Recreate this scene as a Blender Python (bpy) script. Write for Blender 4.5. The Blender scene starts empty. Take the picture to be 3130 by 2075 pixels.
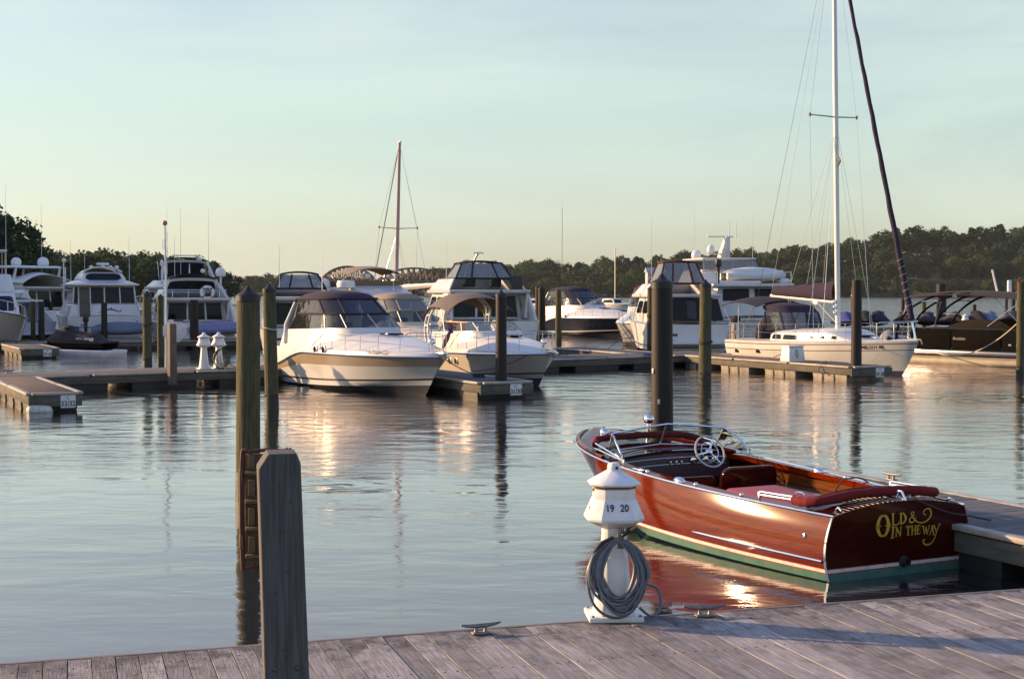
import bpy, bmesh, math, random
from mathutils import Vector, Matrix

random.seed(11)
R = math.radians
sc = bpy.context.scene
COL = sc.collection

# ------------------------------------------------------------------ camera
cam_d = bpy.data.cameras.new('camera')
cam_d.lens = 50.0
cam_d.sensor_width = 36.0
cam_d.clip_start = 0.1
cam_d.clip_end = 12000
cam = bpy.data.objects.new('camera', cam_d)
COL.objects.link(cam)
cam.location = (0, 0, 2.8)
cam.rotation_euler = (R(90 - 1.90), 0, 0)
sc.camera = cam

# ------------------------------------------------------------------ sky, sun, exposure
SUN_LEFT = 72.0      # degrees to the left of the view direction
SUN_EL = 15.5
to_sun = Vector((-math.sin(R(SUN_LEFT)) * math.cos(R(SUN_EL)), math.cos(R(SUN_LEFT)) * math.cos(R(SUN_EL)), math.sin(R(SUN_EL))))
w = bpy.data.worlds.new('World')
sc.world = w
w.use_nodes = True
nt = w.node_tree
nt.nodes.clear()
out = nt.nodes.new('ShaderNodeOutputWorld')
bg = nt.nodes.new('ShaderNodeBackground')
sky = nt.nodes.new('ShaderNodeTexSky')
sky.sky_type = 'NISHITA'
sky.sun_disc = False
sky.sun_elevation = R(SUN_EL)
sky.sun_rotation = R(-SUN_LEFT)
sky.altitude = 50
sky.air_density = 1.0
sky.dust_density = 1.6
sky.ozone_density = 1.6
bg.inputs['Strength'].default_value = 0.079
# thin high cloud over the whole sky
tc = nt.nodes.new('ShaderNodeTexCoord')
mp = nt.nodes.new('ShaderNodeMapping')
mp.inputs['Scale'].default_value = (1.0, 1.0, 5.5)
ns = nt.nodes.new('ShaderNodeTexNoise')
ns.inputs['Scale'].default_value = 2.1
ns.inputs['Detail'].default_value = 7
ns.inputs['Roughness'].default_value = 0.55
ns.inputs['Distortion'].default_value = 0.5
rp = nt.nodes.new('ShaderNodeValToRGB')
rp.color_ramp.elements[0].position = 0.40
rp.color_ramp.elements[0].color = (0.38, 0.38, 0.38, 1)
rp.color_ramp.elements[1].position = 0.70
rp.color_ramp.elements[1].color = (0.86, 0.86, 0.86, 1)
mx = nt.nodes.new('ShaderNodeMix')
mx.data_type = 'RGBA'
sep = nt.nodes.new('ShaderNodeSeparateXYZ')
vr = nt.nodes.new('ShaderNodeValToRGB')
ve = vr.color_ramp.elements
ve[0].position = 0.0; ve[0].color = (0.87, 0.90, 0.74, 1)
ve[1].position = 0.12; ve[1].color = (0.755, 0.925, 0.82, 1)
e2 = ve.new(0.19); e2.color = (0.81, 0.93, 0.87, 1)
e3 = ve.new(0.30); e3.color = (0.96, 0.90, 1.0, 1)
e4 = ve.new(0.55); e4.color = (0.40, 0.54, 1.0, 1)
e5 = ve.new(1.0); e5.color = (0.22, 0.38, 0.95, 1)
vm = nt.nodes.new('ShaderNodeVectorMath'); vm.operation = 'SCALE'; vm.inputs['Scale'].default_value = 5.4
nt.links.new(tc.outputs['Generated'], sep.inputs[0]); nt.links.new(sep.outputs['Z'], vr.inputs['Fac'])
nt.links.new(vr.outputs['Color'], vm.inputs[0]); nt.links.new(vm.outputs[0], mx.inputs[7])
L = nt.links
L.new(tc.outputs['Generated'], mp.inputs['Vector'])
L.new(mp.outputs['Vector'], ns.inputs['Vector'])
L.new(ns.outputs['Fac'], rp.inputs['Fac'])
L.new(rp.outputs['Color'], mx.inputs[0])
L.new(sky.outputs['Color'], mx.inputs[6])
L.new(mx.outputs[2], bg.inputs['Color'])
L.new(bg.outputs['Background'], out.inputs['Surface'])

sun_d = bpy.data.lights.new('sun', 'SUN')
sun_d.energy = 3.7
sun_d.angle = R(0.6)
sun_d.color = (1.0, 0.64, 0.33)
sun = bpy.data.objects.new('sun', sun_d)
COL.objects.link(sun)
sun.location = (-60, 20, 40)
sun.rotation_euler = (-to_sun).to_track_quat('-Z', 'Y').to_euler()

sc.view_settings.view_transform = 'Standard'
sc.view_settings.look = 'None'
sc.view_settings.exposure = 1.18
sc.view_settings.gamma = 1.0
sc.view_settings.use_curve_mapping = False
sc.cycles.max_bounces = 8
sc.cycles.transparent_max_bounces = 16
sc.cycles.caustics_reflective = False
sc.cycles.caustics_refractive = False

# ------------------------------------------------------------------ materials
MATS = {}
def mat(name, color, rough=0.5, metal=0.0, coat=0.0, var=0.12, scale=6.0, stretch=(1, 1, 1), bump=0.0, bscale=None,
        alpha=1.0, rnd=0.0, spec=0.5, ior=None, dirt=None, dirt_scale=1.5, rough_var=0.0, emit=None, trans=0.0, coat_ior=1.5):
    if name in MATS:
        return MATS[name]
    m = bpy.data.materials.new(name)
    m.use_nodes = True
    n = m.node_tree.nodes; l = m.node_tree.links
    p = n['Principled BSDF']
    p.inputs['Roughness'].default_value = rough
    p.inputs['Metallic'].default_value = metal
    p.inputs['Coat Weight'].default_value = coat
    p.inputs['Coat Roughness'].default_value = 0.075 if coat_ior < 1.315 else 0.05
    p.inputs['Coat IOR'].default_value = coat_ior
    p.inputs['Specular IOR Level'].default_value = spec
    p.inputs['Alpha'].default_value = alpha
    p.inputs['Transmission Weight'].default_value = trans
    if ior: p.inputs['IOR'].default_value = ior
    tc = n.new('ShaderNodeTexCoord'); mp = n.new('ShaderNodeMapping')
    mp.inputs['Scale'].default_value = stretch
    osrc = tc.outputs['Object']
    if rnd:
        oi0 = n.new('ShaderNodeObjectInfo'); sc0 = n.new('ShaderNodeMath'); sc0.operation = 'MULTIPLY'; sc0.inputs[1].default_value = 57.0
        l.new(oi0.outputs['Random'], sc0.inputs[0]); va = n.new('ShaderNodeVectorMath'); va.operation = 'ADD'
        l.new(osrc, va.inputs[0]); l.new(sc0.outputs[0], va.inputs[1]); osrc = va.outputs[0]
    l.new(osrc, mp.inputs['Vector'])
    nz = n.new('ShaderNodeTexNoise')
    nz.inputs['Scale'].default_value = scale; nz.inputs['Detail'].default_value = 6
    nz.inputs['Roughness'].default_value = 0.6
    l.new(mp.outputs['Vector'], nz.inputs['Vector'])
    r = n.new('ShaderNodeValToRGB')
    c0 = [max(0, c * (1 - var)) for c in color]; c1 = [min(1, c * (1 + var)) for c in color]
    r.color_ramp.elements[0].position = 0.3; r.color_ramp.elements[0].color = (*c0, 1)
    r.color_ramp.elements[1].position = 0.7; r.color_ramp.elements[1].color = (*c1, 1)
    l.new(nz.outputs['Fac'], r.inputs['Fac'])
    colout = r.outputs['Color']
    if dirt is not None:
        nd = n.new('ShaderNodeTexNoise'); nd.inputs['Scale'].default_value = dirt_scale
        nd.inputs['Detail'].default_value = 8; nd.inputs['Roughness'].default_value = 0.7
        l.new(osrc, nd.inputs['Vector'])
        rd = n.new('ShaderNodeValToRGB')
        rd.color_ramp.elements[0].position = 0.5; rd.color_ramp.elements[0].color = (0, 0, 0, 1)
        rd.color_ramp.elements[1].position = 0.72; rd.color_ramp.elements[1].color = (1, 1, 1, 1)
        l.new(nd.outputs['Fac'], rd.inputs['Fac'])
        md = n.new('ShaderNodeMix'); md.data_type = 'RGBA'
        md.inputs[7].default_value = (*dirt, 1)
        l.new(rd.outputs['Color'], md.inputs[0]); l.new(colout, md.inputs[6])
        colout = md.outputs[2]
    if rnd:
        oi = n.new('ShaderNodeObjectInfo'); mr = n.new('ShaderNodeMapRange')
        mr.inputs['To Min'].default_value = 1 - rnd; mr.inputs['To Max'].default_value = 1 + rnd
        l.new(oi.outputs['Random'], mr.inputs['Value'])
        mm = n.new('ShaderNodeMix'); mm.data_type = 'RGBA'; mm.blend_type = 'MULTIPLY'; mm.inputs[0].default_value = 1
        l.new(colout, mm.inputs[6]); l.new(mr.outputs['Result'], mm.inputs[7])
        colout = mm.outputs[2]
    l.new(colout, p.inputs['Base Color'])
    if rough_var:
        mr = n.new('ShaderNodeMapRange')
        mr.inputs['To Min'].default_value = max(0.01, rough - rough_var); mr.inputs['To Max'].default_value = rough + rough_var
        l.new(nz.outputs['Fac'], mr.inputs['Value']); l.new(mr.outputs['Result'], p.inputs['Roughness'])
    if bump:
        nb = nz
        if bscale:
            nb = n.new('ShaderNodeTexNoise'); nb.inputs['Scale'].default_value = bscale; nb.inputs['Detail'].default_value = 5
            l.new(mp.outputs['Vector'], nb.inputs['Vector'])
        b = n.new('ShaderNodeBump'); b.inputs['Strength'].default_value = 1.0; b.inputs['Distance'].default_value = bump
        l.new(nb.outputs['Fac'], b.inputs['Height']); l.new(b.outputs['Normal'], p.inputs['Normal'])
    if emit:
        p.inputs['Emission Color'].default_value = (*emit, 1); p.inputs['Emission Strength'].default_value = 1
    MATS[name] = m
    return m

GEL = mat('gelcoat_white', (0.64, 0.64, 0.635), 0.3, coat=0.15, var=0.05, scale=1.2, dirt=(0.52, 0.50, 0.45), dirt_scale=0.7)
GEL2 = mat('gelcoat_cream', (0.54, 0.49, 0.41), 0.24, coat=0.4, var=0.05, scale=1.2)
GELTAN = mat('gelcoat_tan', (0.38, 0.30, 0.22), 0.2, coat=0.5, var=0.05, scale=1.0)
DECKW = mat('nonskid_white', (0.58, 0.59, 0.59), 0.55, var=0.07, scale=9)
NAVY = mat('gelcoat_navy', (0.008, 0.010, 0.022), 0.2, coat=0.1, spec=0.25, var=0.1)
BLACKG = mat('gelcoat_black', (0.010, 0.009, 0.008), 0.55, coat=0.0, spec=0.0, var=0.1)
STRIPE = mat('stripe_dark', (0.03, 0.03, 0.04), 0.3, var=0.1)
BOTTOM = mat('bottom_paint', (0.02, 0.03, 0.05), 0.7, var=0.3)
CHROME = mat('chrome', (0.82, 0.82, 0.83), 0.09, 1.0, var=0.03)
STEEL = mat('stainless', (0.62, 0.62, 0.64), 0.22, 1.0, var=0.06)
ALU = mat('anodised_aluminium', (0.38, 0.36, 0.33), 0.5, 0.5, var=0.06)
GALV = mat('galvanised', (0.22, 0.21, 0.20), 0.55, 0.8, var=0.25, scale=20)
BOLTM = mat('weathered_bolt', (0.10, 0.09, 0.08), 0.6, 0.6, var=0.3, scale=60)
CNAVY = mat('canvas_navy', (0.014, 0.012, 0.034), 0.9, var=0.25, scale=14, bump=0.006, bscale=8)
CPURP = mat('canvas_plum', (0.021, 0.012, 0.034), 0.92, var=0.25, scale=10, bump=0.01, bscale=6)
CBLUE = mat('canvas_blue', (0.035, 0.05, 0.20), 0.9, var=0.2, scale=10, bump=0.008, bscale=6)
CBLACK = mat('canvas_black', (0.012, 0.012, 0.014), 0.9, var=0.3, scale=9, bump=0.012, bscale=5)
CTAN = mat('canvas_tan', (0.26, 0.215, 0.165), 0.9, var=0.12, scale=10, bump=0.006, bscale=7)
CWHITE = mat('canvas_white', (0.66, 0.65, 0.63), 0.85, var=0.08, scale=8, bump=0.02, bscale=3)
CRED = mat('canvas_red', (0.15, 0.007, 0.009), 0.95, var=0.3, scale=40, bump=0.012, bscale=14)
CGREY = mat('canvas_bluegrey', (0.13, 0.16, 0.23), 0.9, var=0.15, scale=8, bump=0.01, bscale=5)
CLAV = mat('canvas_lavender', (0.18, 0.19, 0.34), 0.9, var=0.2, scale=7, bump=0.03, bscale=5)
CMAR = mat('canvas_maroon', (0.10, 0.014, 0.018), 0.9, var=0.2, scale=9, bump=0.006, bscale=6)
TINT = mat('tinted_window', (0.007, 0.010, 0.018), 0.05, spec=0.18, var=0.2, scale=0.8)
BLACK = mat('black_plastic', (0.012, 0.012, 0.013), 0.4, var=0.2)
RUB = mat('black_rubber', (0.02, 0.02, 0.022), 0.7, var=0.2)
WHITEP = mat('white_plastic', (0.74, 0.75, 0.76), 0.4, var=0.05, scale=10, dirt=(0.60, 0.59, 0.56), dirt_scale=4)
REDP = mat('red_paint', (0.42, 0.02, 0.02), 0.4, var=0.15)
TEAK = mat('teak_trim', (0.16, 0.09, 0.03), 0.55, var=0.3, scale=12, stretch=(0.3, 4, 4))
VENT = mat('window_frame', (0.45, 0.45, 0.44), 0.4, 0.5, var=0.05)
SEATB = mat('seat_vinyl_black', (0.02, 0.02, 0.025), 0.5, var=0.2)
SKINW = mat('vinyl_white', (0.60, 0.58, 0.54), 0.5, var=0.08)
ROPEW = mat('rope_white', (0.55, 0.52, 0.46), 0.9, var=0.2, scale=60)
ROPED = mat('rope_dark', (0.035, 0.03, 0.035), 0.9, var=0.3, scale=60)
ROPEB = mat('rope_blue', (0.05, 0.07, 0.22), 0.9, var=0.3, scale=60)
HOSEG = mat('hose_grey', (0.10, 0.115, 0.14), 0.42, var=0.2, scale=20)
HOSEN = mat('hose_green', (0.06, 0.08, 0.03), 0.5, var=0.2, scale=20)
MAHOG = mat('varnished_mahogany', (0.125, 0.0125, 0.0018), 0.5, coat_ior=1.31, coat=1.0, var=0.4, scale=7, stretch=(0.5, 3, 9), spec=0.0)
MAHOD = mat('varnished_mahogany_dark', (0.040, 0.005, 0.003), 0.5, coat_ior=1.32, coat=1.0, var=0.3, scale=7, stretch=(2, 0.5, 5), spec=0.0)
MAHOI = mat('varnished_inner_planks', (0.12, 0.036, 0.009), 0.2, coat=0.8, var=0.35, scale=6, stretch=(0.5, 5, 8), rnd=0.12)
TEAL = mat('teal_bottom_paint', (0.05, 0.165, 0.135), 0.6, var=0.2, scale=5, dirt=(0.13, 0.16, 0.09), dirt_scale=5)
BOOTW = mat('boot_white', (0.70, 0.68, 0.62), 0.35, var=0.05, dirt=(0.4, 0.36, 0.3), dirt_scale=9)
BOOTR = mat('boot_red', (0.30, 0.03, 0.015), 0.35, var=0.1)
PINKV = mat('rose_vinyl', (0.30, 0.045, 0.06), 0.5, var=0.08)
GOLD = mat('gold_leaf', (0.50, 0.37, 0.05), 0.35, metal=0.3, var=0.15, scale=30)
WHEEL = mat('ivory_rim', (0.55, 0.53, 0.50), 0.3, var=0.05)
INK = mat('black_lettering', (0.015, 0.015, 0.02), 0.5, var=0.1)
INKW = mat('white_lettering', (0.65, 0.66, 0.68), 0.5, var=0.05)
INKB = mat('blue_lettering', (0.03, 0.04, 0.16), 0.5, var=0.1)
SIGNW = mat('sign_white', (0.72, 0.73, 0.74), 0.45, var=0.05, dirt=(0.5, 0.48, 0.44), dirt_scale=6)
FLOATM = mat('float_black', (0.014, 0.016, 0.018), 0.6, var=0.4, scale=3)
CONC = mat('float_concrete', (0.30, 0.27, 0.22), 0.85, var=0.3, scale=4, dirt=(0.08, 0.08, 0.05), dirt_scale=2.5)
DECKG = mat('dock_deck_grey', (0.085, 0.08, 0.08), 0.85, var=0.35, scale=3, stretch=(1, 7, 1))
DECKB = mat('dock_deck_brown', (0.11, 0.075, 0.06), 0.85, var=0.35, scale=3, stretch=(1, 7, 1))
FASC = mat('dock_fascia', (0.11, 0.10, 0.085), 0.85, var=0.4, scale=2.5, stretch=(0.6, 1, 5), dirt=(0.06, 0.06, 0.045), dirt_scale=1.6)
STRIP = mat('dock_edge_strip', (0.36, 0.335, 0.29), 0.6, var=0.2, scale=4, dirt=(0.25, 0.22, 0.18), dirt_scale=3)
PLANK = mat('weathered_plank', (0.265, 0.245, 0.243), 0.8, var=0.42, scale=5, stretch=(14, 0.8, 4), bump=0.004, bscale=9, rnd=0.3,
            dirt=(0.10, 0.09, 0.09), dirt_scale=3.2)
PLANK_SHADED = mat('shaded_weathered_plank', (0.105, 0.105, 0.115), 0.8, var=0.3, scale=5, stretch=(14, 0.8, 4), bump=0.004, bscale=9, rnd=0.2)  # dark grey boards with the shade beside the runabout put into the colour
CTAUPE = mat('canvas_taupe', (0.15, 0.125, 0.105), 0.9, var=0.15, scale=10, bump=0.006, bscale=7)
PLANK2 = mat('weathered_edge', (0.16, 0.145, 0.14), 0.85, var=0.35, scale=5, stretch=(1, 8, 4), bump=0.003)
POSTW = mat('weathered_post', (0.092, 0.086, 0.084), 0.85, var=0.45, scale=7, stretch=(11, 11, 0.35), bump=0.006, dirt=(0.085, 0.08, 0.08), dirt_scale=2)
PILEG = mat('treated_piling', (0.085, 0.078, 0.036), 0.9, var=0.5, scale=7, stretch=(6, 6, 0.4), bump=0.022, dirt=(0.06, 0.055, 0.035), dirt_scale=1.2)
PILEB = mat('sleeved_piling', (0.015, 0.013, 0.013), 0.6, spec=0.3, var=0.2, scale=5, stretch=(3, 3, 0.5), bump=0.002)
PILEW = mat('piling_wet', (0.022, 0.022, 0.014), 0.6, var=0.4, scale=6)
PCAP = mat('piling_cap', (0.010, 0.010, 0.011), 0.5, var=0.2)
RUST = mat('rusty_red_frame', (0.085, 0.03, 0.02), 0.7, var=0.35, scale=12)
TANB = mat('tan_board', (0.17, 0.125, 0.075), 0.8, var=0.2, scale=9)
BRIDGE = mat('bridge_steel', (0.16, 0.10, 0.075), 0.8, var=0.25, scale=0.3)
LEAF_D = mat('leaf_dark', (0.040, 0.060, 0.018), 0.7, var=0.4, scale=0.5, rnd=0.25)
LEAF_M = mat('leaf_mid', (0.062, 0.085, 0.022), 0.7, var=0.4, scale=0.5, rnd=0.25)
LEAF_L = mat('leaf_light', (0.105, 0.125, 0.028), 0.7, var=0.35, scale=0.5, rnd=0.2)
LEAF_B = mat('leaf_brownish', (0.085, 0.065, 0.025), 0.7, var=0.35, scale=0.5, rnd=0.2)
BARK = mat('bark', (0.07, 0.055, 0.045), 0.95, var=0.35, scale=2)
LANDM = mat('wooded_ground', (0.035, 0.045, 0.018), 0.95, var=0.4, scale=0.05)

def edge_grime(m):
    # dark algae and wear stains that gather at the water-side ends of the boards
    n = m.node_tree.nodes; l = m.node_tree.links; p = n['Principled BSDF']
    src = p.inputs['Base Color'].links[0].from_socket
    tc = n.new('ShaderNodeTexCoord'); sp = n.new('ShaderNodeSeparateXYZ'); l.new(tc.outputs['Object'], sp.inputs[0])
    mr = n.new('ShaderNodeMapRange'); mr.inputs['From Min'].default_value = -1.1; mr.inputs['From Max'].default_value = -0.02
    mr.inputs['To Min'].default_value = -0.10; mr.inputs['To Max'].default_value = 0.17; l.new(sp.outputs['Y'], mr.inputs['Value'])
    oi = n.new('ShaderNodeObjectInfo'); ml = n.new('ShaderNodeMath'); ml.operation = 'MULTIPLY'; ml.inputs[1].default_value = 91.0; l.new(oi.outputs['Random'], ml.inputs[0])
    va = n.new('ShaderNodeVectorMath'); va.operation = 'ADD'; l.new(tc.outputs['Object'], va.inputs[0]); l.new(ml.outputs[0], va.inputs[1])
    nz = n.new('ShaderNodeTexNoise'); nz.inputs['Scale'].default_value = 4.5; nz.inputs['Detail'].default_value = 9; nz.inputs['Roughness'].default_value = 0.72; l.new(va.outputs[0], nz.inputs['Vector'])
    ad = n.new('ShaderNodeMath'); ad.operation = 'ADD'; l.new(nz.outputs['Fac'], ad.inputs[0]); l.new(mr.outputs['Result'], ad.inputs[1])
    r = n.new('ShaderNodeValToRGB'); r.color_ramp.elements[0].position = 0.56; r.color_ramp.elements[0].color = (0, 0, 0, 1); r.color_ramp.elements[1].position = 0.74; r.color_ramp.elements[1].color = (0.85, 0.85, 0.85, 1)
    l.new(ad.outputs[0], r.inputs['Fac'])
    mx = n.new('ShaderNodeMix'); mx.data_type = 'RGBA'; mx.inputs[7].default_value = (0.045, 0.042, 0.045, 1)
    l.new(r.outputs['Color'], mx.inputs[0]); l.new(src, mx.inputs[6]); l.new(mx.outputs[2], p.inputs['Base Color'])
edge_grime(PLANK)
def clear_mat(name, tint, keep):
    """thin clear vinyl or glass sheet: part mirror, part see-through"""
    m = bpy.data.materials.new(name); m.use_nodes = True
    n = m.node_tree.nodes; l = m.node_tree.links
    n.remove(n['Principled BSDF'])
    o = n['Material Output']
    tr = n.new('ShaderNodeBsdfTransparent'); tr.inputs['Color'].default_value = (*tint, 1)
    gl = n.new('ShaderNodeBsdfGlossy'); gl.inputs['Roughness'].default_value = 0.05
    df = n.new('ShaderNodeBsdfDiffuse'); df.inputs['Color'].default_value = (0.55, 0.55, 0.55, 1)
    fr = n.new('ShaderNodeFresnel'); fr.inputs['IOR'].default_value = 1.5
    m1 = n.new('ShaderNodeMixShader'); m1.inputs[0].default_value = keep
    l.new(tr.outputs[0], m1.inputs[1]); l.new(df.outputs[0], m1.inputs[2])
    m2 = n.new('ShaderNodeMixShader')
    l.new(fr.outputs[0], m2.inputs[0]); l.new(m1.outputs[0], m2.inputs[1]); l.new(gl.outputs[0], m2.inputs[2])
    nz = n.new('ShaderNodeTexNoise'); nz.inputs['Scale'].default_value = 3.0
    tc = n.new('ShaderNodeTexCoord'); l.new(tc.outputs['Object'], nz.inputs['Vector'])
    b = n.new('ShaderNodeBump'); b.inputs['Distance'].default_value = 0.02; b.inputs['Strength'].default_value = 0.6
    l.new(nz.outputs['Fac'], b.inputs['Height']); l.new(b.outputs['Normal'], gl.inputs['Normal'])
    l.new(m2.outputs[0], o.inputs['Surface'])
    MATS[name] = m
    return m
VINYL = clear_mat('clear_vinyl', (0.86, 0.86, 0.86), 0.26)
VINYLD = clear_mat('smoked_vinyl', (0.26, 0.28, 0.34), 0.05)
GLASS = clear_mat('windshield_glass', (0.70, 0.80, 0.78), 0.03)

# ------------------------------------------------------------------ mesh helpers
def V(*a): return Vector(a)
class MB:
    def __init__(s): s.v = []; s.f = []
    def add(s, vs, fs):
        o = len(s.v); s.v += [tuple(v) for v in vs]; s.f += [tuple(i + o for i in f) for f in fs]; return s
    def hexa(s, p):   # 4 bottom then 4 top, same order
        return s.add(p, [(3, 2, 1, 0), (4, 5, 6, 7), (0, 1, 5, 4), (1, 2, 6, 5), (2, 3, 7, 6), (3, 0, 4, 7)])
    def box(s, c, d, M=None):
        x, y, z = (a / 2 for a in d)
        p = [V(sx * x, sy * y, sz * z) for sz in (-1, 1) for sx, sy in ((-1, -1), (1, -1), (1, 1), (-1, 1))]
        if M is not None: p = [M @ q for q in p]
        return s.hexa([q + V(*c) for q in p])
    def beam(s, a, b, wd, h, up=(0, 0, 1)):
        a = V(*a); b = V(*b); d = (b - a).normalized(); u = V(*up); sd = d.cross(u)
        if sd.length < 1e-4: sd = d.cross(V(1, 0, 0))
        sd.normalize(); u = sd.cross(d); sd *= wd / 2; u *= h / 2
        return s.hexa([a - sd - u, a + sd - u, b + sd - u, b - sd - u, a - sd + u, a + sd + u, b + sd + u, b - sd + u])
    def tube(s, pts, r, n=8, closed=False, caps=True):
        pts = [V(*p) for p in pts]; N = len(pts)
        rs = r if isinstance(r, (list, tuple)) else [r] * N
        rings = []; prev = None
        for i in range(N):
            a = pts[i - 1] if (i > 0 or closed) else pts[i]
            b = pts[(i + 1) % N] if (i < N - 1 or closed) else pts[i]
            d = (b - a)
            if d.length < 1e-9: d = V(0, 0, 1)
            d.normalize()
            if prev is None:
                prev = d.cross(V(0, 0, 1))
                if prev.length < 1e-3: prev = V(1, 0, 0)
            prev = prev - d * prev.dot(d)
            if prev.length < 1e-6: prev = d.orthogonal()
            prev.normalize(); q = d.cross(prev)
            rings.append([pts[i] + (prev * math.cos(k * 2 * math.pi / n) + q * math.sin(k * 2 * math.pi / n)) * rs[i] for k in range(n)])
        return s.loft(rings, True, caps and not closed, closed)
    def loft(s, rings, ring_closed=True, caps=False, closed=False):
        n = len(rings[0]); vs = [p for r in rings for p in r]; fs = []
        for i in range(len(rings) - (0 if closed else 1)):
            j = (i + 1) % len(rings)
            for k in range(n if ring_closed else n - 1):
                k2 = (k + 1) % n
                fs.append((i * n + k, i * n + k2, j * n + k2, j * n + k))
        if caps:
            fs.append(tuple(range(n))[::-1]); fs.append(tuple((len(rings) - 1) * n + k for k in range(n)))
        return s.add(vs, fs)
    def lathe(s, prof, n=16, c=(0, 0, 0), M=None):
        rings = []
        for r, z in prof:
            ring = [V(r * math.cos(2 * math.pi * k / n), r * math.sin(2 * math.pi * k / n), z) for k in range(n)]
            if M is not None: ring = [M @ p for p in ring]
            rings.append([p + V(*c) for p in ring])
        return s.loft(rings, True, True)
    def ball(s, c, r, n=12, m=8, sq=(1, 1, 1)):
        prof = [(max(1e-4, math.sin(math.pi * i / m)) * r, -math.cos(math.pi * i / m) * r) for i in range(m + 1)]
        M = Matrix.Diagonal(V(*sq))
        return s.lathe(prof, n, c, M)
    def sheet(s, grid, th=0.02):
        """solid sheet from a grid of points"""
        m, n = len(grid), len(grid[0]); g = [[V(*p) for p in r] for r in grid]
        low = []
        for i in range(m):
            r = []
            for j in range(n):
                a = g[min(i + 1, m - 1)][j] - g[max(i - 1, 0)][j]; b = g[i][min(j + 1, n - 1)] - g[i][max(j - 1, 0)]
                nn = a.cross(b)
                nn = nn.normalized() if nn.length > 1e-9 else V(0, 0, 1)
                r.append(g[i][j] - nn * th)
            low.append(r)
        vs = [p for r in g for p in r] + [p for r in low for p in r]; o = m * n; fs = []
        for i in range(m - 1):
            for j in range(n - 1):
                a, b, c, d = i * n + j, i * n + j + 1, (i + 1) * n + j + 1, (i + 1) * n + j
                fs.append((a, b, c, d)); fs.append((o + d, o + c, o + b, o + a))
        for i in range(m - 1):
            for j in (0, n - 1):
                a, d = i * n + j, (i + 1) * n + j; fs.append((a, d, o + d, o + a))
        for j in range(n - 1):
            for i in (0, m - 1):
                a, b = i * n + j, i * n + j + 1; fs.append((a, b, o + b, o + a))
        return s.add(vs, fs)
    def prism(s, poly, a, b, M=None):
        """2D outline extruded from a to b along the third axis"""
        n = len(poly)
        p = [V(x, y, a) for x, y in poly] + [V(x, y, b) for x, y in poly]
        if M is not None: p = [M @ q for q in p]
        return s.add(p, [tuple(range(n))[::-1], tuple(range(n, 2 * n))] + [(i, (i + 1) % n, n + (i + 1) % n, n + i) for i in range(n)])
    def panel(s, quad, u0, v0, u1, v1, th=0.012, off=0.004, cut=0.0):
        """flat panel set 'off' proud of a quad face: quad = bl, br, tr, tl seen from outside"""
        a, b, c, d = (V(*q) for q in quad)
        def at(u, v): return a * (1 - u) * (1 - v) + b * u * (1 - v) + c * u * v + d * (1 - u) * v
        nn = (b - a).cross(d - a).normalized()
        if cut:
            du = (u1 - u0) * cut; dv = (v1 - v0) * cut * 1.6
            uv = [(u0 + du, v0), (u1 - du, v0), (u1, v0 + dv), (u1, v1 - dv), (u1 - du, v1), (u0 + du, v1), (u0, v1 - dv), (u0, v0 + dv)]
        else: uv = [(u0, v0), (u1, v0), (u1, v1), (u0, v1)]
        base = [at(*q) + nn * (off - th) for q in uv]; top = [at(*q) + nn * off for q in uv]; n = len(uv)
        return s.add(base + top, [tuple(range(n))[::-1], tuple(range(n, 2 * n))] + [(i, (i + 1) % n, n + (i + 1) % n, n + i) for i in range(n)])
    def mesh(s, name, m, smooth=False, bevel=0.0, angle=38, seg=2):
        me = bpy.data.meshes.new(name)
        bm = bmesh.new()
        vs = [bm.verts.new(v) for v in s.v]
        for f in s.f:
            try: bm.faces.new([vs[i] for i in f])
            except ValueError: pass
        bmesh.ops.remove_doubles(bm, verts=bm.verts, dist=1e-5)
        bmesh.ops.recalc_face_normals(bm, faces=bm.faces)
        if bevel:
            es = [e for e in bm.edges if len(e.link_faces) == 2 and e.calc_face_angle(0) > R(28)]
            bmesh.ops.bevel(bm, geom=es, offset=bevel, segments=seg, affect='EDGES', clamp_overlap=True, profile=0.5)
        bm.to_mesh(me); bm.free()
        if smooth or bevel:
            me.shade_smooth(); me.set_sharp_from_angle(angle=R(angle))
        if m: me.materials.append(m)
        return me
    def build(s, name, m, parent=None, smooth=False, bevel=0.0, angle=38, seg=2):
        return link(name, s.mesh(name, m, smooth, bevel, angle, seg), parent)
def link(name, me, parent=None):
    o = bpy.data.objects.new(name, me); COL.objects.link(o)
    if parent is not None: o.parent = parent
    return o
def tag(o, label, cat, group=None, kind=None):
    if label: o['label'] = label
    if cat: o['category'] = cat
    if group: o['group'] = group
    if kind: o['kind'] = kind
    return o
def thing(name, label, cat, loc=(0, 0, 0), rz=0.0, group=None):
    o = bpy.data.objects.new(name, None); COL.objects.link(o)
    o.empty_display_size = 0.2
    o.location = loc; o.rotation_euler = (0, 0, R(rz))
    return tag(o, label, cat, group)
def struct(name, mb, m, **k):
    o = mb.build(name, m, **k); o['kind'] = 'structure'; return o
def dup(root, loc, rz, label, group=None):
    r = root.copy(); COL.objects.link(r); r.location = loc; r.rotation_euler = (0, 0, R(rz)); r['label'] = label
    if group: r['group'] = group
    for ch in list(root.children):
        c = ch.copy(); COL.objects.link(c); c.parent = r
        for g in list(ch.children):
            d = g.copy(); COL.objects.link(d); d.parent = c
    return r
def frame(o, right, up):
    r = V(*right).normalized(); u = V(*up); n = r.cross(u).normalized(); u = n.cross(r)
    M = Matrix((r, u, n)).transposed().to_4x4(); M.translation = V(*o); return M
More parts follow.
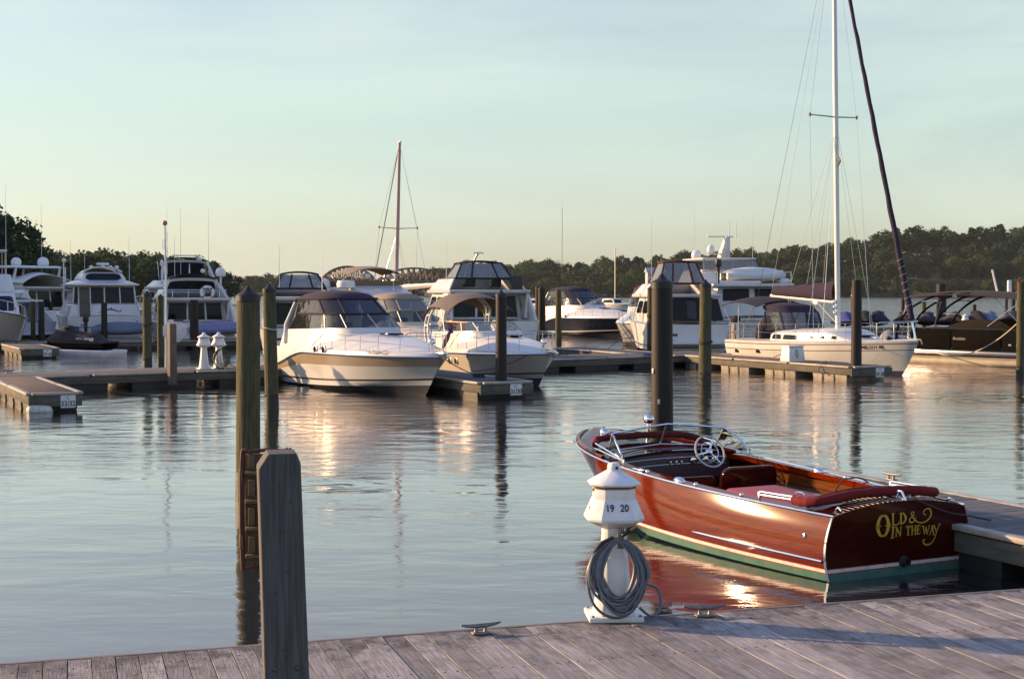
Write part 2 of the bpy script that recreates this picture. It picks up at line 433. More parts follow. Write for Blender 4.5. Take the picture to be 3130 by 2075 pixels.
def text(name, s, size, m, parent, org, right, up, bold=0.0, squeeze=1.0):
    cu = bpy.data.curves.new(name, 'FONT'); cu.body = s; cu.size = size; cu.extrude = 0.0015
    cu.align_x = 'CENTER'; cu.align_y = 'CENTER'; cu.offset = bold; cu.resolution_u = 4
    tmp = bpy.data.objects.new('tmp', cu); COL.objects.link(tmp)
    dg = bpy.context.evaluated_depsgraph_get()
    me = bpy.data.meshes.new_from_object(tmp.evaluated_get(dg))
    bpy.data.objects.remove(tmp); me.name = name
    me.materials.clear(); me.materials.append(m)
    me.transform(Matrix.Diagonal((squeeze, 1, 1, 1)))
    me.transform(frame(org, right, up))
    return link(name, me, parent)
def smooth01(a, b, t):
    t = min(1, max(0, (t - a) / (b - a))); return t * t * (3 - 2 * t)
def lerp(a, b, t): return a + (b - a) * t
def catmull(pts, n=6, closed=False):
    P = [V(*p) for p in pts]; out = []; N = len(P)
    rng = N if closed else N - 1
    for i in range(rng):
        p1, p2 = P[i], P[(i + 1) % N]
        p0 = P[i - 1] if (i > 0 or closed) else p1; p3 = P[(i + 2) % N] if (i + 2 < N or closed) else p2
        for k in range(n):
            t = k / n
            out.append(0.5 * ((2 * p1) + (p2 - p0) * t + (2 * p0 - 5 * p1 + 4 * p2 - p3) * t * t + (3 * p1 - p0 - 3 * p2 + p3) * t ** 3))
    if not closed: out.append(P[-1])
    return out
def sag(a, b, drop, n=14):
    a = V(*a); b = V(*b)
    return [a.lerp(b, i / n) - V(0, 0, drop * 4 * (i / n) * (1 - i / n)) for i in range(n + 1)]
class Fru:
    """frustum block: bottom and top rectangles (x0, x1, half width) at z0 and z1"""
    def __init__(s, b, t, z0, z1, t_dz=0.0):
        (a0, a1, aw), (c0, c1, cw) = b, t
        s.p = [V(a0, -aw, z0), V(a1, -aw, z0), V(a1, aw, z0), V(a0, aw, z0), V(c0, -cw, z1), V(c1, -cw, z1 + t_dz), V(c1, cw, z1 + t_dz), V(c0, cw, z1)]
    def q(s, side):
        i = {'back': (3, 0, 4, 7), 'stbd': (0, 1, 5, 4), 'front': (1, 2, 6, 5), 'port': (2, 3, 7, 6)}[side]
        return [s.p[k] for k in i]
    def mb(s): return MB().hexa(s.p)

class Hull:
    def __init__(s, L, B, sheer, draft=0.4, stern=0.86, tm=0.42, p=2.3, q=0.72, rake=0.9, chine=0.86, zc=(0.02, 0.30), flare=1.25, bulge=0.0, pc=1.5, trake=0.0):
        s.L, s.B, s.sh, s.dr, s.st, s.tm, s.p, s.qq, s.rk, s.ch, s.zc, s.fl, s.bu, s.pc, s.tr = L, B, sheer, draft, stern, tm, p, q, rake, chine, zc, flare, bulge, pc, trake
    def plan(s, t):
        if t < s.tm: return s.st + (1 - s.st) * math.sin(math.pi / 2 * t / s.tm)
        return max(0.0, 1 - ((t - s.tm) / (1 - s.tm)) ** s.p) ** s.qq
    def b(s, t): return s.B / 2 * s.plan(t)
    def c(s, t): return s.B / 2 * s.ch * s.plan(t) ** (1 if t < s.tm else s.pc)
    def zch(s, t): return lerp(s.zc[0], s.zc[1], smooth01(0.45, 1, t))
    def x(s, t, z):
        u = min(1, max(0, (z + s.dr) / (s.sh(1) + s.dr)))
        return t * (s.L - s.rk * (1 - u) ** 1.25) + s.tr * (1 - t) * (z / max(0.1, s.sh(0)))
    def y(s, t, z):
        zc = s.zch(t); c = s.c(t)
        if z <= zc: return c * max(0, (z + s.dr) / (zc + s.dr))
        v = min(1.2, (z - zc) / max(0.05, s.sh(t) - zc))
        fl = lerp(1.0, s.fl, t)
        return c + (s.b(t) - c) * v ** fl + s.bu * (1 - t) * math.sin(math.pi * min(1, v)) * s.plan(t)
    def pt(s, t, z, sd=1, inset=0.0):
        return V(s.x(t, z), sd * max(0.0, s.y(t, z) - inset), z)
    def band(s, z0, z1, n=30, k=1, t0=0.0, t1=1.0, out=0.0, transom=True):
        """hull skin between two height curves (functions of t or numbers)"""
        f0 = z0 if callable(z0) else (lambda t: z0); f1 = z1 if callable(z1) else (lambda t: z1)
        m = MB()
        ts = [t0 + (t1 - t0) * (i / n) for i in range(n + 1)]
        ts = [1 - (1 - t) ** 1.35 if t0 == 0 and t1 == 1 else t for t in ts]
        for sd in (1, -1):
            rings = []
            for t in ts:
                rings.append([s.pt(t, lerp(f0(t), f1(t), j / k), sd) + V(0, sd * out, 0) for j in range(k + 1)])
            m.loft(rings, False)
        if transom and t0 == 0:
            a = [s.pt(0, lerp(f0(0), f1(0), j / k), 1) for j in range(k + 1)]
            b = [s.pt(0, lerp(f0(0), f1(0), j / k), -1) for j in range(k + 1)]
            m.loft([a, b], False)
        return m
    def rail(s, zf, r, inset=0.0, t0=0.0, t1=1.0, n=36, dz=0.0):
        """closed-at-bow rail path following the sheer"""
        ts = [t0 + (t1 - t0) * i / n for i in range(n + 1)]
        ts = [1 - (1 - t) ** 1.4 * 1.0 for t in ts] if t1 == 1 and t0 == 0 else ts
        a = [s.pt(t, zf(t), 1, inset) + V(0, 0, dz) for t in ts]; b = [s.pt(t, zf(t), -1, inset) + V(0, 0, dz) for t in ts]
        path = a + b[::-1][1:] if t1 == 1 else None
        m = MB()
        if path: m.tube(path, r, 6)
        else: m.tube(a, r, 6); m.tube(b, r, 6)
        return m
    def deck(s, t0, t1, z, crown, n=26, m=10, inset=0.0):
        g = MB(); rings = []
        for i in range(n + 1):
            t = t0 + (t1 - t0) * i / n
            zz = z(t); h = max(0.0, s.y(t, s.sh(t)) - inset); x = s.x(t, s.sh(t))
            rings.append([V(x, h * (2 * j / m - 1), zz + crown(t) * (1 - abs(2 * j / m - 1) ** 2.4)) for j in range(m + 1)])
        return g.loft(rings, False)
def uring(xa, xf, b, z, e=0.55, n=18, slope=0.0):
    pts = []
    for i in range(n + 1):
        th = -math.pi / 2 + math.pi * i / n
        c, sn = math.cos(th), math.sin(th)
        x = xa + (xf - xa) * abs(c) ** e; y = -b * math.copysign(abs(sn) ** e, sn)
        pts.append(V(x, y, z + slope * (x - xa)))
    return pts
# ------------------------------------------------------------------ water
def water_mat():
    m = bpy.data.materials.new('harbour_water'); m.use_nodes = True
    n = m.node_tree.nodes; l = m.node_tree.links; p = n['Principled BSDF']
    p.inputs['Base Color'].default_value = (0.016, 0.020, 0.024, 1)
    p.inputs['Roughness'].default_value = 0.035
    p.inputs['IOR'].default_value = 1.33
    p.inputs['Specular IOR Level'].default_value = 0.0
    o = n['Material Output']
    gl = n.new('ShaderNodeBsdfGlossy'); gl.inputs['Roughness'].default_value = 0.04; gl.inputs['Color'].default_value = (1.0, 0.965, 0.985, 1)
    fr = n.new('ShaderNodeFresnel'); fr.inputs['IOR'].default_value = 1.33
    fm = n.new('ShaderNodeMapRange'); fm.inputs['From Min'].default_value = 0.0; fm.inputs['From Max'].default_value = 0.6; fm.inputs['To Min'].default_value = 0.12; fm.inputs['To Max'].default_value = 0.88
    ms = n.new('ShaderNodeMixShader'); l.new(fr.outputs[0], fm.inputs['Value']); l.new(fm.outputs['Result'], ms.inputs[0]); l.new(p.outputs[0], ms.inputs[1]); l.new(gl.outputs[0], ms.inputs[2]); l.new(ms.outputs[0], o.inputs['Surface'])
    tc = n.new('ShaderNodeTexCoord')
    def nz(scale, detail, stretch, rough=0.5, dist=0.0):
        mp = n.new('ShaderNodeMapping'); mp.inputs['Scale'].default_value = stretch; mp.inputs['Rotation'].default_value = (0, 0, R(8))
        a = n.new('ShaderNodeTexNoise'); a.inputs['Scale'].default_value = scale; a.inputs['Detail'].default_value = detail
        a.inputs['Roughness'].default_value = rough; a.inputs['Distortion'].default_value = dist
        l.new(tc.outputs['Object'], mp.inputs['Vector']); l.new(mp.outputs['Vector'], a.inputs['Vector']); return a
    a = nz(0.9, 3, (0.7, 1.3, 1), 0.5, 0.3); b = nz(3.4, 5, (0.5, 1.25, 1), 0.6, 0.5); patch = nz(0.07, 3, (0.6, 1.6, 1))
    pr = n.new('ShaderNodeMapRange'); pr.inputs['From Min'].default_value = 0.38; pr.inputs['From Max'].default_value = 0.66
    pr.inputs['To Min'].default_value = 0.10; pr.inputs['To Max'].default_value = 1.15
    l.new(patch.outputs['Fac'], pr.inputs['Value'])
    mu = n.new('ShaderNodeMath'); mu.operation = 'MULTIPLY'; l.new(b.outputs['Fac'], mu.inputs[0]); l.new(pr.outputs['Result'], mu.inputs[1])
    m2 = n.new('ShaderNodeMath'); m2.operation = 'MULTIPLY_ADD'; m2.inputs[1].default_value = 0.42
    l.new(mu.outputs[0], m2.inputs[0]); l.new(a.outputs['Fac'], m2.inputs[2])
    # open river beyond the breakwater is wind-rippled, the slips are sheltered
    sp = n.new('ShaderNodeSeparateXYZ'); l.new(tc.outputs['Object'], sp.inputs[0])
    wr = n.new('ShaderNodeMapRange'); wr.inputs['From Min'].default_value = 9; wr.inputs['From Max'].default_value = 120
    wr.inputs['To Min'].default_value = 0.0105; wr.inputs['To Max'].default_value = 0.155
    l.new(sp.outputs['Y'], wr.inputs['Value'])
    bp = n.new('ShaderNodeBump'); bp.inputs['Strength'].default_value = 1.0
    l.new(wr.outputs['Result'], bp.inputs['Distance'])
    l.new(m2.outputs[0], bp.inputs['Height']); l.new(bp.outputs['Normal'], p.inputs['Normal']); l.new(bp.outputs['Normal'], gl.inputs['Normal']); l.new(bp.outputs['Normal'], fr.inputs['Normal'])
    return m
WATER = water_mat()
wm = MB().add([(-4000, -60, 0), (4000, -60, 0), (4000, 6000, 0), (-4000, 6000, 0)], [(0, 1, 2, 3)])
struct('water', wm, WATER)
bed = MB().add([(-4000, -60, -3), (4000, -60, -3), (4000, 6000, -3), (-4000, 6000, -3)], [(0, 1, 2, 3)])
struct('river_bed', bed, LANDM)

# ------------------------------------------------------------------ far shores
def ridge_px(x):
    T = [(-900, 560), (-300, 555), (0, 566), (105, 585), (250, 582), (330, 588), (400, 594), (480, 607), (545, 638), (620, 634), (700, 636), (760, 640), (900, 640),
         (1000, 618), (1080, 610), (1200, 604), (1300, 610), (1400, 604), (1510, 596), (1600, 590), (1700, 584), (1800, 580), (1900, 566), (1990, 556),
         (2040, 540), (2100, 531), (2200, 537), (2300, 522), (2365, 518), (2700, 512), (3200, 508)]
    for (a, ya), (b, yb) in zip(T, T[1:]):
        if a <= x <= b: return lerp(ya, yb, (x - a) / (b - a))
    return 560
def bank(name, pts, zs, depth):
    """low bank: shoreline points with a crest height behind them"""
    m = MB(); rings = []
    for (x, y), z in zip(pts, zs):
        d = V(x, y, 0).normalized()
        rings.append([V(x, y, -2.5), V(x, y, 0.25), V(*(V(x, y, 0) + d * depth * .35)) + V(0, 0, z * 0.45), V(*(V(x, y, 0) + d * depth)) + V(0, 0, z), V(*(V(x, y, 0) + d * depth * 3)) + V(0, 0, z)])
    m.loft(rings, False)
    return struct(name, m, LANDM, smooth=True)
FPX = 3284.5
def az(px, D): return (px - 1182.5) / FPX * D
RS = list(range(980, 3300, 120))
bank('right_river_bank', [(az(x, 800), 800) for x in RS], [max(1.5, 2.8 + (675 - ridge_px(x)) / FPX * 930 - 15) for x in RS], 130)
MS = list(range(470, 1100, 90))
bank('upstream_bank', [(az(x, 1050), 1050) for x in MS], [max(1.5, 2.8 + (675 - ridge_px(x)) / FPX * 1100 - 11) for x in MS], 60)
LS = list(range(-2200, 640, 150))
bank('left_river_bank', [(az(x, 320), 320) for x in LS], [1.6] * len(LS), 60)
# wooded point to the left of the marina, mostly out of the picture
m = MB()
poly = [(-70, 200), (-52, 168), (-52, 150), (-50, 120), (-46, 100), (-46, 82), (-60, 70), (-96, 66), (-160, 60), (-260, 120), (-260, 240)]
m.prism(poly, -2.5, 0.9)
struct('left_point', m, LANDM, bevel=0.3)

def leafmat(name, c, tr=0.3):
    m = bpy.data.materials.new(name); m.use_nodes = True
    n = m.node_tree.nodes; l = m.node_tree.links; p = n['Principled BSDF']; o = n['Material Output']
    p.inputs['Roughness'].default_value = 0.7; p.inputs['Specular IOR Level'].default_value = 0.25
    oi = n.new('ShaderNodeObjectInfo'); tc = n.new('ShaderNodeTexCoord')
    nz = n.new('ShaderNodeTexNoise'); nz.inputs['Scale'].default_value = 0.45; nz.inputs['Detail'].default_value = 4
    l.new(tc.outputs['Object'], nz.inputs['Vector'])
    ad = n.new('ShaderNodeMath'); ad.operation = 'MULTIPLY_ADD'; ad.inputs[1].default_value = 0.5
    l.new(oi.outputs['Random'], ad.inputs[0]); l.new(nz.outputs['Fac'], ad.inputs[2])
    r = n.new('ShaderNodeValToRGB'); e = r.color_ramp.elements
    e[0].position = 0.35; e[0].color = (c[0] * 0.62, c[1] * 0.68, c[2] * 0.75, 1)
    e[1].position = 1.0; e[1].color = (c[0] * 1.55, c[1] * 1.35, c[2] * 1.15, 1)
    l.new(ad.outputs[0], r.inputs['Fac']); l.new(r.outputs['Color'], p.inputs['Base Color'])
    t = n.new('ShaderNodeBsdfTranslucent'); l.new(r.outputs['Color'], t.inputs['Color'])
    mx = n.new('ShaderNodeMixShader'); mx.inputs[0].default_value = tr
    l.new(p.outputs[0], mx.inputs[1]); l.new(t.outputs[0], mx.inputs[2]); l.new(mx.outputs[0], o.inputs['Surface'])
    return m
LF = [leafmat('foliage_deep', (0.027, 0.055, 0.026)), leafmat('foliage_mid', (0.042, 0.078, 0.029)), leafmat('foliage_light', (0.074, 0.108, 0.030)), leafmat('foliage_russet', (0.064, 0.066, 0.028))]

def crown_mesh(name, seed, rx, rz, nclump, nleaf, ls, m, shape=0):
    """crown of leaf quads in clumps, base at z=0, about 2*rz tall"""
    rg = random.Random(seed); vs = []; fs = []
    for c in range(nclump):
        th = rg.uniform(0, 2 * math.pi); u = rg.uniform(-0.85, 1)
        k = rg.uniform(0.35, 1.0) ** 0.6
        wd = math.sqrt(max(0, 1 - u * u))
        if shape == 1: wd = (1 - u) / 2 * 1.1 + 0.12
        lob = 1 + 0.22 * math.sin(3 * th + seed) + 0.12 * math.sin(5 * th + 2 * seed)
        cx, cy, cz = rx * k * wd * lob * math.cos(th), rx * k * wd * lob * math.sin(th), rz + rz * u * (0.7 + 0.3 * k) * (0.93 + 0.1 * math.sin(2 * th + seed))
        cr = rg.uniform(0.11, 0.32) * rx
        for q in range(nleaf):
            d = V(rg.gauss(0, 1), rg.gauss(0, 1), rg.gauss(0, 0.75))
            d = d.normalized() * (rg.random() ** 0.45) * cr
            p = V(cx, cy, cz) + d
            nn = (d.normalized() + V(rg.uniform(-1, 1), rg.uniform(-1, 1), rg.uniform(-0.3, 1.2)) * 0.9)
            if nn.length < 1e-3: nn = V(0, 0, 1)
            nn.normalize(); a = nn.orthogonal().normalized(); a = Matrix.Rotation(rg.uniform(0, 6.28), 3, nn) @ a; b = nn.cross(a)
            s = ls * rg.uniform(0.6, 1.3)
            o = len(vs)
            vs += [p - a * s * 0.5, p + b * s * 0.32, p + a * s * 0.5 + nn * s * 0.1, p - b * s * 0.32]
            fs.append((o, o + 1, o + 2, o + 3))
    me = bpy.data.meshes.new(name); me.from_pydata(vs, [], fs); me.materials.append(m); me.update()
    return me
def trunk_mesh(name, h, r, seed):
    rg = random.Random(seed); m = MB()
    top = V(rg.uniform(-.4, .4), rg.uniform(-.4, .4), h)
    m.tube([(0, 0, -0.5), (0, 0, h * .3), tuple(V(0, 0, h * .65) + top * 0.05), tuple(top)], [r * 1.25, r, r * .7, r * .22], 7)
    for k in range(5):
        a = rg.uniform(0, 6.28); z = h * rg.uniform(.35, .75); ln = h * rg.uniform(.2, .35)
        m.tube([(0, 0, z), (math.cos(a) * ln * .5, math.sin(a) * ln * .5, z + ln * .45), (math.cos(a) * ln, math.sin(a) * ln, z + ln * .75)], [r * .45, r * .3, r * .1], 5)
    return m.mesh(name, BARK, smooth=True)
# unit-ish far trees, 14 m tall
CR = [crown_mesh('crown', 20 + i, (3.9, 5.0, 4.4, 4.0, 5.4, 4.7, 5.2, 4.2)[i], 6.4, 120, 20, 0.95, LF[[1, 0, 2, 0, 3, 1, 0, 2][i]], 1 if i in (3,) else 0) for i in range(8)]
TR = [trunk_mesh('trunk', 9, 0.3, 5 + i) for i in range(3)]
def tree(x, y, z, h, k, label, group, rz=None, wide=1.0, name='tree', cr=None, tr=None, base=0.015):
    s = h / 13.6
    t = thing(name, label, 'tree', (x, y, z), random.uniform(0, 360) if rz is None else rz, group)
    t.scale = (s * wide, s * wide, s)
    link('trunk', tr or TR[k % 3], t)
    c = link('crown', cr or CR[k % 8], t); c.location = (0, 0, 13.6 * base)
    return t
rg = random.Random(5)
ZN = [(1040, 'left of the tall flybridge yacht'), (1120, 'above the tall flybridge yacht'), (1250, 'right of the tall flybridge yacht'), (1340, 'above the navy-hulled cruiser'),
      (1440, 'right of the navy-hulled cruiser'), (1490, 'left of the pale hillside house'), (1570, 'beside the pale hillside house'), (1650, 'behind the maroon-trimmed soft top'), (1740, 'behind the yacht radar mast'),
      (1830, 'behind the roof dinghy'), (1930, 'behind the plum sail cover'), (2000, 'just right of the sailboat mast'), (2070, 'just left of the furled jib'), (2140, 'just right of the furled jib'), (2210, 'above the banded piling'),
      (2290, 'above the pontoon bimini'), (2350, 'left of the piling at the right edge'), (9999, 'beyond the right edge of the picture')]
TIER = ['at the water line', 'low on the bank', 'halfway up the bank', 'just under the ridge line', 'on the ridge line']
KC = {0: 'green', 1: 'deep green', 2: 'light green', 3: 'slim green', 4: 'russet', 5: 'mid green', 6: 'dark green', 7: 'yellow-green'}
def zone(px, row, k):
    for lim, s in ZN:
        if px < lim: return '%s tree %s, %s' % (KC[k], TIER[row], s)
GR = 'trees of the wooded far river bank'
for row, (D, zf, n0) in enumerate([(806, 0.0, 54), (835, 0.34, 54), (868, 0.66, 52), (905, 0.92, 50), (935, 1.0, 48)]):
    for i in range(n0):
        px = 1030 + (2520 - 1030) * (i + rg.uniform(0.15, 0.85)) / n0
        x = az(px, D)
        if row < 3 and 1494 < px < 1536: continue
        top = 2.8 + (675 - ridge_px(px) - rg.uniform(-15, 7)) / FPX * D
        cz = max(1.5, 2.8 + (675 - ridge_px(px)) / FPX * 930 - 15)
        z = {0: 0.2, 1: cz * .34, 2: cz * .6, 3: cz * .9, 4: cz}[row]
        h = (top - z) if row >= 3 else min(top - z, rg.uniform(10, 15.5) * (0.8 if row == 0 else 1.05))
        h = max(6, h)
        k = rg.choice([0, 1, 5, 6, 7, 2, 4] if row < 2 else [0, 1, 3, 5, 6, 1, 6])
        tree(x, D + rg.uniform(-9, 9), z - 0.2, h, k, zone(px, row, k), GR, wide=rg.uniform(1.05, 1.5) * (13.6 / h) ** 0.35)
for row, D in enumerate((1055, 1090)):
    for i in range(17):
        px = 545 + (1075 - 545) * (i + rg.uniform(0.1, 0.9)) / 17
        top = 2.8 + (675 - ridge_px(px) - rg.uniform(-5, 3)) / FPX * D
        tree(az(px, D), D, 0.5, max(8, top - .5), rg.choice([0, 1, 6]), 'distant low %s %s' % (('tree', 'rear tree')[row], 'left of the rusty bridge' if px < 740 else 'behind the left bridge arch' if px < 870 else 'behind the right bridge arch'), 'trees of the upstream bank', wide=1.3)
for row, (D, dy) in enumerate([(322, 9), (335, 4), (352, 0)]):
    n0 = 17
    for i in range(n0):
        px = -60 + (575 + 60) * (i + rg.uniform(0.15, 0.85)) / n0
        top = 2.8 + (675 - ridge_px(px) - dy - rg.uniform(-17, 6)) / FPX * D
        k = rg.choice([0, 1, 6, 3, 1])
        if px > 555: continue
        lab = '%s backlit %s tree, %s' % (KC[k], ('front-row', 'middle-row', 'back-row')[row], 'left of the fish-emblem cruiser' if px < 130 else 'above the fish-emblem cruiser' if px < 300 else 'left of the tall instrument mast' if px < 375 else 'above the cruiser with lifebuoy' if px < 480 else 'at the right end of the row')
        tree(az(px, D), D + rg.uniform(-4, 4), 0.9, max(6, top - 0.9), k, lab, 'backlit trees of the left bank', wide=rg.uniform(1.1, 1.45))
# nearer trees on the wooded point
BIGC = [crown_mesh('crown', 90 + i, 5.2, 6.4, 150, 48, 0.62, LF[i % 2]) for i in range(2)]
for i, (x, y, h, lab) in enumerate([(-61, 160, 13.2, 'big leafy tree on the left point nearest the left edge of the picture'), (-57.5, 163, 11.0, 'lower rounded tree at the right end of the left point'),
                                    (-66, 168, 14, 'tall leafy tree at the back of the left point')]):
    tree(x, y, 0.8, h, i, lab, 'trees on the left point', wide=1.0, cr=BIGC[i % 2], base=0.03)
k = 0
for x, y, h in [(-56, 81, 14), (-60, 87, 17), (-54, 91, 15.5), (-62, 95, 18), (-55, 99, 16.5), (-58, 106, 17.5), (-64, 110, 18), (-60, 116, 17), (-66, 122, 18), (-62, 130, 16), (-68, 138, 17), (-72, 148, 17), (-70, 102, 19)]:
    tree(x, y, 0.8, h, k, 'leafy tree on the left point beyond the left edge of the picture', 'trees on the left point', wide=1.05, cr=BIGC[k % 2], base=0.03); k += 1

# ------------------------------------------------------------------ house on the hill, tower, bridge
t = thing('hillside_house', 'small pale house among the trees on the far bank', 'house', (az(1513, 790), 790, 2.5), 8)
f = Fru((-5, 5, 3), (-5, 5, 3), 0, 11.5); f.mb().build('wall', mat('house_pale', (0.42, 0.45, 0.5), 0.8), t)
m = MB(); m.loft([[V(-5.6, -3.8, 11.4), V(-5.6, 0, 14), V(-5.6, 3.8, 11.4)], [V(5.6, -3.8, 11.4), V(5.6, 0, 14), V(5.6, 3.8, 11.4)]], True, True); m.build('roof', mat('house_roof', (0.30, 0.34, 0.40), 0.8), t)
for i, x in enumerate((-3, 0, 3)):
    MB().box((x, -3.02, 9.4), (1.3, 0.1, 1.7)).build('window', TINT, t)
MB().box((0, -3.9, 7.6), (9.6, 1.6, 0.3)).build('porch', mat('house_pale', (0, 0, 0)), t)
t = thing('radio_tower', 'thin lattice radio tower rising above the ridge behind the navy-hulled cruiser', 'tower', (az(1298, 880), 880, 12), 0)
for k in range(3):
    a = k * 2.094
    MB().tube([(0.5 * math.cos(a), 0.5 * math.sin(a), 0), (0.12 * math.cos(a), 0.12 * math.sin(a), 42)], 0.07, 5).build('leg', BRIDGE, t)
m = MB()
for i in range(26):
    z = i * 1.6; r = lerp(.5, .14, z / 42)
    m.tube([(r, 0, z), (-r * .5, r * .87, z + .8), (-r * .5, -r * .87, z + 1.6)], 0.04, 4)
m.build('lattice', BRIDGE, t); MB().tube([(0, 0, 41), (0, 0, 46)], 0.05, 5).build('aerial', BRIDGE, t)

t = thing('truss_bridge', 'rusty steel truss bridge far behind the masts and flybridges', 'bridge', (az(800, 700), 700, 0), 0)
def arch(x0, x1, zb, zt, n, y):
    rise = lambda u: zb + (zt - zb) * (4 * u * (1 - u)) ** 0.75
    top = [V(lerp(x0, x1, i / n), y, rise(i / n)) for i in range(n + 1)]
    m = MB(); m.tube(top, 0.42, 5); m.tube([V(x0, y, zb), V(x1, y, zb)], 0.4, 5)
    for i in range(1, n):
        m.tube([top[i], V(top[i].x, y, zb)], 0.26, 4)
        j = i + 1 if i < n / 2 else i - 1
        m.tube([top[i], V(top[j].x, y, zb)], 0.2, 4)
    return m
bx = az(800, 700)
for x0, x1, zt in ((az(742, 700) - bx, az(868, 700) - bx, 15.4), (az(872, 700) - bx, az(1042, 700) - bx, 14.6)):
    for y in (-3.5, 3.5): arch(x0, x1, 8.2, zt, 12, y).build('truss', BRIDGE, t)
MB().box((az(880, 700) - bx, 0, 7.6), (95, 7.6, 1.1)).build('deck', BRIDGE, t)
CPIER = mat('bridge_pier', (0.34, 0.30, 0.25), 0.85, var=0.15, scale=0.4)
for px in (742, 870, 1020, 1043):
    Fru((-1.6, 1.6, 4.2), (-1.1, 1.1, 3.8), -1, 7.0).mb().build('pier', CPIER, t).location = (az(px, 700) - bx, 0, 0)

# ------------------------------------------------------------------ docks
FD = V(-0.45, 0.893, 0).normalized(); FANG = math.degrees(math.atan2(FD.y, FD.x))
WD = V(0.821, 0.57, 0).normalized(); WANG = math.degrees(math.atan2(WD.y, WD.x))
def dock(name, label, org, ang, length, width, zd=0.45, deckm=None, floats='black', gap=0.9, fl=1.5, planks=None, group='floating docks', cat='dock'):
    """floating dock: local x runs along it from the open end, y across"""
    t = thing(name, label, cat, (org[0], org[1], 0), ang, group)
    h = width / 2
    if planks:
        pm = MB().box((0, 0, 0), (0.136, width, 0.036)).mesh('plank', planks, bevel=0.004, seg=1)
        n = int(length / 0.143)
        for i in range(n):
            o = link('plank', pm, t); o.location = (0.08 + i * 0.143, random.uniform(-.004, .004), zd - 0.018 + random.uniform(-.002, .002))
            o.rotation_euler = (0, 0, random.uniform(-.003, .003))
        MB().box((length / 2, 0, zd - 0.075), (length - 0.1, width - 0.15, 0.07)).build('joist_frame', PLANK2, t)
    else:
        MB().box((length / 2, 0, zd - 0.03), (length, width - 0.13, 0.06)).build('deck', deckm or DECKG, t, bevel=0.006)
    for s in (-1, 1):
        MB().box((length / 2, s * (h + 0.012), zd - 0.17), (length, 0.05, 0.20)).build('fascia', FASC, t, bevel=0.006)
        n = max(1, int(length / 3)); ln = length / n
        for i in range(n):
            MB().box(((i + .5) * ln, s * (h + 0.012), zd - 0.022), (ln - 0.12, 0.13, 0.06)).build('edge_strip', STRIP, t, bevel=0.012)
    MB().box((-0.03, 0, zd - 0.19), (0.06, width + 0.06, 0.26)).build('end_fascia', FASC, t, bevel=0.006)
    MB().box((-0.035, 0, zd - 0.022), (0.13, width * 0.92, 0.06)).build('edge_strip', STRIP, t, bevel=0.012)
    x = 0.25
    fm = CONC if floats == 'concrete' else FLOATM
    while x < length - 0.3:
        b = Fru((x + .05, min(x + fl, length) - .05, h - .08), (x, min(x + fl, length), h - .02), -0.35, zd - 0.275).mb().build('float', fm, t, bevel=0.02)
        if floats == 'concrete':
            for q in (0.36, 0.7):
                MB().box((x + q * fl, -(h - .03), 0.06), (0.05, 0.05, 0.24)).build('float_rib', FLOATM, t)
                MB().box((x + q * fl, h - .03, 0.06), (0.05, 0.05, 0.24)).build('float_rib', FLOATM, t)
        x += fl + gap
    return t
def dsign(t, y, top, bottom, wd=0.34, ht=0.30, z=0.24):
    """number board on the end of a finger"""
    s = MB().box((-0.075, y, z), (0.014, wd, ht)).build('number_board', SIGNW, t, bevel=0.004)
    text('number', bottom, 0.17, INK, s, (-0.085, y, z - 0.05), (0, -1, 0), (0, 0, 1), 0.003, 0.85)
    if top: text('letter', top, 0.10, INK, s, (-0.085, y, z + 0.085), (0, -1, 0), (0, 0, 1), 0.001)
dA = dock('finger_dock', 'short finger dock with white board reading 33/32 at its end, far left', (-10.7, 33.25), FANG, 6.75, 1.15, deckm=DECKB, gap=0.35, fl=1.1)
dsign(dA, -0.28, 'C', '33/32')
dB = dock('finger_dock', 'finger dock with board reading 31/30 between the two white cruisers', (-0.15, 37.35), FANG, 9.4, 1.5, gap=0.3, fl=1.8)
dsign(dB, -0.25, 'C', '31/30')
dC = dock('finger_dock', 'sunlit finger dock with board reading 29/28 beside the sailboat', (11.45, 45.3), FANG, 9.4, 1.6, deckm=DECKB, floats='concrete', gap=0.9, fl=1.7)
dsign(dC, -0.3, 'C', '29 28')
dW = dock('floating_walkway', 'long floating walkway joining the numbered fingers across the middle of the marina', tuple(V(-22.3, 33.4, 0) + V(-WD.y, WD.x, 0) * 1.2)[:2], WANG, 37.6, 2.3, gap=0.7, fl=2.0)
dD = dock('finger_dock', 'finger dock running back from the walkway with its left edge catching sun', (2.46, 60.6), FANG + 180, 6.4, 1.5, gap=0.3, fl=1.8)
dE = dock('finger_dock', 'finger dock behind the walkway at the left edge of the picture', (-21.5, 51), FANG + 180, 11.6, 1.8)
dF = dock('finger_dock', 'finger dock with small number board in front of the covered jet ski', (-19.9, 59.9), FANG, 6, 1.5, gap=0.35, fl=1.1)
dsign(dF, -0.3, 'B', '29 28')
dG = dock('floating_walkway', 'farther floating walkway behind the covered jet ski and stern-on cruisers', (-36, 64.6), 16.0, 32, 2.2, gap=0.4, fl=2.2)
dH = dock('finger_dock', 'finger dock beside the mahogany runabout at right', (2.75, 20.0), FANG + 180 - 2.0, 11.5, 1.5, planks=PLANK_SHADED, gap=0.4, fl=1.8)
dI = dock('jet_ski_dock', 'low floating dock carrying the row of covered jet skis', (23.0, 99), 4, 22, 3.4, zd=0.3, deckm=DECKB, floats='concrete', gap=0.4, fl=1.8)

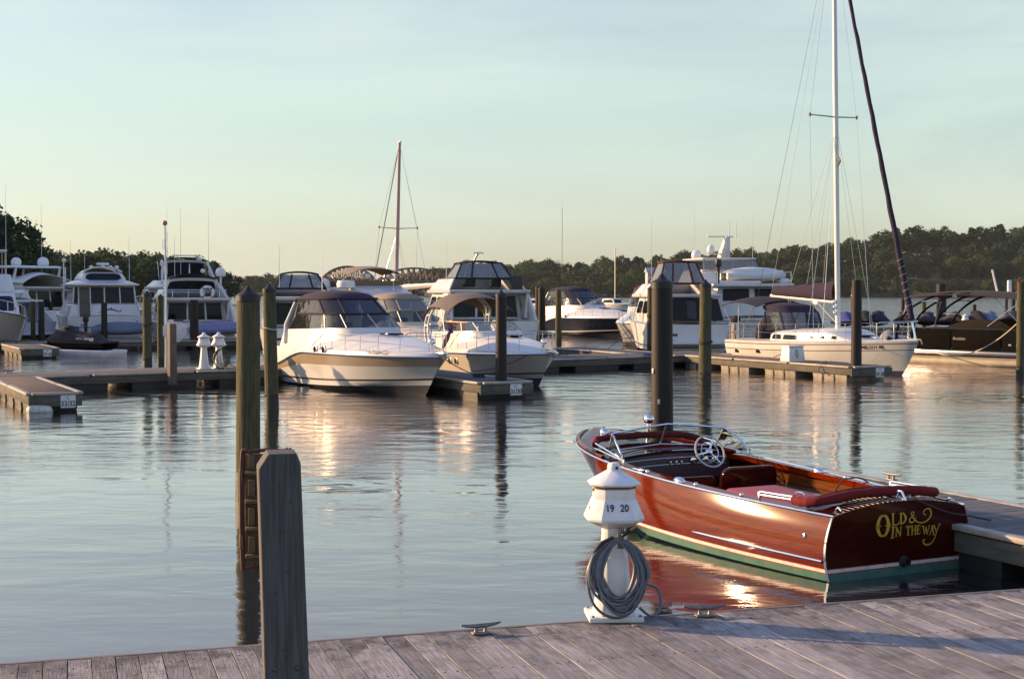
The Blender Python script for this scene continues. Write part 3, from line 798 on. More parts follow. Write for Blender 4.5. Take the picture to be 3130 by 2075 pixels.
# foreground dock: planks run across it, edge towards the water
E0 = V(-3.23, 8.91, 0); ED = V(7.28, 2.26, 0).normalized(); EA = math.degrees(math.atan2(ED.y, ED.x))
tD = thing('boardwalk_dock', 'weathered grey plank dock across the bottom of the picture', 'dock', tuple(E0), EA, 'floating docks')
pm = [MB().box((0, -1.95, 0), (0.1412, 3.9, 0.038)).mesh('plank', PLANK, bevel=0.0015, seg=1) for _ in range(1)][0]
SM = MB()
for sx in (-0.04, 0.04):
    for sy in (-0.22, -1.0): SM.lathe([(0.0085, 0), (0.0085, 0.0016), (0.005, 0.0026)], 8, (sx, sy, 0.019))
screw = SM.mesh('screw_heads', BOLTM)
def addscrews(o): link('screw_heads', screw, o)['kind'] = 'stuff'
for i in range(86):
    o = link('plank', pm, tD)
    o.location = (-2.6 + i * 0.1465, random.uniform(-.006, .006), 0.431 + random.uniform(-.0025, .0025)); o.rotation_euler = (random.uniform(-.0008, .0008), random.uniform(-.006, .006), random.uniform(-.002, .002))
    if 8 < i < 82: addscrews(o)
MB().box((4, 0.028, 0.415), (13, 0.045, 0.075)).build('edge_board', PLANK2, tD, bevel=0.006)
MB().box((4, 0.0, 0.26), (13, 0.05, 0.24)).build('fascia', FASC, tD, bevel=0.005)
for y in (-0.5, -1.6, -2.8, -3.6): MB().box((4, y, 0.33), (12.6, 0.08, 0.15)).build('joist', PLANK2, tD)
for i in range(5): MB().box((-1 + i * 2.6, -1.9, 0.02), (1.9, 3.3, 0.42)).build('float', FLOATM, tD, bevel=0.03)

def cleat(loc, rz, label, s=1.0):
    t = thing('dock_cleat', label, 'cleat', loc, rz, 'galvanised dock cleats')
    m = MB(); m.box((0, 0, 0.008), (0.15 * s, 0.07 * s, 0.016)); m.build('base', GALV, t, bevel=0.004)
    for x in (-0.04, 0.04):
        MB().lathe([(0.022 * s, 0.012), (0.013 * s, 0.03), (0.015 * s, 0.055 * s + 0.01)], 10, (x * s, 0, 0)).build('leg', GALV, t, smooth=True)
    MB().tube([(-0.17 * s, 0, 0.082 * s), (-0.12 * s, 0, 0.072 * s), (-0.04 * s, 0, 0.066 * s), (0.04 * s, 0, 0.066 * s), (0.12 * s, 0, 0.072 * s), (0.17 * s, 0, 0.082 * s)],
              [0.007 * s, 0.013 * s, 0.018 * s, 0.018 * s, 0.013 * s, 0.007 * s], 10).build('horn', GALV, t, smooth=True)
    return t
def edge_pt(sx, inn): return E0 + ED * sx + V(ED.y, -ED.x, 0) * inn
p = edge_pt(3.12, 0.12); cleat((p.x, p.y, 0.452), EA + 4, 'galvanised cleat on the dock edge left of the white pedestal', 0.86)
p = edge_pt(4.82, 0.09); cleat((p.x, p.y, 0.452), EA - 6, 'galvanised cleat on the dock edge right of the white pedestal', 0.95)
cleat((4.75, 17.75, 0.452), FANG, 'cleat on the finger dock behind the runabout', 1.1)
cleat((-14.6, 41.2, 0.452), WANG, 'dark cleat on the walkway at the left edge', 1.1)

# ------------------------------------------------------------------ pilings
def pile_skin(prof, n, amp, ragged):
    """slightly out-of-round pile with a gentle bend; the top edge of the algae band is ragged"""
    a0, a1, a2, bx, by = (random.uniform(0, 6.28) for _ in range(5)); m = MB(); rings = []
    z0, z1 = prof[0][1], prof[-1][1]
    P = []
    for (ra, za), (rb, zb) in zip(prof, prof[1:]):
        for k in range(3): P.append((lerp(ra, rb, k / 3), lerp(za, zb, k / 3)))
    P.append(prof[-1])
    for i, (r, z) in enumerate(P):
        last = ragged and i == len(P) - 1
        ring = []
        for k in range(n):
            th = 2 * math.pi * k / n
            q = r * (1 + amp * (math.sin(2 * th + a0 + z) + .6 * math.sin(3 * th + a1 - .8 * z) + .5 * math.sin(5 * th + a2 + 2.1 * z)))
            ring.append(V(q * math.cos(th), q * math.sin(th), z + (random.uniform(-1, .6) * ragged if last else 0)))
        rings.append(ring)
    return m.loft(rings, True, True)
def piling(x, y, top, dia, label, m, cap=True, lean=(0, 0), base=-1.2, wet=0.35, name='mooring_piling', bandz=None):
    t = thing(name, label, 'piling', (x, y, 0), random.uniform(0, 90), 'mooring pilings')
    t.rotation_euler[0] = R(lean[0]); t.rotation_euler[1] = R(lean[1])
    r = dia / 2; n = 20
    hc = dia * 0.52 if cap else 0.03
    prof = [(r * 1.06, base)] + [(r * (1.04 - 0.08 * k / 6), wet + (top - hc - wet) * k / 6) for k in range(7)]
    if base < 0:
        pile_skin([(r * 1.075, base), (r * 1.07, 0.0), (r * 1.065, wet * .6), (r * 1.05, wet)], n, 0.02, 0.10).build('wet_base', PILEW, t, smooth=True)
        prof = prof[1:]
    else: prof[0] = (r * 1.04, base)
    pile_skin(prof, n, 0.022 if m is PILEG else 0.004, 0.0).build('shaft', m, t, smooth=True)
    if cap:
        MB().lathe([(r * 1.03, top - hc - 0.05), (r * 1.05, top - hc + 0.03), (r * 1.0, top - hc + 0.04), (r * 0.5, top - hc * .5), (0.015, top)], n).build('cap', PCAP, t, smooth=True, angle=25)
    if bandz: MB().lathe([(r * 1.06, bandz), (r * 1.08, bandz + .03), (r * 1.06, bandz + .09)], n).build('band', STEEL, t, smooth=True)
    return t
piling(-3.56, 19.1, 2.89, 0.315, 'thick greenish timber piling with pointed black cap behind the foreground post', PILEG, lean=(0, 0.6))
piling(-5.75, 34.0, 3.01, 0.31, 'timber piling with rope turn beside the stern of the large white cruiser', PILEG, lean=(0, -1.0))
piling(2.08, 19.6, 3.06, 0.30, 'thick dark sleeved piling rising behind the runabout bow', PILEB, lean=(0, -0.3))
piling(5.86, 43.1, 3.19, 0.36, 'green-brown timber piling left of the sailboat', PILEG, lean=(0, 0.3))
piling(-0.29, 37.9, 2.87, 0.30, 'black sleeved piling on the end of the 31/30 finger', PILEB, base=0.4, wet=0.5)
piling(11.05, 45.6, 3.22, 0.33, 'black flat-topped piling on the end of the 29/28 finger', PILEB, cap=False, base=0.4, wet=0.5)
piling(-13.39, 52.2, 2.86, 0.32, 'timber piling left of the thin square post behind the walkway', PILEG)
piling(-13.0, 52.6, 2.74, 0.24, 'thinner timber piling close behind another one left of the square post', PILEG)
piling(1.54, 73.5, 3.18, 0.40, 'dark red-brown piling left of the navy-hulled cruiser', PILEB)
piling(1.36, 74.2, 3.2, 0.30, 'dark piling half hidden behind the one beside the navy-hulled cruiser', PILEB)
piling(2.55, 78, 2.97, 0.34, 'slim timber piling in front of the navy-hulled cruiser', PILEG, cap=False)
piling(6.39, 65.7, 3.1, 0.28, 'slim timber piling just left of the thick dark piling', PILEG)
piling(-10.76, 68.1, 2.86, 0.33, 'dark brown piling behind the large white cruiser near its stern', PILEB)
piling(-22.87, 69.1, 2.38, 0.30, 'dark blunt piling left of the covered jet ski', PILEB, cap=False)
piling(-25.8, 76.6, 2.33, 0.25, 'yellow-brown timber piling at far left', PILEG, cap=False)
piling(-29.8, 91.9, 2.21, 0.27, 'small grey piling behind the jet ski nose', PILEB)
piling(-20.5, 71.5, 2.31, 0.30, 'dark piling in front of the grey tender at the stern-on cruiser', PILEB, cap=False)
piling(-25.7, 96, 2.3, 0.3, 'short dark piling right of the stern-on cabin cruiser', PILEB)
piling(-15.6, 69.8, 2.46, 0.42, 'stout dark piling in front of the stern-on cruiser with lifebuoy', PILEB, cap=False)
piling(16.85, 47.1, 3.16, 0.25, 'timber piling at the right edge of the picture', PILEG, cap=False)
piling(34.4, 114, 3.5, 0.80, 'thick dark piling with steel band right of the furled jib', PILEB, cap=False, bandz=2.4)
piling(33.0, 114, 2.2, 0.35, 'short timber piling beside the thick banded piling', PILEG, cap=False)
piling(46.8, 195, 3.4, 0.70, 'distant dark piling with steel band right of the mast', PILEB, cap=False, bandz=2.3)
piling(-6.62, 96, 3.09, 0.45, 'dark round-topped piling behind the cream canvas enclosure', PILEG)
piling(-1.29, 73.5, 2.8, 0.28, 'dark piling in front of the tall flybridge yacht stern', PILEB)
piling(0.66, 96.8, 2.65, 0.3, 'slim dark piling right of the tall flybridge yacht', PILEB)
piling(-3.4, 70, 2.86, 0.42, 'dark red-brown piling left of the tall flybridge yacht', PILEB)
for x, y, tp in ((58.5, 180, 1.3), (62, 176, 3.2), (52.2, 190, 2.0)):
    piling(x, y, tp, 0.5, {1.3: 'short far piling standing in the open river right of the banded piling', 3.2: 'far tall piling in the open river near the channel marker', 2.0: 'far T-topped piling in open water behind the pontoon boat arch'}[tp], PILEB, cap=False)
# ------------------------------------------------------------------ foreground post and cabinet
t = thing('square_post', 'weathered grey square timber post with clipped top in the foreground', 'post', (-0.975, 6.2, 0.45), 13)
def sq(wd, z, dx, dy): return [V(-wd / 2 + dx, -wd / 2 + dy, z), V(wd / 2 + dx, -wd / 2 + dy, z), V(wd / 2 + dx, wd / 2 + dy, z), V(-wd / 2 + dx, wd / 2 + dy, z)]
outl = [(-0.099, 0), (0.099, 0), (0.047, 1.605), (0.030, 1.65), (-0.092, 1.65), (-0.134, 1.585)]
m = MB(); n_ = len(outl)
m.add([V(x, -0.096 + 0.031 * z, z) for x, z in outl] + [V(x, 0.096 + 0.028 * z, z) for x, z in outl], [tuple(range(n_)), tuple(range(n_, 2 * n_))[::-1]] + [(i, (i + 1) % n_, n_ + (i + 1) % n_, n_ + i) for i in range(n_)])
m.build('post', POSTW, t, bevel=0.0035, angle=12, seg=1)
for x in (-0.052, 0.044):
    mm = MB(); mm.lathe([(0.013, 0), (0.013, 0.004), (0.008, 0.009)], 12, (0, 0, 0), Matrix.Rotation(R(90), 3, 'X')); o = mm.build('bolt', BOLTM, t, smooth=True); o.location = (x - 0.018, -0.0735, 0.72)
for x, z in ((-0.01, 1.31), (0.015, 1.14), (-0.035, 1.05), (-0.005, 0.80), (0.03, 1.44)):
    mm = MB(); mm.lathe([(0.0055, 0), (0.004, 0.002)], 8, (0, 0, 0), Matrix.Rotation(R(90), 3, 'X')); o = mm.build('knot', INK, t); o.location = (x - 0.03, -0.0945 + 0.031 * z, z)
t = thing('equipment_cabinet', 'tan slatted cabinet with rust-red rim fixed behind the foreground post', 'cabinet', (-1.12, 6.47, 1.545), 13)
W_, H_ = 0.225, 0.53
MB().box((0, 0.05, H_ / 2), (W_ - .03, 0.012, H_ - .03)).build('back_board', TANB, t, bevel=0.003)
ring = catmull([(-W_ / 2, 0, 0.03), (-W_ / 2, 0, H_ - .04), (-W_ / 2 + .03, 0, H_), (W_ / 2 - .03, 0, H_), (W_ / 2, 0, H_ - .04), (W_ / 2, 0, .03), (W_ / 2 - .03, 0, 0), (-W_ / 2 + .03, 0, 0)], 4, True)
MB().tube(ring, 0.008, 8, True).build('rim', RUST, t, smooth=True)
MB().tube([p + V(0.012 if p.x < 0 else -0.012, 0.03, 0) for p in ring], 0.006, 8, True).build('rim', RUST, t, smooth=True)
for z in (0.05, 0.175, 0.30, 0.43): MB().box((0, 0.022, z), (W_ - .03, 0.045, 0.014)).build('slat', TANB, t, bevel=0.002)
for z in (0.10, 0.23, 0.36, 0.485): MB().box((-W_ / 2 + 0.045, 0.026, z), (0.03, 0.03, 0.075)).build('block', TANB, t, bevel=0.004)
for z in (0.12, 0.42):
    for s in (-1, 1): MB().box((s * (W_ / 2 + 0.004), 0.004, z), (0.014, 0.03, 0.065)).build('hinge', TANB if s < 0 else RUST, t, bevel=0.003)
MB().box((0.05, -0.06, H_ * .5), (0.1, 0.12, 0.05)).build('bracket', RUST, t, bevel=0.003)

# ------------------------------------------------------------------ power pedestal
def octo(wx, c, z):
    h = wx / 2
    return [V(-h + c, -h, z), V(h - c, -h, z), V(h, -h + c, z), V(h, h - c, z), V(h - c, h, z), V(-h + c, h, z), V(-h, h - c, z), V(-h, -h + c, z)]
def pedestal_parts(t, nums=None, hi=True):
    m = MB(); m.box((0, 0, 0.018), (0.39, 0.36, 0.036)); m.build('base_plate', WHITEP, t, bevel=0.006)
    MB().loft([octo(0.285, 0.04, 0.036), octo(0.235, 0.04, 0.20), octo(0.165, 0.03, 0.60), octo(0.165, 0.03, 0.70)], True, True).build('column', WHITEP, t, bevel=0.004)
    MB().loft([octo(0.165, 0.03, 0.655), octo(0.40, 0.09, 0.715), octo(0.415, 0.095, 0.73)], True, True).build('soffit', WHITEP, t, bevel=0.003)
    MB().loft([octo(0.415, 0.095, 0.731), octo(0.30, 0.065, 0.87)], True, True).build('skirt', WHITEP, t, bevel=0.004)
    MB().loft([octo(0.292, 0.065, 0.868), octo(0.285, 0.062, 0.965)], True, True).build('light_box', WHITEP, t, bevel=0.003)
    MB().loft([octo(0.298, 0.065, 0.945), octo(0.298, 0.065, 0.966)], True, True).build('gasket', TEAK, t)
    MB().loft([octo(0.355, 0.08, 0.967), octo(0.365, 0.08, 0.982), octo(0.11, 0.028, 1.065), octo(0.095, 0.026, 1.072)], True, True).build('roof', WHITEP, t, bevel=0.003)
    MB().loft([octo(0.092, 0.025, 1.07), octo(0.088, 0.025, 1.108), octo(0.06, 0.018, 1.122)], True, True).build('finial', WHITEP, t, bevel=0.004)
    if hi:
        MB().lathe([(0.012, 0), (0.011, 0.006)], 12, (0.015, -0.046, 1.088), Matrix.Rotation(R(90), 3, 'X')).build('photocell', INK, t)
        MB().box((0.0, -0.118, 0.30), (0.13, 0.006, 0.30), Matrix.Rotation(R(-5), 3, 'X')).build('access_panel', WHITEP, t, bevel=0.002)
        for s in (-1, 1):
            for z0 in (0.80,):
                q = [V(s * 0.115 - 0.003, -0.2065, 0.735), V(s * 0.115 + 0.003, -0.2065, 0.735), V(s * 0.083 + 0.003, -0.152, 0.868), V(s * 0.083 - 0.003, -0.152, 0.868)]
                MB().panel(q, 0, 0, 1, 1, 0.006, 0.003).build('seam_strip', WHITEP, t)
        for x, y in ((-0.17, -0.155), (0.17, -0.155), (-0.17, 0.155), (0.17, 0.155)):
            MB().lathe([(0.012, 0.036), (0.012, 0.044), (0.006, 0.05)], 6, (x, y, 0)).build('bolt', GALV, t)
        for z in (0.93, 0.80):
            MB().lathe([(0.012, 0), (0.010, 0.012)], 10, (-0.146 - (0.05 if z < .87 else 0) * 0.5, -0.02, z), Matrix.Rotation(R(-90), 3, 'Y')).build('outlet_latch', mat('brass', (0.4, 0.28, 0.10), 0.4, 0.9), t)
    if nums:
        s = V(0, -0.2075 + 0.0, 0.731); e = V(0, -0.150, 0.87); up = (e - s).normalized()
        for i, q in enumerate(nums):
            c = s.lerp(e, 0.60) + V(-0.052 + 0.104 * i, -0.0005, 0)
            n_ = V(1, 0, 0).cross(up)
            text('number', q, 0.072, INK, t, c + n_ * 0.0025, (1, 0, 0), up, 0.0012, 0.85)
t = thing('power_pedestal', 'white lighthouse-shaped dock power pedestal numbered 19 20', 'pedestal', (0.735, 10.22, 0.452), 4, 'dock power pedestals')
pedestal_parts(t, ('19', '20'))
MB().box((0.03, -0.135, 0.595), (0.048, 0.012, 0.15), Matrix.Rotation(R(8), 3, 'X')).build('hose_hook', GALV, t, bevel=0.003)
# coiled hose on the pedestal
h = thing('garden_hose', 'coiled grey hose hanging on the white pedestal numbered 19 20', 'hose', (0.735, 10.22, 0.452), 4)
pts = []
rr = random.Random(3)
loops = 15
for k in range(loops):
    wx = rr.uniform(0.125, 0.215); top = 0.60 - rr.uniform(0, 0.02); bot = rr.uniform(0.03, 0.20); ox = rr.uniform(-0.02, 0.03); dy = rr.uniform(0.0, 0.085)
    for i in range(18):
        a = math.pi / 2 + 2 * math.pi * i / 18
        z = (top + bot) / 2 + (top - bot) / 2 * math.sin(a)
        wz = wx * (1.0 - 0.16 * math.sin(a)) if math.sin(a) > 0 else wx * (1 + 0.06 * math.sin(a))
        y = -0.165 - 0.02 * (1 - math.sin(a)) - dy * (0.35 + 0.65 * (0.5 - 0.5 * math.sin(a)))
        pts.append(V(ox + wz * math.cos(a) * (1 + 0.03 * math.sin(5 * a + k)), y, z))
end = [V(0.16, -0.2, 0.11), V(0.24, -0.16, 0.045), V(0.31, -0.10, 0.06), V(0.335, -0.05, 0.14), V(0.30, -0.03, 0.22), V(0.22, -0.06, 0.25)]
MB().tube(catmull(pts, 3), 0.0105, 7).build('coil', HOSEG, h, smooth=True)
MB().tube(catmull(end, 6), 0.0105, 7).build('tail', HOSEG, h, smooth=True)
MB().tube([(-0.17, -0.19, 0.50), (-0.11, -0.2, 0.58), (-0.03, -0.2, 0.615)], 0.013, 8).build('sleeve', BLACK, h, smooth=True)
MB().tube([(0.04, -0.16, 0.62), (0.09, -0.19, 0.665), (0.14, -0.20, 0.66), (0.185, -0.205, 0.62)], [0.014, 0.018, 0.016, 0.030], 10).build('nozzle', BLACK, h, smooth=True)
MB().tube([(0.09, -0.20, 0.665), (0.13, -0.205, 0.695)], 0.010, 8).build('trigger', mat('nozzle_yellow', (0.30, 0.22, 0.04), 0.5), h, smooth=True)

# ------------------------------------------------------------------ mahogany runabout
rb = thing('runabout', 'varnished mahogany runabout lettered OLD & IN THE WAY on its transom', 'boat', (3.84, 14.03, -0.012), 117.0, 'boats in the marina')
sh = lambda t: 0.65 + 0.05 * t + 0.21 * t ** 2.4
H = Hull(6.0, 2.1, sh, draft=0.25, stern=0.80, tm=0.50, p=2.5, q=0.60, rake=1.15, chine=1.03, zc=(0.0, 0.34), flare=1.35, bulge=0.085, pc=1.7, trake=-0.02)
wl = lambda z: (lambda t: z + 0.10 * t ** 2.2)
H.band(-0.25, wl(0.092), k=5).build('bottom', TEAL, rb, smooth=True)
H.band(wl(0.092), wl(0.104)).build('boot_line', BOOTR, rb, smooth=True)
H.band(wl(0.104), wl(0.138)).build('boot_stripe', BOOTW, rb, smooth=True)
H.band(wl(0.138), wl(0.146)).build('boot_line', BOOTR, rb, smooth=True)
H.band(wl(0.146), sh, n=44, k=12, transom=False).build('hull', MAHOG, rb, smooth=True)
crn = lambda t: 0.10 * (1 - 0.2 * t)
rows = []
for j in range(9):
    u = j / 8; row = []
    for i in range(15):
        s_ = 1 - 2 * i / 14
        ztop = sh(0) + crn(0) * (1 - abs(s_) ** 2.2)
        z = lerp(0.146, ztop, u)
        row.append(V(H.x(0, z), s_ * H.y(0, min(z, sh(0))), z))
    rows.append(row)
MB().loft(rows, False).build('transom', MAHOD, rb, smooth=True)
def deckring(t, z_in, nn=14, hw=None):
    b_ = H.b(t) if hw is None else hw
    return [V(H.x(t, sh(t)), b_ * (1 - 2 * i / nn), sh(t) + crn(t) * (1 - abs(1 - 2 * i / nn) ** 2.2) * (b_ / max(H.b(t), 1e-4))) for i in range(nn + 1)]
MB().loft([deckring(t_, 0) for t_ in [i / 6 * 0.075 for i in range(7)]], False).build('aft_deck', MAHOD, rb, smooth=True)
for i in range(26):
    y = -0.78 + i * 0.0615
    zf = lambda yy: sh(0) + crn(0) * (1 - abs(yy / H.b(0)) ** 2.2) + 0.001
    MB().beam((0.0, y, zf(y)), (0.42, y, zf(y) + 0.002), 0.0035, 0.003).build('deck_seam', BOOTW, rb)
fd = MB(); ts = [0.675 + (1 - 0.675) * i / 20 for i in range(21)]
fd.loft([deckring(t_, 0) for t_ in ts], False); fd.build('foredeck', MAHOD, rb, smooth=True)
for sd in (1, -1):
    g = MB(); rings = []
    for i in range(31):
        t_ = 0.07 + (0.685 - 0.07) * i / 30; b_ = H.b(t_)
        wdt = 0.15 + 0.10 * smooth01(0.62, 0.685, t_)
        rings.append([V(H.x(t_, sh(t_)), sd * b_, sh(t_)), V(H.x(t_, sh(t_)), sd * (b_ - wdt / 2), sh(t_) + 0.012), V(H.x(t_, sh(t_)), sd * (b_ - wdt), sh(t_) + 0.018), V(H.x(t_, sh(t_)), sd * (b_ - wdt), sh(t_) - 0.05)])
    g.loft(rings, False).build('covering_board', MAHOG, rb, smooth=True)
    for q in range(5):
        z0 = 0.10 + q * 0.105; rings = []
        for i in range(21):
            t_ = 0.05 + (0.64 - 0.05) * i / 20; b_ = H.b(t_) - 0.11 - 0.006 * (4 - q)
            x = H.x(t_, sh(t_))
            rings.append([V(x, sd * b_, z0), V(x, sd * b_, z0 + 0.099), V(x, sd * (b_ + .012), z0 + 0.102), V(x, sd * (b_ + .012), z0)])
        MB().loft(rings, True, True).build('side_plank', MAHOI, rb, smooth=True)
    H.rail(lambda t: sh(t), 0.013, -0.004, 0.0, 1.0)
rail = H.rail(lambda t: sh(t) + 0.004, 0.014, -0.006, 0, 1); rail.build('gunwale_strip', CHROME, rb, smooth=True)
fl = MB(); rings = []
for i in range(15):
    t_ = 0.03 + 0.64 * i / 14; b_ = H.b(t_) - 0.12; x = H.x(t_, sh(t_)); rings.append([V(x, b_, 0.1), V(x, -b_, 0.1)])
fl.loft(rings, False).build('floor', MAHOD, rb)
# corner strips, spray strake, exhaust, fittings
for sd in (1, -1):
    pth = [H.pt(0.002, z, sd) + V(-0.002, sd * 0.004, 0) for z in [0.02 + (sh(0) - 0.02) * i / 10 for i in range(11)]]
    m = MB(); m.loft([[p + V(0.028, 0, 0), p + V(-0.004, 0.004 * sd, 0), p + V(-0.004, -0.016 * sd, 0)] for p in pth], True, True); m.build('corner_strip', CHROME, rb, smooth=True)
    pth = [H.pt(t_, 0.215 + 0.04 * t_, sd) + V(0, sd * 0.008, 0) for t_ in [0.01 + 0.36 * i / 16 for i in range(17)]]
    MB().tube(pth, [0.013] * 16 + [0.004], 6).build('spray_rail', CHROME, rb, smooth=True)
    p = H.pt(0.055, 0.43, sd)
    MB().lathe([(0.022, 0), (0.024, 0.006), (0.012, 0.010), (0.009, 0.004)], 12, p + V(0, 0.002 * sd, 0), Matrix.Rotation(R(-90 * sd), 3, 'X')).build('vent_fitting', CHROME, rb, smooth=True)
ex = MB(); ex.lathe([(0.058, 0), (0.058, 0.015), (0.045, 0.022), (0.040, 0.07), (0.034, 0.07), (0.032, 0.01)], 18, (0, 0, 0), Matrix.Rotation(R(-90), 3, 'Y')); o = ex.build('exhaust', RUB, rb, smooth=True); o.location = (-0.005, -0.05, 0.145)
def pad(x, y, z, s=(0.09, 0.05, 0.035), nm='chrome_fitting'):
    MB().ball((x, y, z), 1.0, 12, 8, (s[0] / 2, s[1] / 2, s[2])).build(nm, CHROME, rb, smooth=True)
for t_, sd in ((0.42, 1), (0.42, -1)):
    p = H.pt(t_, sh(t_), sd, 0.07); pad(p.x, p.y, p.z + 0.014, (0.20, 0.10, 0.05), 'step_pad')
for t_, sd in ((0.37, 1), (0.53, 1), (0.24, 1), (0.33, -1), (0.20, -1)):
    p = H.pt(t_, sh(t_), sd, 0.08); pad(p.x, p.y, p.z + 0.02, (0.05, 0.05, 0.03), 'deck_stud')
for t_, sd in ((0.56, 1), (0.19, -1)):
    p = H.pt(t_, sh(t_), sd, 0.08); MB().box((p.x, p.y, p.z + 0.022), (0.26, 0.09, 0.02)).build('step_plate', CHROME, rb, bevel=0.006)
for y in (0.72, -0.72):
    zz = sh(0) + crn(0) * (1 - (abs(y) / H.b(0)) ** 2.2)
    MB().tube([(0.10, y, zz), (0.06, y, zz + 0.045), (0.0, y * 1.02, zz + 0.02)], [0.02, 0.012, 0.006], 8).build('stern_chock', CHROME, rb, smooth=True)
MB().tube([(0.16, -0.08, 0.745), (0.10, -0.08, 0.83), (0.06, -0.08, 0.83), (-0.005, -0.08, 0.745)], [0.012, 0.014, 0.012, 0.010], 8).build('lifting_eye', CHROME, rb, smooth=True)
MB().tube([(0.25, -0.08, 0.75), (0.02, -0.08, 0.75)], 0.016, 8).build('eye_base', CHROME, rb, smooth=True)
# rolled tops with bows
rollp = catmull([(0.60, 0.83, 0.735), (0.42, 0.82, 0.735), (0.30, 0.72, 0.755), (0.27, 0.35, 0.80), (0.25, 0.0, 0.81), (0.27, -0.35, 0.80), (0.30, -0.72, 0.755), (0.42, -0.82, 0.735), (0.56, -0.82, 0.735)], 5)
rq = random.Random(9)
MB().tube(rollp, [0.049 + rq.uniform(-0.005, 0.006) for _ in rollp], 14).build('aft_canvas_roll', CRED, rb, smooth=True)
MB().tube(catmull([(0.55, 0.70, 0.72), (0.50, 0.35, 0.79), (0.48, 0, 0.81), (0.50, -0.35, 0.79), (0.55, -0.70, 0.72)], 5), 0.024, 8).build('aft_seat_back', CMAR, rb, smooth=True)
for sd in (1, -1):
    for dz in (0.0, 0.032):
        MB().tube([(1.10, sd * 0.875, 0.725 + dz), (0.52, sd * 0.835, 0.735 + dz)], 0.014, 8).build('top_bow', CHROME, rb, smooth=True)
    MB().box((1.11, sd * 0.878, 0.72), (0.04, 0.03, 0.07)).build('bow_socket', CHROME, rb, bevel=0.006)
    for dz in (0.0, 0.05):
        MB().tube([(3.72, sd * 0.93, 0.80 + dz * .3), (4.62, sd * 0.80, 0.865 + dz * 1.3)], 0.013, 8).build('top_bow', CHROME, rb, smooth=True)
    MB().tube([(3.72, sd * 0.93, 0.74), (3.72, sd * 0.93, 0.86)], 0.016, 8).build('windshield_foot', CHROME, rb, smooth=True)
fr = catmull([(4.58, 0.80, 0.90), (4.80, 0.64, 0.945), (4.80, 0.3, 0.965), (4.78, 0, 0.972), (4.80, -0.3, 0.965), (4.80, -0.64, 0.945), (4.58, -0.80, 0.90)], 6)
MB().tube(fr, [0.044 + rq.uniform(-0.004, 0.004) for _ in fr], 12).build('fore_canvas_roll', CRED, rb, smooth=True)
# windshield
Cb, Ct = V(4.34, 0, 0.90), V(4.18, 0, 1.165)
for sd in (1, -1):
    Pb, Pt, Wb = V(4.27, sd * 0.80, 0.855), V(4.13, sd * 0.83, 1.085), V(3.68, sd * 0.93, 0.79)
    MB().add([Cb, Pb, Pt, Ct], [(0, 1, 2, 3)]).build('windshield_pane', GLASS, rb)
    wing = [Pb, Pt] + [Pt.lerp(Wb, k / 5) + V(0, sd * 0.02, 0.045) * math.sin(math.pi * k / 5) for k in range(1, 5)] + [Wb]
    MB().add(wing, [tuple(range(len(wing)))]).build('wing_pane', GLASS, rb)
    MB().tube([Ct, Ct.lerp(Pt, .5) + V(0.01, 0, 0.006), Pt], 0.013, 8).build('windshield_frame', CHROME, rb, smooth=True)
    MB().tube([Pb, Pt], 0.010, 8).build('windshield_post', STEEL, rb, smooth=True)
    MB().tube(wing[1:], 0.012, 8).build('wing_frame', CHROME, rb, smooth=True)
    MB().tube([Cb, Pb, Wb], 0.009, 6).build('windshield_base', CHROME, rb, smooth=True)
MB().tube([Cb, Ct], 0.011, 8).build('windshield_post', STEEL, rb, smooth=True)
# dash, wheel, seats
d = MB(); rings = []
for y in [0.80 - 1.6 * i / 12 for i in range(13)]:
    rings.append([V(4.10, y, 0.80 + 0.07 * (1 - (y / .8) ** 2)), V(3.98, y, 0.76 + 0.06 * (1 - (y / .8) ** 2)), V(3.96, y, 0.50)])
d.loft(rings, False).build('dashboard', mat('dash_vinyl', (0.05, 0.018, 0.03), 0.4, var=0.15), rb, smooth=True)
for z in (0.74, 0.66): MB().tube([V(3.955, y, z + 0.03 * (1 - (y / .8) ** 2)) for y in [0.74 - 1.48 * i / 10 for i in range(11)]], 0.005, 6).build('dash_trim', CHROME, rb, smooth=True)
for y in (0.10, 0.02, -0.06): MB().ball((3.945, y, 0.715), 0.016).build('dash_knob', CHROME, rb, smooth=True)
for y in (-0.24, -0.42, -0.56): MB().lathe([(0.045, 0), (0.047, 0.01), (0.036, 0.014)], 16, (3.96, y, 0.715), Matrix.Rotation(R(-90), 3, 'Y')).build('gauge', CHROME, rb, smooth=True)
ws = bpy.data.objects.new('steering_wheel', None); COL.objects.link(ws); ws.parent = rb
ws.location = (3.80, -0.38, 0.84); ws.rotation_euler = (0, R(-62), 0)
ring = [V(0.205 * math.cos(a), 0.205 * math.sin(a), 0) for a in [2 * math.pi * i / 36 for i in range(36)]]
MB().tube(ring, 0.0125, 8, True).build('rim', WHEEL, ws, smooth=True)
MB().tube([p * 0.6 for p in ring], 0.006, 6, True).build('horn_ring', CHROME, ws, smooth=True)
for a in (100, 215, 330): MB().tube([V(0, 0, -0.015), V(0.2 * math.cos(R(a)), 0.2 * math.sin(R(a)), 0)], [0.014, 0.009], 8).build('spoke', CHROME, ws, smooth=True)
MB().lathe([(0.045, -0.03), (0.045, 0.0), (0.03, 0.018), (0.002, 0.024)], 16).build('hub', CHROME, ws, smooth=True)
MB().tube([(0, 0, -0.02), (0, 0, -0.25)], 0.02, 8).build('column', CHROME, ws, smooth=True)
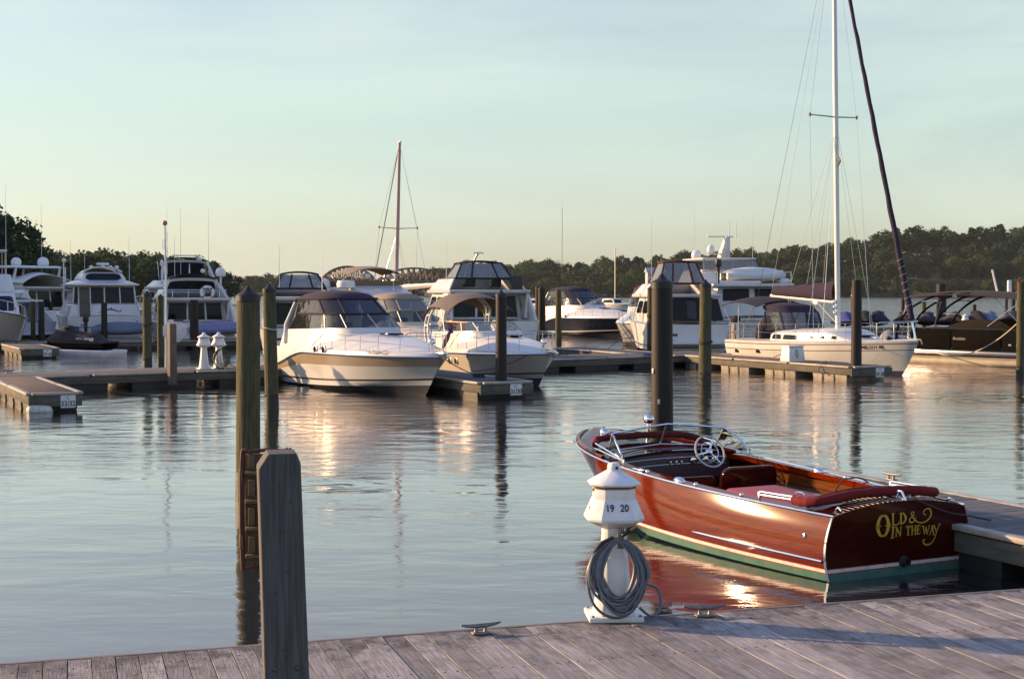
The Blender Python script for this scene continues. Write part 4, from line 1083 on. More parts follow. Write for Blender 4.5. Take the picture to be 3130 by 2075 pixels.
def seat(x0, y0, y1, zt, rd, nm='seat_back', m_=MAHOD, lean=0.10):
    mm = MB(); w_ = y1 - y0
    prof = [(y0, 0.12), (y1, 0.12)] + [(y1 - rd + rd * math.cos(a), zt - rd + rd * math.sin(a)) for a in [R(0), R(30), R(60), R(90)]] + [(y0 + rd + rd * math.cos(a), zt - rd + rd * math.sin(a)) for a in [R(90), R(120), R(150), R(180)]]
    n = len(prof)
    mm.add([V(x0 - lean * (z / zt), y, z) for y, z in prof] + [V(x0 + 0.07 - lean * (z / zt), y, z) for y, z in prof], [tuple(range(n)), tuple(range(n, 2 * n))[::-1]] + [(i, (i + 1) % n, n + (i + 1) % n, n + i) for i in range(n)])
    return mm.build(nm, m_, rb, bevel=0.012)
seat(3.10, 0.06, 0.80, 0.66, 0.10); seat(3.10, -0.82, -0.02, 0.74, 0.12)
for y0, y1 in ((0.06, 0.80), (-0.82, -0.02)):
    MB().box((3.36, (y0 + y1) / 2, 0.36), (0.50, y1 - y0, 0.14)).build('seat_cushion', CMAR, rb, bevel=0.03)
MB().box((0.78, 0, 0.38), (0.46, 1.36, 0.16)).build('seat_cushion', CMAR, rb, bevel=0.03)
m = MB(); m.loft([[V(1.25, -.40, 0.12), V(2.5, -.40, 0.12), V(2.5, .40, 0.12), V(1.25, .40, 0.12)], [V(1.25, -.40, 0.50), V(2.5, -.40, 0.52), V(2.5, .40, 0.52), V(1.25, .40, 0.50)],
                  [V(1.32, -.33, 0.565), V(2.43, -.33, 0.60), V(2.43, .33, 0.60), V(1.32, .33, 0.565)]], True, True); m.build('engine_box', PINKV, rb, bevel=0.03, seg=3)
MB().tube([(1.62, -0.12, 0.588), (1.66, -0.12, 0.612), (1.74, -0.12, 0.612), (1.78, -0.12, 0.592)], 0.008, 6).build('box_handle', CHROME, rb, smooth=True)
# bow light, horn, searchlight, bow chock
MB().ball((5.35, 0.22, 0.965), 1, 14, 10, (0.085, 0.058, 0.062)).build('deck_vent', CHROME, rb, smooth=True)
MB().tube([(5.35, 0.22, 0.87), (5.35, 0.22, 0.96)], [0.06, 0.05], 12).build('vent_neck', CHROME, rb, smooth=True)
MB().ball((5.05, -0.28, 1.15), 1, 14, 10, (0.095, 0.066, 0.066)).build('searchlight', CHROME, rb, smooth=True)
MB().tube([(5.05, -0.28, 0.90), (5.05, -0.28, 1.10)], [0.035, 0.028], 10).build('searchlight_stem', CHROME, rb, smooth=True)
MB().tube([(5.7, 0.02, 0.92), (5.7, 0.02, 1.01)], [0.02, 0.012], 8).build('bow_light', REDP, rb, smooth=True)
MB().tube([(5.3, 0.28, 0.93), (5.22, 0.18, 0.99), (5.15, 0.1, 0.95)], 0.014, 8).build('bow_cleat', CHROME, rb, smooth=True)
MB().lathe([(0.09, 0), (0.085, 0.02), (0.03, 0.035)], 14, (5.12, -0.05, 0.95)).build('flag_socket', CHROME, rb, smooth=True)
# toe rail round the bow
tr_ = [H.pt(t_, sh(t_), 1, 0.03) + V(0, 0, 0.03) for t_ in [0.70 + 0.3 * (1 - (1 - i / 14) ** 1.5) for i in range(15)]]
tr2 = [V(p.x, -p.y, p.z) for p in tr_][::-1][1:]
MB().tube(tr_ + tr2, 0.026, 6).build('toe_rail', MAHOG, rb, smooth=True)

# gold transom lettering, drawn with broad-nib strokes
def nib(m, pts, ws, n=6, sm=True):
    P = [V(x, y, 0) for x, y in pts]
    C = catmull(P, n) if sm and len(P) > 2 else P
    K = len(C); L_ = []
    for i in range(K):
        d_ = (C[min(i + 1, K - 1)] - C[max(i - 1, 0)]).normalized(); s_ = V(-d_.y, d_.x, 0)
        u = i / (K - 1) * (len(ws) - 1); a_ = int(min(u, len(ws) - 2)) if len(ws) > 1 else 0
        wd = lerp(ws[a_], ws[min(a_ + 1, len(ws) - 1)], u - a_) / 2
        L_.append([C[i] + s_ * wd, C[i] - s_ * wd])
    m.loft(L_, False)
def serif(m, x, y, wd=0.026, h=0.006): m.add([V(x - wd / 2, y - h / 2, 0), V(x + wd / 2, y - h / 2, 0), V(x + wd / 2, y + h / 2, 0), V(x - wd / 2, y + h / 2, 0)], [(0, 1, 2, 3)])
def letters():
    G = {}
    m = MB(); nib(m, [(0.088, 0.615), (0.05, 0.60), (0.02, 0.515), (0.05, 0.43), (0.088, 0.415), (0.125, 0.43), (0.155, 0.515), (0.125, 0.60), (0.088, 0.615)], [0.012, 0.03, 0.044, 0.03, 0.012, 0.03, 0.044, 0.03, 0.012])
    nib(m, [(0.03, 0.53), (0.002, 0.515), (0.03, 0.50)], [0.02, 0.006, 0.02]); nib(m, [(0.066, 0.515), (0.05, 0.515)], [0.004, 0.018], sm=False); nib(m, [(0.11, 0.515), (0.126, 0.515)], [0.004, 0.018], sm=False); G['O'] = m
    m = MB(); nib(m, [(0.205, 0.63), (0.212, 0.515)], [0.022, 0.020], sm=False); nib(m, [(0.212, 0.518), (0.25, 0.512), (0.275, 0.522), (0.282, 0.55)], [0.010, 0.012, 0.010, 0.005]); serif(m, 0.207, 0.63, 0.048); serif(m, 0.206, 0.515, 0.04); G['L'] = m
    m = MB(); nib(m, [(0.305, 0.625), (0.309, 0.518)], [0.022, 0.022], sm=False); nib(m, [(0.298, 0.626), (0.338, 0.618), (0.368, 0.572), (0.345, 0.528), (0.298, 0.517)], [0.008, 0.016, 0.026, 0.016, 0.008]); serif(m, 0.302, 0.626, 0.034); serif(m, 0.302, 0.517, 0.034); G['D'] = m
    m = MB(); nib(m, [(0.492, 0.575), (0.485, 0.545), (0.455, 0.522), (0.422, 0.53), (0.418, 0.558), (0.445, 0.578), (0.468, 0.60), (0.462, 0.625), (0.442, 0.626), (0.438, 0.606), (0.452, 0.580), (0.49, 0.540), (0.535, 0.515), (0.60, 0.512), (0.66, 0.54), (0.69, 0.59), (0.672, 0.638), (0.625, 0.645), (0.592, 0.618), (0.602, 0.588), (0.628, 0.59)],
                  [0.006, 0.010, 0.014, 0.020, 0.014, 0.010, 0.012, 0.008, 0.008, 0.012, 0.018, 0.016, 0.010, 0.012, 0.016, 0.020, 0.018, 0.010, 0.014, 0.010, 0.006]); G['ampersand'] = m
    m = MB(); nib(m, [(0.215, 0.492), (0.205, 0.39)], [0.020, 0.018], sm=False); serif(m, 0.214, 0.492, 0.044); serif(m, 0.204, 0.386, 0.044, 0.008); nib(m, [(0.235, 0.502), (0.20, 0.50)], [0.004, 0.008], sm=False); G['I'] = m
    m = MB(); nib(m, [(0.255, 0.488), (0.252, 0.398)], [0.010, 0.010], sm=False); nib(m, [(0.250, 0.49), (0.308, 0.398)], [0.020, 0.016], sm=False); nib(m, [(0.31, 0.49), (0.308, 0.396)], [0.010, 0.009], sm=False); serif(m, 0.245, 0.489, 0.028); serif(m, 0.252, 0.397, 0.026); serif(m, 0.312, 0.489, 0.026); G['N'] = m
    m = MB(); nib(m, [(0.402, 0.485), (0.404, 0.398)], [0.018, 0.018], sm=False); nib(m, [(0.372, 0.470), (0.375, 0.488), (0.432, 0.486), (0.434, 0.468)], [0.008, 0.010, 0.010, 0.008], sm=False); serif(m, 0.404, 0.397, 0.034); G['T'] = m
    m = MB(); nib(m, [(0.452, 0.487), (0.454, 0.397)], [0.016, 0.016], sm=False); nib(m, [(0.494, 0.487), (0.496, 0.397)], [0.016, 0.016], sm=False); nib(m, [(0.453, 0.444), (0.495, 0.444)], [0.008, 0.008], sm=False)
    for x in (0.452, 0.494): serif(m, x, 0.487, 0.026); serif(m, x + .002, 0.397, 0.026)
    G['H'] = m
    m = MB(); nib(m, [(0.522, 0.487), (0.523, 0.398)], [0.016, 0.016], sm=False); nib(m, [(0.515, 0.486), (0.552, 0.487), (0.555, 0.468)], [0.008, 0.010, 0.006], sm=False); nib(m, [(0.523, 0.444), (0.545, 0.444)], [0.008, 0.010], sm=False); nib(m, [(0.514, 0.398), (0.552, 0.399), (0.558, 0.42)], [0.010, 0.010, 0.005], sm=False); G['E'] = m
    m = MB(); nib(m, [(0.592, 0.476), (0.612, 0.386)], [0.016, 0.010], sm=False); nib(m, [(0.612, 0.386), (0.630, 0.46)], [0.008, 0.008], sm=False); nib(m, [(0.628, 0.465), (0.648, 0.384)], [0.016, 0.010], sm=False); nib(m, [(0.648, 0.384), (0.668, 0.474)], [0.008, 0.008], sm=False); serif(m, 0.590, 0.477, 0.028); serif(m, 0.668, 0.475, 0.022); G['W'] = m
    m = MB(); nib(m, [(0.680, 0.382), (0.706, 0.466)], [0.008, 0.010], sm=False); nib(m, [(0.704, 0.470), (0.732, 0.376)], [0.016, 0.014], sm=False); nib(m, [(0.688, 0.412), (0.722, 0.410)], [0.007, 0.007], sm=False); serif(m, 0.680, 0.380, 0.026); serif(m, 0.733, 0.374, 0.026); G['A'] = m
    m = MB(); nib(m, [(0.728, 0.470), (0.764, 0.408)], [0.018, 0.014], sm=False); nib(m, [(0.805, 0.480), (0.772, 0.415), (0.745, 0.345), (0.71, 0.298), (0.655, 0.280), (0.605, 0.300), (0.598, 0.335), (0.622, 0.330)], [0.008, 0.012, 0.014, 0.016, 0.020, 0.018, 0.012, 0.016]); serif(m, 0.726, 0.472, 0.030); serif(m, 0.804, 0.480, 0.034); G['Y'] = m
    for nm, m in G.items():
        q = MB(); q.add([V(-0.028 + 0.019 * 0 - 0.002, 0.315 - p[0] * 1.03, p[1] + 0.005) for p in m.v], m.f)
        q.v = [(H.x(0, min(p[2], 0.65)) - 0.003, p[1], p[2]) for p in q.v]
        o = q.build('letter', GOLD, rb)
letters()
def rope(name, label, pts, r, m, cat='rope', group='mooring lines'):
    o = MB().tube(pts, r, 6).build(name, m, None, smooth=True); return tag(o, label, cat, group)
rope('mooring_line', 'dark line running from the runabout transom to the finger dock', catmull([(3.93, 14.02, 0.80), (4.02, 13.96, 0.745), (4.32, 14.1, 0.62), (4.62, 14.24, 0.55), (4.9, 14.5, 0.47)], 6), 0.009, ROPED)
rope('mooring_line', 'dark line looped over the starboard gunwale of the runabout', catmull([(3.55, 16.0, 0.36), (3.70, 15.96, 0.66), (3.80, 15.9, 0.715), (3.95, 15.95, 0.70), (4.2, 16.1, 0.50), (4.4, 16.5, 0.46)], 6), 0.009, ROPED)
# ------------------------------------------------------------------ boats
GB = 'boats in the marina'
def boat(name, label, stem, ang, H, cat='boat', by='stem'):
    d = V(math.cos(R(ang)), math.sin(R(ang)), 0)
    o = V(stem[0], stem[1], 0) - d * (H.x(1, 0) if by == 'stem' else 0)
    return thing(name, label, cat, (o.x, o.y, 0), ang, GB)
def hull_parts(t, H, sh, top, low=None, stripe=STRIPE, zs=(0.05, 0.20, 0.25), rise=0.22, crease=None, top2=None):
    w_ = lambda z: (lambda u: z + rise * u ** 2)
    H.band(-H.dr, w_(zs[0]), k=4).build('bottom', BOTTOM, t, smooth=True)
    H.band(w_(zs[0]), w_(zs[1]), k=2).build('lower_side', low or top, t, smooth=True)
    H.band(w_(zs[1]), w_(zs[2])).build('boot_stripe', stripe, t, smooth=True)
    if crease:
        H.band(w_(zs[2]), crease, k=4).build('hull', low or top, t, smooth=True)
        H.band(crease, sh, k=4).build('upper_side', top2 or top, t, smooth=True)
    else: H.band(w_(zs[2]), sh, k=6).build('hull', top, t, smooth=True)
def rails(t, H, zf, hgt, t0, inset=0.1, n=7, r=0.014, mid=False, front=1.0):
    ts = [t0 + (front - t0) * (1 - (1 - i / 16) ** 1.3) for i in range(17)]
    hh = lambda u: hgt * (0.25 + 0.75 * smooth01(t0, t0 + 0.12, u))
    a = [H.pt(u, zf(u), 1, inset) + V(0, 0, hh(u)) for u in ts]; b = [V(p.x, -p.y, p.z) for p in a]
    a[0].z = zf(t0) + 0.02; b[0].z = a[0].z
    MB().tube(a + b[::-1][1:], r, 6).build('bow_rail', STEEL, t, smooth=True)
    for i in range(1, n + 1):
        u = t0 + (front - 0.03 - t0) * i / n
        for sd in (1, -1):
            p = H.pt(u, zf(u), sd, inset); MB().tube([p, p + V(0.03, 0, hh(u))], r * .8, 6).build('stanchion', STEEL, t, smooth=True)
def antenna(t, x, y, z, h, lean=0.0, r=0.012):
    MB().tube([(x, y, z), (x - lean * h, y, z + h)], [r * 1.4, r * .5], 6).build('antenna', WHITEP, t, smooth=True)
def radome(t, x, y, z, r=0.28, tall=1.0, nm='radome'):
    MB().lathe([(r * .5, 0), (r * .9, r * .12), (r, r * .35), (r, r * .75 * tall), (r * .75, r * 1.15 * tall), (r * .3, r * 1.35 * tall), (0.01, r * 1.38 * tall)], 16, (x, y, z)).build(nm, WHITEP, t, smooth=True)

def cruiser(label, stem, ang, L, B, k=1.0, low=GEL, top=GEL, up=GEL, canvas=CNAVY, style='enclosed', glassm=VINYLD, rail_h=0.42, crease=True, ports=2, tag_txt=None, stripe=STRIPE, swoop=True):
    fx = L / 9.6; fy = B / 3.2
    if swoop: sh = lambda u: k * (0.55 + 0.47 * smooth01(0, .35, u) + 0.05 * u)
    else: sh = lambda u: k * (0.85 + 0.12 * smooth01(0, .5, u) + 0.14 * u * u)
    H = Hull(L, B, sh, draft=0.45 * k, stern=0.90, tm=0.40, p=2.3, q=0.70, rake=1.5 * fx, chine=0.84, zc=(0.04, 0.42 * k), flare=1.35, pc=1.55)
    t = boat('motor_cruiser', label, stem, ang, H)
    cz = lambda u: min(sh(u) - 0.02, k * (0.45 + 0.33 * smooth01(0, .3, u) - 0.12 * u * 0))
    hull_parts(t, H, sh, top, low, stripe, (0.05 * k, 0.19 * k, 0.245 * k), 0.24 * k, (lambda u: lerp(0.245 * k + 0.24 * k * u * u, sh(u), 0.55)) if crease else None, top)
    H.rail(lambda u: sh(u), 0.028, -0.012).build('rub_rail', STEEL, t, smooth=True)
    gz = lambda u: k * lerp(1.13, 1.20, smooth01(0.2, .7, u)) + 0.0
    ins = 0.13 * fy
    m = MB()
    for sd in (1, -1):
        rings = []
        for i in range(31):
            u = 1 - (1 - i / 30) ** 1.35
            p = H.pt(u, sh(u), sd); q = V(p.x - 0.10 * u * u, sd * max(0, abs(p.y) - ins), max(gz(u), sh(u) + 0.08))
            mid = (p + q) / 2 + V(0, sd * 0.035, 0.03)
            rings.append([p, mid, q])
        m.loft(rings, False)
    a = H.pt(0, sh(0), 1); b = H.pt(0, sh(0), -1)
    m.loft([[a, V(a.x, a.y - ins, gz(0))], [b, V(b.x, b.y + ins, gz(0))]], False)
    m.build('deck_moulding', up, t, smooth=True)
    Hc = lambda u: k * 0.50 * max(0, 1 - (max(0, u - .38) / .62) ** 1.9)
    g = MB(); rings = []
    for i in range(31):
        u = 0.40 + 0.60 * i / 30
        p = H.pt(u, sh(u), 1); hw = max(0, p.y - ins); x = p.x - 0.10 * u * u; zz = max(gz(u), sh(u) + 0.08)
        rings.append([V(x, hw * s_, zz + Hc(u) * (1 - abs(s_) ** 2.8)) for s_ in [1 - 2 * j / 14 for j in range(15)]])
    g.loft(rings, False).build('foredeck', up, t, smooth=True)
    X = lambda x: x * fx
    r0 = uring(X(0.6), X(5.7), 1.38 * fy, 1.10 * k, 0.5); r1 = uring(X(0.75), X(5.35), 1.26 * fy, 1.66 * k, 0.5, slope=0.03)
    MB().loft([r0, r1], False).build('coaming', up, t, smooth=True)
    if style == 'enclosed':
        r2 = uring(X(1.7), X(4.55), 1.16 * fy, 2.16 * k, 0.5); r3 = uring(X(1.35), X(3.75), 1.06 * fy, 2.60 * k, 0.52)
        MB().loft([r1, r2], False).build('windshield', GLASS, t, smooth=True)
        MB().loft([r2, r3], False).build('enclosure_window', glassm, t, smooth=True)
        MB().tube(r2, 0.035, 6).build('enclosure_band', canvas, t, smooth=True)
        MB().tube(r3, 0.045, 6).build('top_edge', canvas, t, smooth=True)
        for i in (3, 7, 11, 15): MB().tube([r2[i], r3[i]], 0.035, 6).build('enclosure_seam', canvas, t, smooth=True)
        for i in (3, 6, 9, 12, 15): MB().tube([r1[i], r2[i]], 0.022, 6).build('windshield_post', ALU, t, smooth=True)
        c = V(X(2.3), 0, 0)
        rf = [r3]
        for f_, dz in ((0.8, 0.14), (0.5, 0.22), (0.2, 0.25)): rf.append([V(lerp(c.x, p.x, f_), p.y * f_, p.z + dz * k) for p in r3])
        ends = [[r[0], r[-1]] for r in rf]
        m = MB(); m.loft(rf, True); m.add([p for p in rf[-1]], [tuple(range(len(rf[-1])))]); m.build('canvas_top', canvas, t, smooth=True)
        # aft drop curtain
        back = [r3[-1], r3[0], V(X(0.70), 1.2 * fy, 1.5 * k), V(X(0.70), -1.2 * fy, 1.5 * k)]
        MB().add(back, [(0, 1, 2, 3)]).build('aft_curtain', canvas, t)
        for sd, e in ((1, 0), (-1, -1)):
            MB().add([r1[e], r2[e], r3[e], V(X(0.72), sd * 1.22 * fy, 1.5 * k)], [(0, 1, 2, 3)]).build('side_curtain', VINYL, t)
            MB().tube([V(X(0.70), sd * 1.22 * fy, 1.5 * k), r3[e]], 0.04, 6).build('curtain_edge', canvas, t, smooth=True)
            MB().tube([V(X(1.1), sd * 1.33 * fy, 1.25 * k), V(X(0.9), sd * 1.24 * fy, 1.8 * k), V(X(1.35), sd * 1.10 * fy, 2.5 * k)], [0.10, 0.08, 0.05], 8).build('arch_leg', up, t, smooth=True)
        # helm seats seen through the vinyl
        for y in (-0.45, 0.4): MB().box((X(2.6), y * fy, 1.85 * k), (0.18, 0.5, 0.75)).build('helm_seat', SKINW, t, bevel=0.06)
        MB().box((X(3.4), -0.45 * fy, 1.7 * k), (0.3, 0.8, 0.4)).build('helm_console', BLACK, t, bevel=0.05)
    else:
        r2 = uring(X(1.6), X(4.5), 1.16 * fy, 2.05 * k, 0.45)
        MB().loft([r1, r2], False).build('windshield', GLASS, t, smooth=True)
        MB().tube(r2, 0.026, 6).build('windshield_rim', ALU if style == 'bimini' else canvas, t, smooth=True)
        for i in (3, 6, 12, 15): MB().tube([r1[i], r2[i]], 0.022, 6).build('windshield_post', ALU, t, smooth=True)
        grid = []
        for i in range(11):
            x = lerp(X(0.2), X(3.1), i / 10); zx = 0.18 * (4 * (i / 10) * (1 - i / 10)) - 0.30 * (1 - smooth01(0, .3, i / 10)) * 0.6
            grid.append([V(x, 1.42 * fy * s_, k * (2.90 + zx) - 0.46 * abs(s_) ** 2.6) for s_ in [1 - 2 * j / 12 for j in range(13)]])
        MB().sheet(grid, 0.015).build('bimini', canvas, t, smooth=True)
        for sd in (1, -1):
            arch = catmull([(X(1.0), sd * 1.36 * fy, 1.15 * k), (X(0.75), sd * 1.34 * fy, 1.9 * k), (X(1.1), sd * 1.22 * fy, 2.5 * k), (X(1.5), sd * 0.7 * fy, 2.88 * k), (X(1.55), 0, 2.97 * k)], 5)
            MB().tube(arch, 0.045, 8).build('arch_tube', WHITEP, t, smooth=True)
            MB().tube([p + V(-0.30, 0, -0.02) for p in arch[:16]], 0.035, 8).build('arch_tube', WHITEP, t, smooth=True)
            for i in (5, 8, 11): MB().tube([arch[i], arch[i] + V(-0.30, 0, -.02)], 0.03, 6).build('arch_rung', WHITEP, t, smooth=True)
            for x0, x1 in ((0.9, 0.3), (1.6, 3.0), (2.4, 1.8)):
                MB().tube([(X(x0), sd * 1.25 * fy, 1.6 * k), (X(x1), sd * 1.2 * fy, 2.55 * k)], 0.016, 6).build('bimini_pole', STEEL, t, smooth=True)
        for y in (-0.45, 0.45): MB().box((X(2.3), y * fy, 1.62 * k), (0.16, 0.48, 0.6)).build('helm_seat', SKINW, t, bevel=0.06)
        if style == 'bimini': MB().box((X(2.6), -0.85 * fy, 1.92 * k), (0.36, 0.50, 0.34)).build('red_cooler', REDP, t, bevel=0.03)
    rails(t, H, lambda u: max(gz(u), sh(u) + .08), rail_h, 0.36, ins + 0.05)
    for j in range(ports):
        u = 0.44 + 0.065 * j
        for sd in (1, -1):
            if swoop: p = H.pt(u, sh(u), sd); p = V(p.x, sd * (abs(p.y) - ins * .45 + 0.045), (sh(u) + gz(u)) / 2 + 0.05)
            else: p = H.pt(u - .05, sh(u) * .72, sd)
            MB().lathe([(0.13 * k, -0.02), (0.13 * k, 0.02), (0.10 * k, 0.028)], 16, p, Matrix.Rotation(R(-90 * sd), 3, 'X')).build('portlight', STEEL, t, smooth=True)
            MB().lathe([(0.095 * k, 0.01), (0.09 * k, 0.034)], 16, p, Matrix.Rotation(R(-90 * sd), 3, 'X')).build('port_glass', TINT, t, smooth=True)
    hx = H.pt(0.66, sh(.66), 1).x; hz = max(gz(.66), sh(.66)) + Hc(.66)
    MB().box((hx, 0, hz + 0.03), (0.55 * fx, 0.55 * fy, 0.05)).build('deck_hatch', TINT, t, bevel=0.02)
    bx = H.pt(0.93, sh(.93), 1).x; bz = max(gz(.93), sh(.93)) + Hc(.93)
    MB().ball((bx, 0.05, bz + 0.17), 1, 12, 8, (0.13, 0.1, 0.1)).build('spotlight', CHROME, t, smooth=True)
    MB().tube([(bx, 0.05, bz - .02), (bx, 0.05, bz + .12)], 0.04, 8).build('spotlight_stem', CHROME, t, smooth=True)
    # anchor on its roller
    xr = H.x(1, sh(1)); zr = gz(1) - 0.02
    MB().box((xr - 0.02, 0, zr), (0.55, 0.14, 0.06)).build('anchor_roller', STEEL, t, bevel=0.015)
    MB().tube([(xr - .5, 0, zr + .07), (xr + .16, 0, zr + .06), (xr + .22, 0, zr - .06)], 0.025, 6).build('anchor_shank', GALV, t, smooth=True)
    MB().add([V(xr + .25, 0, zr - .20), V(xr + .05, .16, zr - .02), V(xr + .26, 0, zr - .02), V(xr + .05, -.16, zr - .02)], [(0, 1, 2), (0, 2, 3), (0, 3, 1), (1, 3, 2)]).build('anchor_fluke', GALV, t)
    MB().box((-0.30, 0, 0.32), (0.7, B * .8, 0.10)).build('swim_platform', up, t, bevel=0.04)
    if tag_txt:
        u0 = 0.80; p = H.pt(u0, sh(u0), -1); q = H.pt(u0 + .05, sh(u0 + .05), -1)
        text('registration', tag_txt, 0.16, INK, t, p + V(0, -0.045, -0.0) + V(0, 0.06, 0.10), (q - p), (0, 0.35, 1), 0.002)
    return t, H, sh, gz

cruiser('large white and tan cruiser with dark canvas enclosure, bow beside the 31/30 finger', (-2.35, 38.6), -58.7, 8.6, 3.05, 1.0, low=GEL, top=GELTAN, up=GEL, canvas=CPURP, tag_txt='VA 0564 CD', ports=2)
cruiser('white cruiser with tan bimini behind the black piling of the 31/30 finger', (0.80, 42.3), -64.5, 7.3, 2.65, 0.90, low=GEL2, top=GEL2, up=GEL, canvas=CTAUPE, style='bimini', ports=2, rail_h=0.5, swoop=False, crease=False)
cruiser('navy-hulled white express cruiser moored beyond the walkway', (7.0, 87.5), -60, 9.6, 3.2, 1.12, low=NAVY, top=NAVY, up=GEL, canvas=CNAVY, stripe=GEL, ports=1, glassm=VINYLD)
cruiser('small cruiser with cream canvas enclosure behind the large cruiser', (-2.1, 49.7), -60, 6.8, 2.6, 0.98, low=GEL, top=GEL2, up=GEL2, canvas=CTAN, style='enclosed', glassm=VINYL, ports=0)
cruiser('white cruiser with grey lower hull half hidden behind the thick dark piling', (6.35, 72.0), -104, 9.2, 3.3, 1.15, low=GELTAN, top=GEL2, up=GEL, canvas=CMAR, style='enclosed', ports=0, glassm=VINYLD)

def flybridge(label, stern, ang, L, B, zs, top='soft', canvas=CBLACK, hullm=GEL, curtain=None, fly_x=(1.4, 6.2), name='flybridge_yacht', lifts=0.0, seats=False, wide_f=0.80, rail=True, salon_back='glass', mast=False):
    """stern-to view: zs = (platform, transom top, salon top / fly deck, fly coaming top, roof)"""
    zp, zt, zf, zc, zr = zs
    sh = lambda u: zt * (0.92 + 0.22 * u * u)
    H = Hull(L, B, sh, draft=0.6, stern=0.93, tm=0.4, p=2.4, q=0.7, rake=1.6, chine=0.9, zc=(0.1, 0.6), flare=1.4, pc=1.5)
    t = boat(name, label, stern, ang, H, by='stern')
    hull_parts(t, H, sh, hullm, hullm, STRIPE, (0.08, 0.26, 0.32), 0.2)
    H.rail(lambda u: sh(u), 0.035, -0.012).build('rub_rail', STEEL, t, smooth=True)
    H.deck(0.0, 1.0, lambda u: sh(u) - 0.03, lambda u: 0.12 * u).build('deck', DECKW, t, smooth=True)
    MB().box((-0.45, 0, zp), (0.95, B * .86, 0.11)).build('swim_platform', hullm, t, bevel=0.04)
    hb = B / 2
    # salon block
    wsal = hb * 0.80
    s = Fru((fly_x[0] + 0.5, L * .64, wsal), (fly_x[0] + 0.6, L * .54, wsal * .93), zt - 0.1, zf); s.mb().build('salon', GEL, t, bevel=0.05)
    if salon_back == 'glass':
        for u0, u1 in ((0.06, 0.36), (0.39, 0.66), (0.69, 0.94)): MB().panel(s.q('back'), u0, 0.10, u1, 0.90, 0.02, 0.012).build('salon_window', TINT, t)
    for sd in ('port', 'stbd'):
        for u0, u1 in ((0.06, 0.32), (0.36, 0.62), (0.66, 0.90)): MB().panel(s.q(sd), u0, 0.36, u1, 0.86, 0.02, 0.012, 0.10).build('side_window', TINT, t)
    MB().panel(s.q('front'), 0.05, 0.3, 0.95, 0.9, 0.02, 0.012).build('windshield', TINT, t)
    # fly deck with overhang
    f0 = Fru((fly_x[0] - 0.5, fly_x[1] + 0.3, hb * .86), (fly_x[0] - 0.55, fly_x[1] + 0.2, hb * .88), zf + 0.005, zf + 0.16); f0.mb().build('fly_deck', GEL, t, bevel=0.05)
    c = Fru((fly_x[0], fly_x[1], hb * .84), (fly_x[0] + 0.5, fly_x[1] - 0.7, hb * wide_f * .86), zf + 0.165, zc)
    # coaming as four walls so the seats can be seen over it
    P = c.p
    for a, b in ((1, 2), (2, 3), (0, 1)):
        q = [P[a], P[b], P[b + 4], P[a + 4]]; cen = sum(P, V(0, 0, 0)) / 8
        inn = [V(lerp(p.x, cen.x, 0.06), lerp(p.y, cen.y, 0.06), p.z) for p in q]
        MB().hexa(q + inn).build('fly_coaming', GEL, t, bevel=0.02)
    if rail:
        for z in (zc - 0.02, zf + 0.45):
            MB().tube([P[0] + V(0.05, 0.1, z - P[0].z), P[3] + V(0.05, -0.1, z - P[3].z)], 0.02, 6).build('fly_rail', STEEL, t, smooth=True)
        for y in (-0.6, -0.2, 0.2, 0.6): MB().tube([(P[0].x + .05, y * hb, zf + .16), (P[0].x + .05, y * hb, zc - .02)], 0.015, 6).build('rail_post', STEEL, t, smooth=True)
    if seats:
        for y in (-0.35, 0.22):
            MB().box((fly_x[0] + 1.6, y * hb, zf + 0.62), (0.14, 0.50, 0.62)).build('fly_seat', SEATB, t, bevel=0.05)
            MB().box((fly_x[0] + 1.85, y * hb, zf + 0.36), (0.45, 0.5, 0.12)).build('fly_seat', SEATB, t, bevel=0.04)
        MB().box((fly_x[0] + 0.4, -0.66 * hb, zf + 0.5), (0.4, 0.55, 0.62)).build('fly_locker', SEATB, t, bevel=0.04)
        MB().box((fly_x[0] + 3.0, 0.1, zf + 0.5), (0.6, hb * 1.1, 0.6)).build('helm_console', GEL, t, bevel=0.08)
    tx0, tx1 = fly_x[0] + 0.9, fly_x[1] - 1.4
    if top == 'soft':
        tx1 -= 0.8
        g0 = Fru((tx0 - .15, tx1 + .55, hb * .62), (tx0 + 0.35, tx1 + 0.1, hb * .44), zc + 0.01, zr - 0.08)
        for sd in ('back', 'stbd', 'front', 'port'):
            q = g0.q(sd)
            MB().panel(q, 0.0, 0.0, 1.0, 1.0, 0.012, 0.0).build('enclosure_panel', VINYL, t)
        for i in range(4): MB().tube([g0.p[i], g0.p[i + 4]], 0.045, 6).build('enclosure_edge', canvas, t, smooth=True)
        bq = g0.q('back')
        for u in (0.28, 0.75):
            MB().tube([bq[0].lerp(bq[1], u), bq[3].lerp(bq[2], u)], 0.04, 6).build('enclosure_seam', canvas, t, smooth=True)
        for a, b in ((0, 1), (1, 2), (2, 3), (3, 0)): MB().tube([g0.p[a], g0.p[b]], 0.05, 6).build('enclosure_hem', canvas, t, smooth=True)
        rr = []
        for i in range(9):
            x = lerp(tx0 + .40, tx1 + .15, i / 8)
            rr.append([V(x, hb * .47 * s_, zr - 0.10 + 0.10 * (1 - abs(s_) ** 2.2) + 0.03 * math.sin(math.pi * i / 8)) for s_ in [1 - j / 5 for j in range(11)]])
        MB().sheet(rr, 0.05).build('canvas_top', canvas, t, smooth=True)
    elif top == 'arch':
        for sd in (1, -1):
            a = [V(tx0 - .3, sd * hb * .78, zc - .2), V(tx0 + .5, sd * hb * .66, zr - .30), V(tx0 + .75, sd * hb * .52, zr - 0.05), V(tx0 + .8, 0, zr)]
            MB().tube(catmull(a, 5), 0.09, 8).build('radar_arch', GEL, t, smooth=True)
        rr = []
